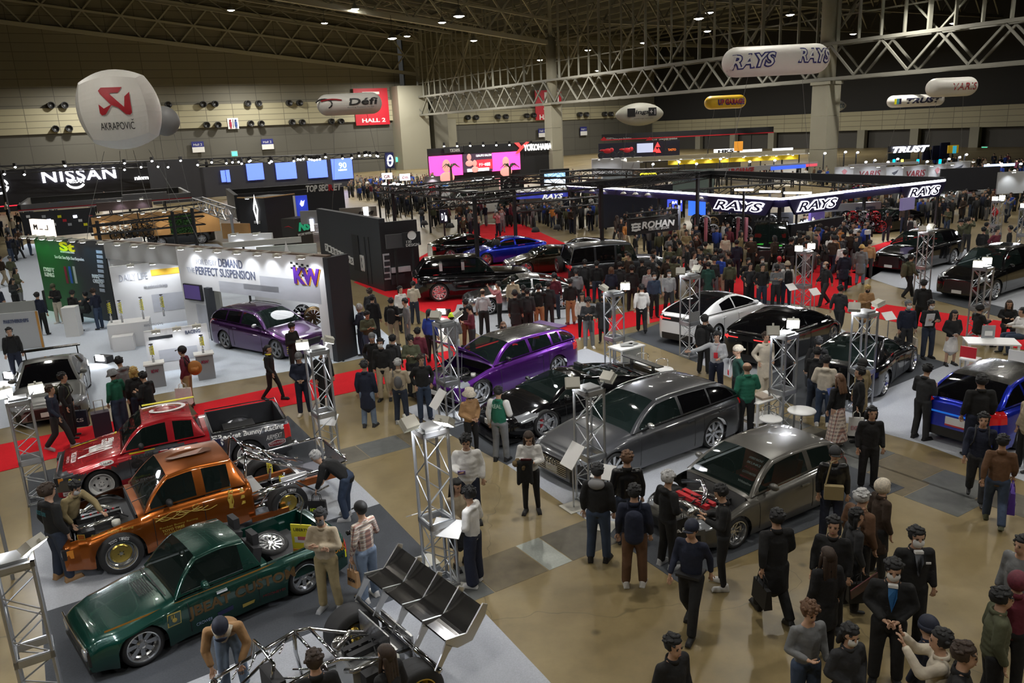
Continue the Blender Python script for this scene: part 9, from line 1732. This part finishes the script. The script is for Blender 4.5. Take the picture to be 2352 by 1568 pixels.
P_(1458,1345,80,'stand','jacket','navy','trousers','brown','short','black','man in navy jacket, brown trousers and white sneakers with backpack',1.72,shoes='white',pack='navy',wide=1.05)
p=P_(1532,1302,28,'clasp','hoodie','black','trousers','black','messy','silver','grey haired man in black windbreaker bending to the red engine',1.68,shoes='lightgrey')
bag(p,0,'tote_bag','black','black tote with white round emblem beside the grey haired man',.34,.34,.1,'AF','white')
p=P_(1152,1058,68,'hold','jacket','green','trousers','grey','short','black','man in green varsity jacket with white sleeves before the black supercar',1.70,shoes='black')
for i in(0,1):
 J=pose('hold');mb=MB();ecap(mb,J['sh'][i],J['el'][i],.082,.070);ecap(mb,J['el'][i],J['wr'][i],.070,.055);remesh_=mb.mesh('white_sleeve',mat('white_sleeve',(.6,.6,.58),.7),True);link('white_sleeve',remesh_,p)
vs,fs=fitted('REAL',.24,.09,ext=0,bold=.03);me=bpy.data.meshes.new('back_print');me.from_pydata([(-.128-.0,-v.x,1.32+v.y)for v in vs],[],fs);me.materials.append(mat('varsity_print',S('#9ab0a0'),.7));link('back_print',me,p)
P_(1086,1048,-55,'clasp','jacket','tan','slim','black','bucket','cream','woman in cream bucket hat and tan shearling jacket near the purple wagon',1.60,mask='black')
P_(45,872,-60,'stand','jacket','black','trousers','navy','short','black','man in black jacket with backpack at the left sign boards',1.72,pack='black')
P_(142,1032,8,'walk','hoodie','navy','trousers','charcoal','short','darkbrown','youth in navy hoodie walking on the red carpet',1.64,shoes='lightgrey')
p=P_(170,1005,12,'stand','jacket','black','trousers','black','short','black','man in black jacket pulling a navy logo bag',1.72,pack='olive')
bag(p,0,'tote_bag','navy','navy bag with white logo beside the red carpet',.55,.42,.2,'HKS','white')
p=P_(284,992,152,'hold','jacket','green','wide','jeans','bucket','grey','person in green fleece, blue wide trousers and grey bucket hat',1.66,shoes='black')
o=empty('suitcase',G(240,1005),R_(30),'dark plum suitcase beside the person in green fleece','suitcase');sm_=mat('plum_case',(.03,.015,.035),.5);MB().box((0,0,.38),(.42,.28,.64)).build('case_body',sm_,o)
for a_,b_ in((.16,.1),(-.16,.1),(.16,-.1),(-.16,-.1)):MB().lathe([(0,.015),(.035,.015),(.035,-.015),(0,-.015)],10,'Y',(a_,b_,.035)).build('wheel',BLACK,o)
MB().tube([(-.1,0,.7),(-.1,0,1.0),(.1,0,1.0),(.1,0,.7)],.012,6).build('pull_handle',ALU,o)
P_(300,962,150,'phone','hoodie','grey','trousers','black','messy','black','man in grey hoodie with cross bag looking at his phone in the white booth',1.72,strap=None)
P_(330,985,120,'stand','jacket','black','trousers','navy','bob','blond','blond person in black jacket next to the grey hoodie',1.66)
P_(356,1000,165,'read','jacket','black','trousers','black','short','black','man in black cardigan looking down beside the blond person',1.68)
p=P_(440,935,182,'stand','jacket','maroon','trousers','khaki','cap','black','man in maroon camouflage jacket and black cap with an orange shoulder bag',1.74,shoes='darkbrown')
bag(p,0,'shopping_bag','white','big white shopping bag held by the maroon camouflage man',.42,.46,.14);o=empty('shoulder_bag',(p.location.x+.28,p.location.y-.05,.95),R_(20),'orange mustard shoulder bag on the maroon camouflage man','bag');MB().sphere((0,0,.2),1,14,10,sc=(.19,.09,.21)).box((0,-.09,.16),(.2,.02,.16)).build('bag_body',mat('mustard_bag',COL['orange'],.6,bump=.3),o,True);MB().tube([(-.1,0,.35),(-.25,0,.55),(-.2,-.1,.3)],.02,6).build('strap',BLACK,o,True)
p=P_(630,920,-12,'walk','jacket','black','slim','black','pony','black','staff woman in black jacket with yellow collar walking on the red carpet',1.60,shoes='black')
MB().lathe([(.075,0),(.085,.03),(.07,.05)],14,'Z',(0,0,1.42)).build('yellow_collar',YEL,p);MB().box((-.13,0,1.3),(.01,.2,.035)).build('back_print',YEL,p)
P_(702,952,-82,'clasp','jacket','navy','trousers','navy','cap','grey','man in navy overalls and grey cap beside the slim lighting truss',1.70,shoes='cream')
P_(752,938,-60,'stand','coat','black','trousers','black','short','black','person in black standing behind the slim lighting truss near the trucks',1.70)
P_(681,866,-30,'phone','jacket','black','slim','black','short','black','masked person in black using a phone beside the purple booth wagon',1.72,mask='white')
P_(103,770,92,'stand','jacket','navy','trousers','black','short','black','man in navy jacket at the green and black display wall',1.72)
P_(140,742,-100,'phone','jacket','black','trousers','cream','cap','olive','man in olive cap and white trousers using a phone at the display wall',1.70,shoes='white')
P_(180,762,70,'phone','jacket','black','trousers','black','short','black','man in black at the small booth counter',1.68)
P_(232,756,160,'phone','jacket','navy','trousers','jeans','messy','darkbrown','person in navy jacket and jeans at the booth counter',1.66)
P_(208,742,175,'sit','jacket','charcoal','trousers','charcoal','short','black','person seated at the booth counter',1.66)
rnd=random.Random(11)
LOOK={}
def incar(p):
 for e,L in CARS:
  d=p-e.location;a=e.rotation_euler.z;x=d.x*math.cos(a)+d.y*math.sin(a);y=-d.x*math.sin(a)+d.y*math.cos(a)
  if abs(x)<L/2+.3 and abs(y)<1.25:return True
 for o,a,L,th in BOARDS:
  d=p-o;x=d.x*math.cos(a)+d.y*math.sin(a);y=-d.x*math.sin(a)+d.y*math.cos(a)
  if-.3<x<L+.3 and-.45<y<th+.45:return True
 return False
def crowd(n,poly,where,grp,hd0=None,dark=.8):
 cols=['black','charcoal','navy','black','charcoal','olive','darkbrown','grey','black','navy'];lights=['beige','cream','lightgrey','white','maroon','blue','orange','khaki','red','pink']
 xs=[a for a,b in poly];ys=[b for a,b in poly];k=0;tries=0
 pts=[]
 while k<n and tries<n*60:
  tries+=1;x=rnd.uniform(min(xs),max(xs));y=rnd.uniform(min(ys),max(ys))
  ins=False;j=len(poly)-1
  for i in range(len(poly)):
   if(poly[i][1]>y)!=(poly[j][1]>y)and x<(poly[j][0]-poly[i][0])*(y-poly[i][1])/(poly[j][1]-poly[i][1])+poly[i][0]:ins=not ins
   j=i
  if not ins:continue
  p=G(x,y)
  if incar(p)or any((p-q).length<.62 for q in pts)or any((p-e.location).length<.55 for e,_,_ in PEOPLE):continue
  pts.append(p);tc=rnd.choice(cols)if rnd.random()<dark else rnd.choice(lights);lc=rnd.choice(['black','charcoal','darkjeans','navy','jeans','black','beige','grey']);tp=rnd.choice(['jacket','coat','hoodie','puffer','jacket','jacket','suit']);hr=rnd.choice(['short','short','messy','long','short','cap','bob','beanie','grey','short']);hc=rnd.choice(['black','black','darkbrown','black','charcoal']);ps=rnd.choice(['stand','stand','phone','photo','hold','walk','pocket','clasp'])
  hn={'short':'short haired','messy':'tousle haired','long':'long haired','cap':'capped','bob':'bob haired','beanie':'beanie wearing','grey':'close cropped'}[hr];pn={'stand':'standing','phone':'looking at a phone','photo':'taking a photo','hold':'holding something','walk':'walking','pocket':'hands in pockets','clasp':'hands together'}[ps];tn={'suit':'suit','puffer':'puffer'}.get(tp,tp)
  base='%s person in %s %s, %s, %s'%(hn,CN.get(tc,tc),tn,pn,where);key=base;alts=[', %s trousers'%CN.get(lc,lc)]
  if base in LOOK:
   base='%s person in %s %s and %s trousers, %s, %s'%(hn,CN.get(tc,tc),tn,CN.get(lc,lc),pn,where)
  LOOK[base]=1;LOOK[key]=1
  hd=rnd.uniform(0,360)if hd0 is None or rnd.random()<.4 else hd0+rnd.uniform(-40,40)
  mk_='white' if rnd.random()<.3 else None
  person(x,y,hd,ps,tp,tc,'trousers',lc,hr,hc,base,rnd.uniform(1.58,1.78),mask=mk_,group=grp,far=True);k+=1
crowd(30,[(1400,560),(1440,520),(1620,515),(1740,545),(1740,625),(1600,640),(1500,640)],'in the crowd under the banner','crowd under the hanging banner',-90)
crowd(24,[(1740,605),(1830,585),(1960,560),(1985,620),(1900,655),(1800,640)],'beside the green splashed truck','crowd beside the green splashed truck',90)
crowd(18,[(1930,520),(2120,490),(2352,500),(2352,540),(2130,540),(2040,560),(1930,545)],'in the far right crowd','crowd around the pale cars',-90,.7)
crowd(16,[(900,500),(1010,502),(1360,510),(1420,520),(1300,545),(1000,540)],'before the beige dealer wall','crowd before the beige dealer wall',-90,.65)
crowd(14,[(-20,600),(60,560),(75,580),(70,700),(20,760),(-30,760)],'outside the green wall','crowd outside the green wall',None,.75)
crowd(8,[(1010,520),(1110,510),(1130,545),(1040,560)],'by the wheel racks','crowd by the wheel racks',None)
crowd(14,[(1560,640),(1610,640),(1720,690),(1600,690)],'behind the white sedan','crowd behind the white sedan',None)
crowd(8,[(2170,560),(2352,600),(2352,640),(2210,600)],'behind the big crossovers','crowd behind the crossovers',None)
crowd(8,[(1400,640),(1540,640),(1560,690),(1440,690)],'near the off-roader','crowd near the off-roader',None)
def farcrowd(areas):
 cm=[mat('far_cloth_%d'%i,c,.85)for i,c in enumerate([COL['black'],COL['charcoal'],COL['navy'],COL['grey'],COL['beige'],COL['maroon'],COL['white'],COL['olive'],COL['brown'],COL['blue']])]+[SKIN,mat('far_hair',(.012,.010,.009),.5)]
 mb=MB();occ=[e.location for e,_,_ in PEOPLE];pts=[]
 def fig(p,a,c1,c2,h):
  q=Matrix.Rotation(a,3,'Z');s=h/1.7
  def E(a_,b_,ra,rb,fl,mi):
   n0=len(mb.f);ecap(mb,p+q@(a_*s),p+q@(b_*s),ra*s,rb*s,fl,7,1,wide=q@V(0,1,0))
   for i in range(n0,len(mb.f)):mb.m[i]=mi
  for sg in(1,-1):E(V(.02*sg,.1*sg,.05),V(0,.09*sg,.85),.065,.10,1,c2);E(V(0,.2*sg,1.36),V(.08,.24*sg,.9),.07,.045,1,c1)
  E(V(0,0,.85),V(0,0,1.36),.17,.17,.7,c1);E(V(.01,0,1.44),V(.01,0,1.60),.07,.085,1,10);E(V(-.02,0,1.62),V(-.02,0,1.64),.095,.09,1,11)
 for n,poly in areas:
  xs=[a for a,b in poly];ys=[b for a,b in poly];k=t=0
  while k<n and t<n*40:
   t+=1;x=rnd.uniform(min(xs),max(xs));y=rnd.uniform(min(ys),max(ys));ins=False;j=len(poly)-1
   for i in range(len(poly)):
    if(poly[i][1]>y)!=(poly[j][1]>y)and x<(poly[j][0]-poly[i][0])*(y-poly[i][1])/(poly[j][1]-poly[i][1])+poly[i][0]:ins=not ins
    j=i
   if not ins:continue
   p=G(x,y)
   if any((p-o).length<.5 for o in occ)or incar(p):continue
   occ.append(p);fig(p,rnd.uniform(0,6.28),rnd.choice([0,0,0,1,1,2,2,3,4,5,6,7,8,9]),rnd.choice([0,1,2,0,1,3]),rnd.uniform(1.55,1.78));k+=1
 o=mb.build('distant_crowd',cm,None,True);tag(o,'dense dark clothed crowd filling the far aisles between the booths','crowd',None,'stuff')
farcrowd([(150,[(870,425),(1000,425),(1010,480),(900,500),(870,470)]),(45,[(1000,505),(1400,515),(1400,530),(1000,522)]),(45,[(1200,465),(1380,465),(1400,500),(1220,500)]),(60,[(1440,500),(1650,500),(1740,540),(1740,600),(1480,600)]),(100,[(1900,440),(2352,440),(2352,505),(2130,520),(1930,545),(1880,520)]),(40,[(1740,560),(1990,545),(1990,620),(1800,630)]),(60,[(-40,480),(440,455),(440,478),(60,505),(60,600),(-40,620)]),(50,[(1300,415),(1900,405),(1900,430),(1300,440)]),(40,[(800,430),(880,430),(880,470),(800,460)]),(50,[(2100,385),(2352,385),(2352,430),(2250,440)]),(30,[(1350,440),(1380,440),(1400,500),(1340,480)])])
bpy.data.scenes.remove(TS)
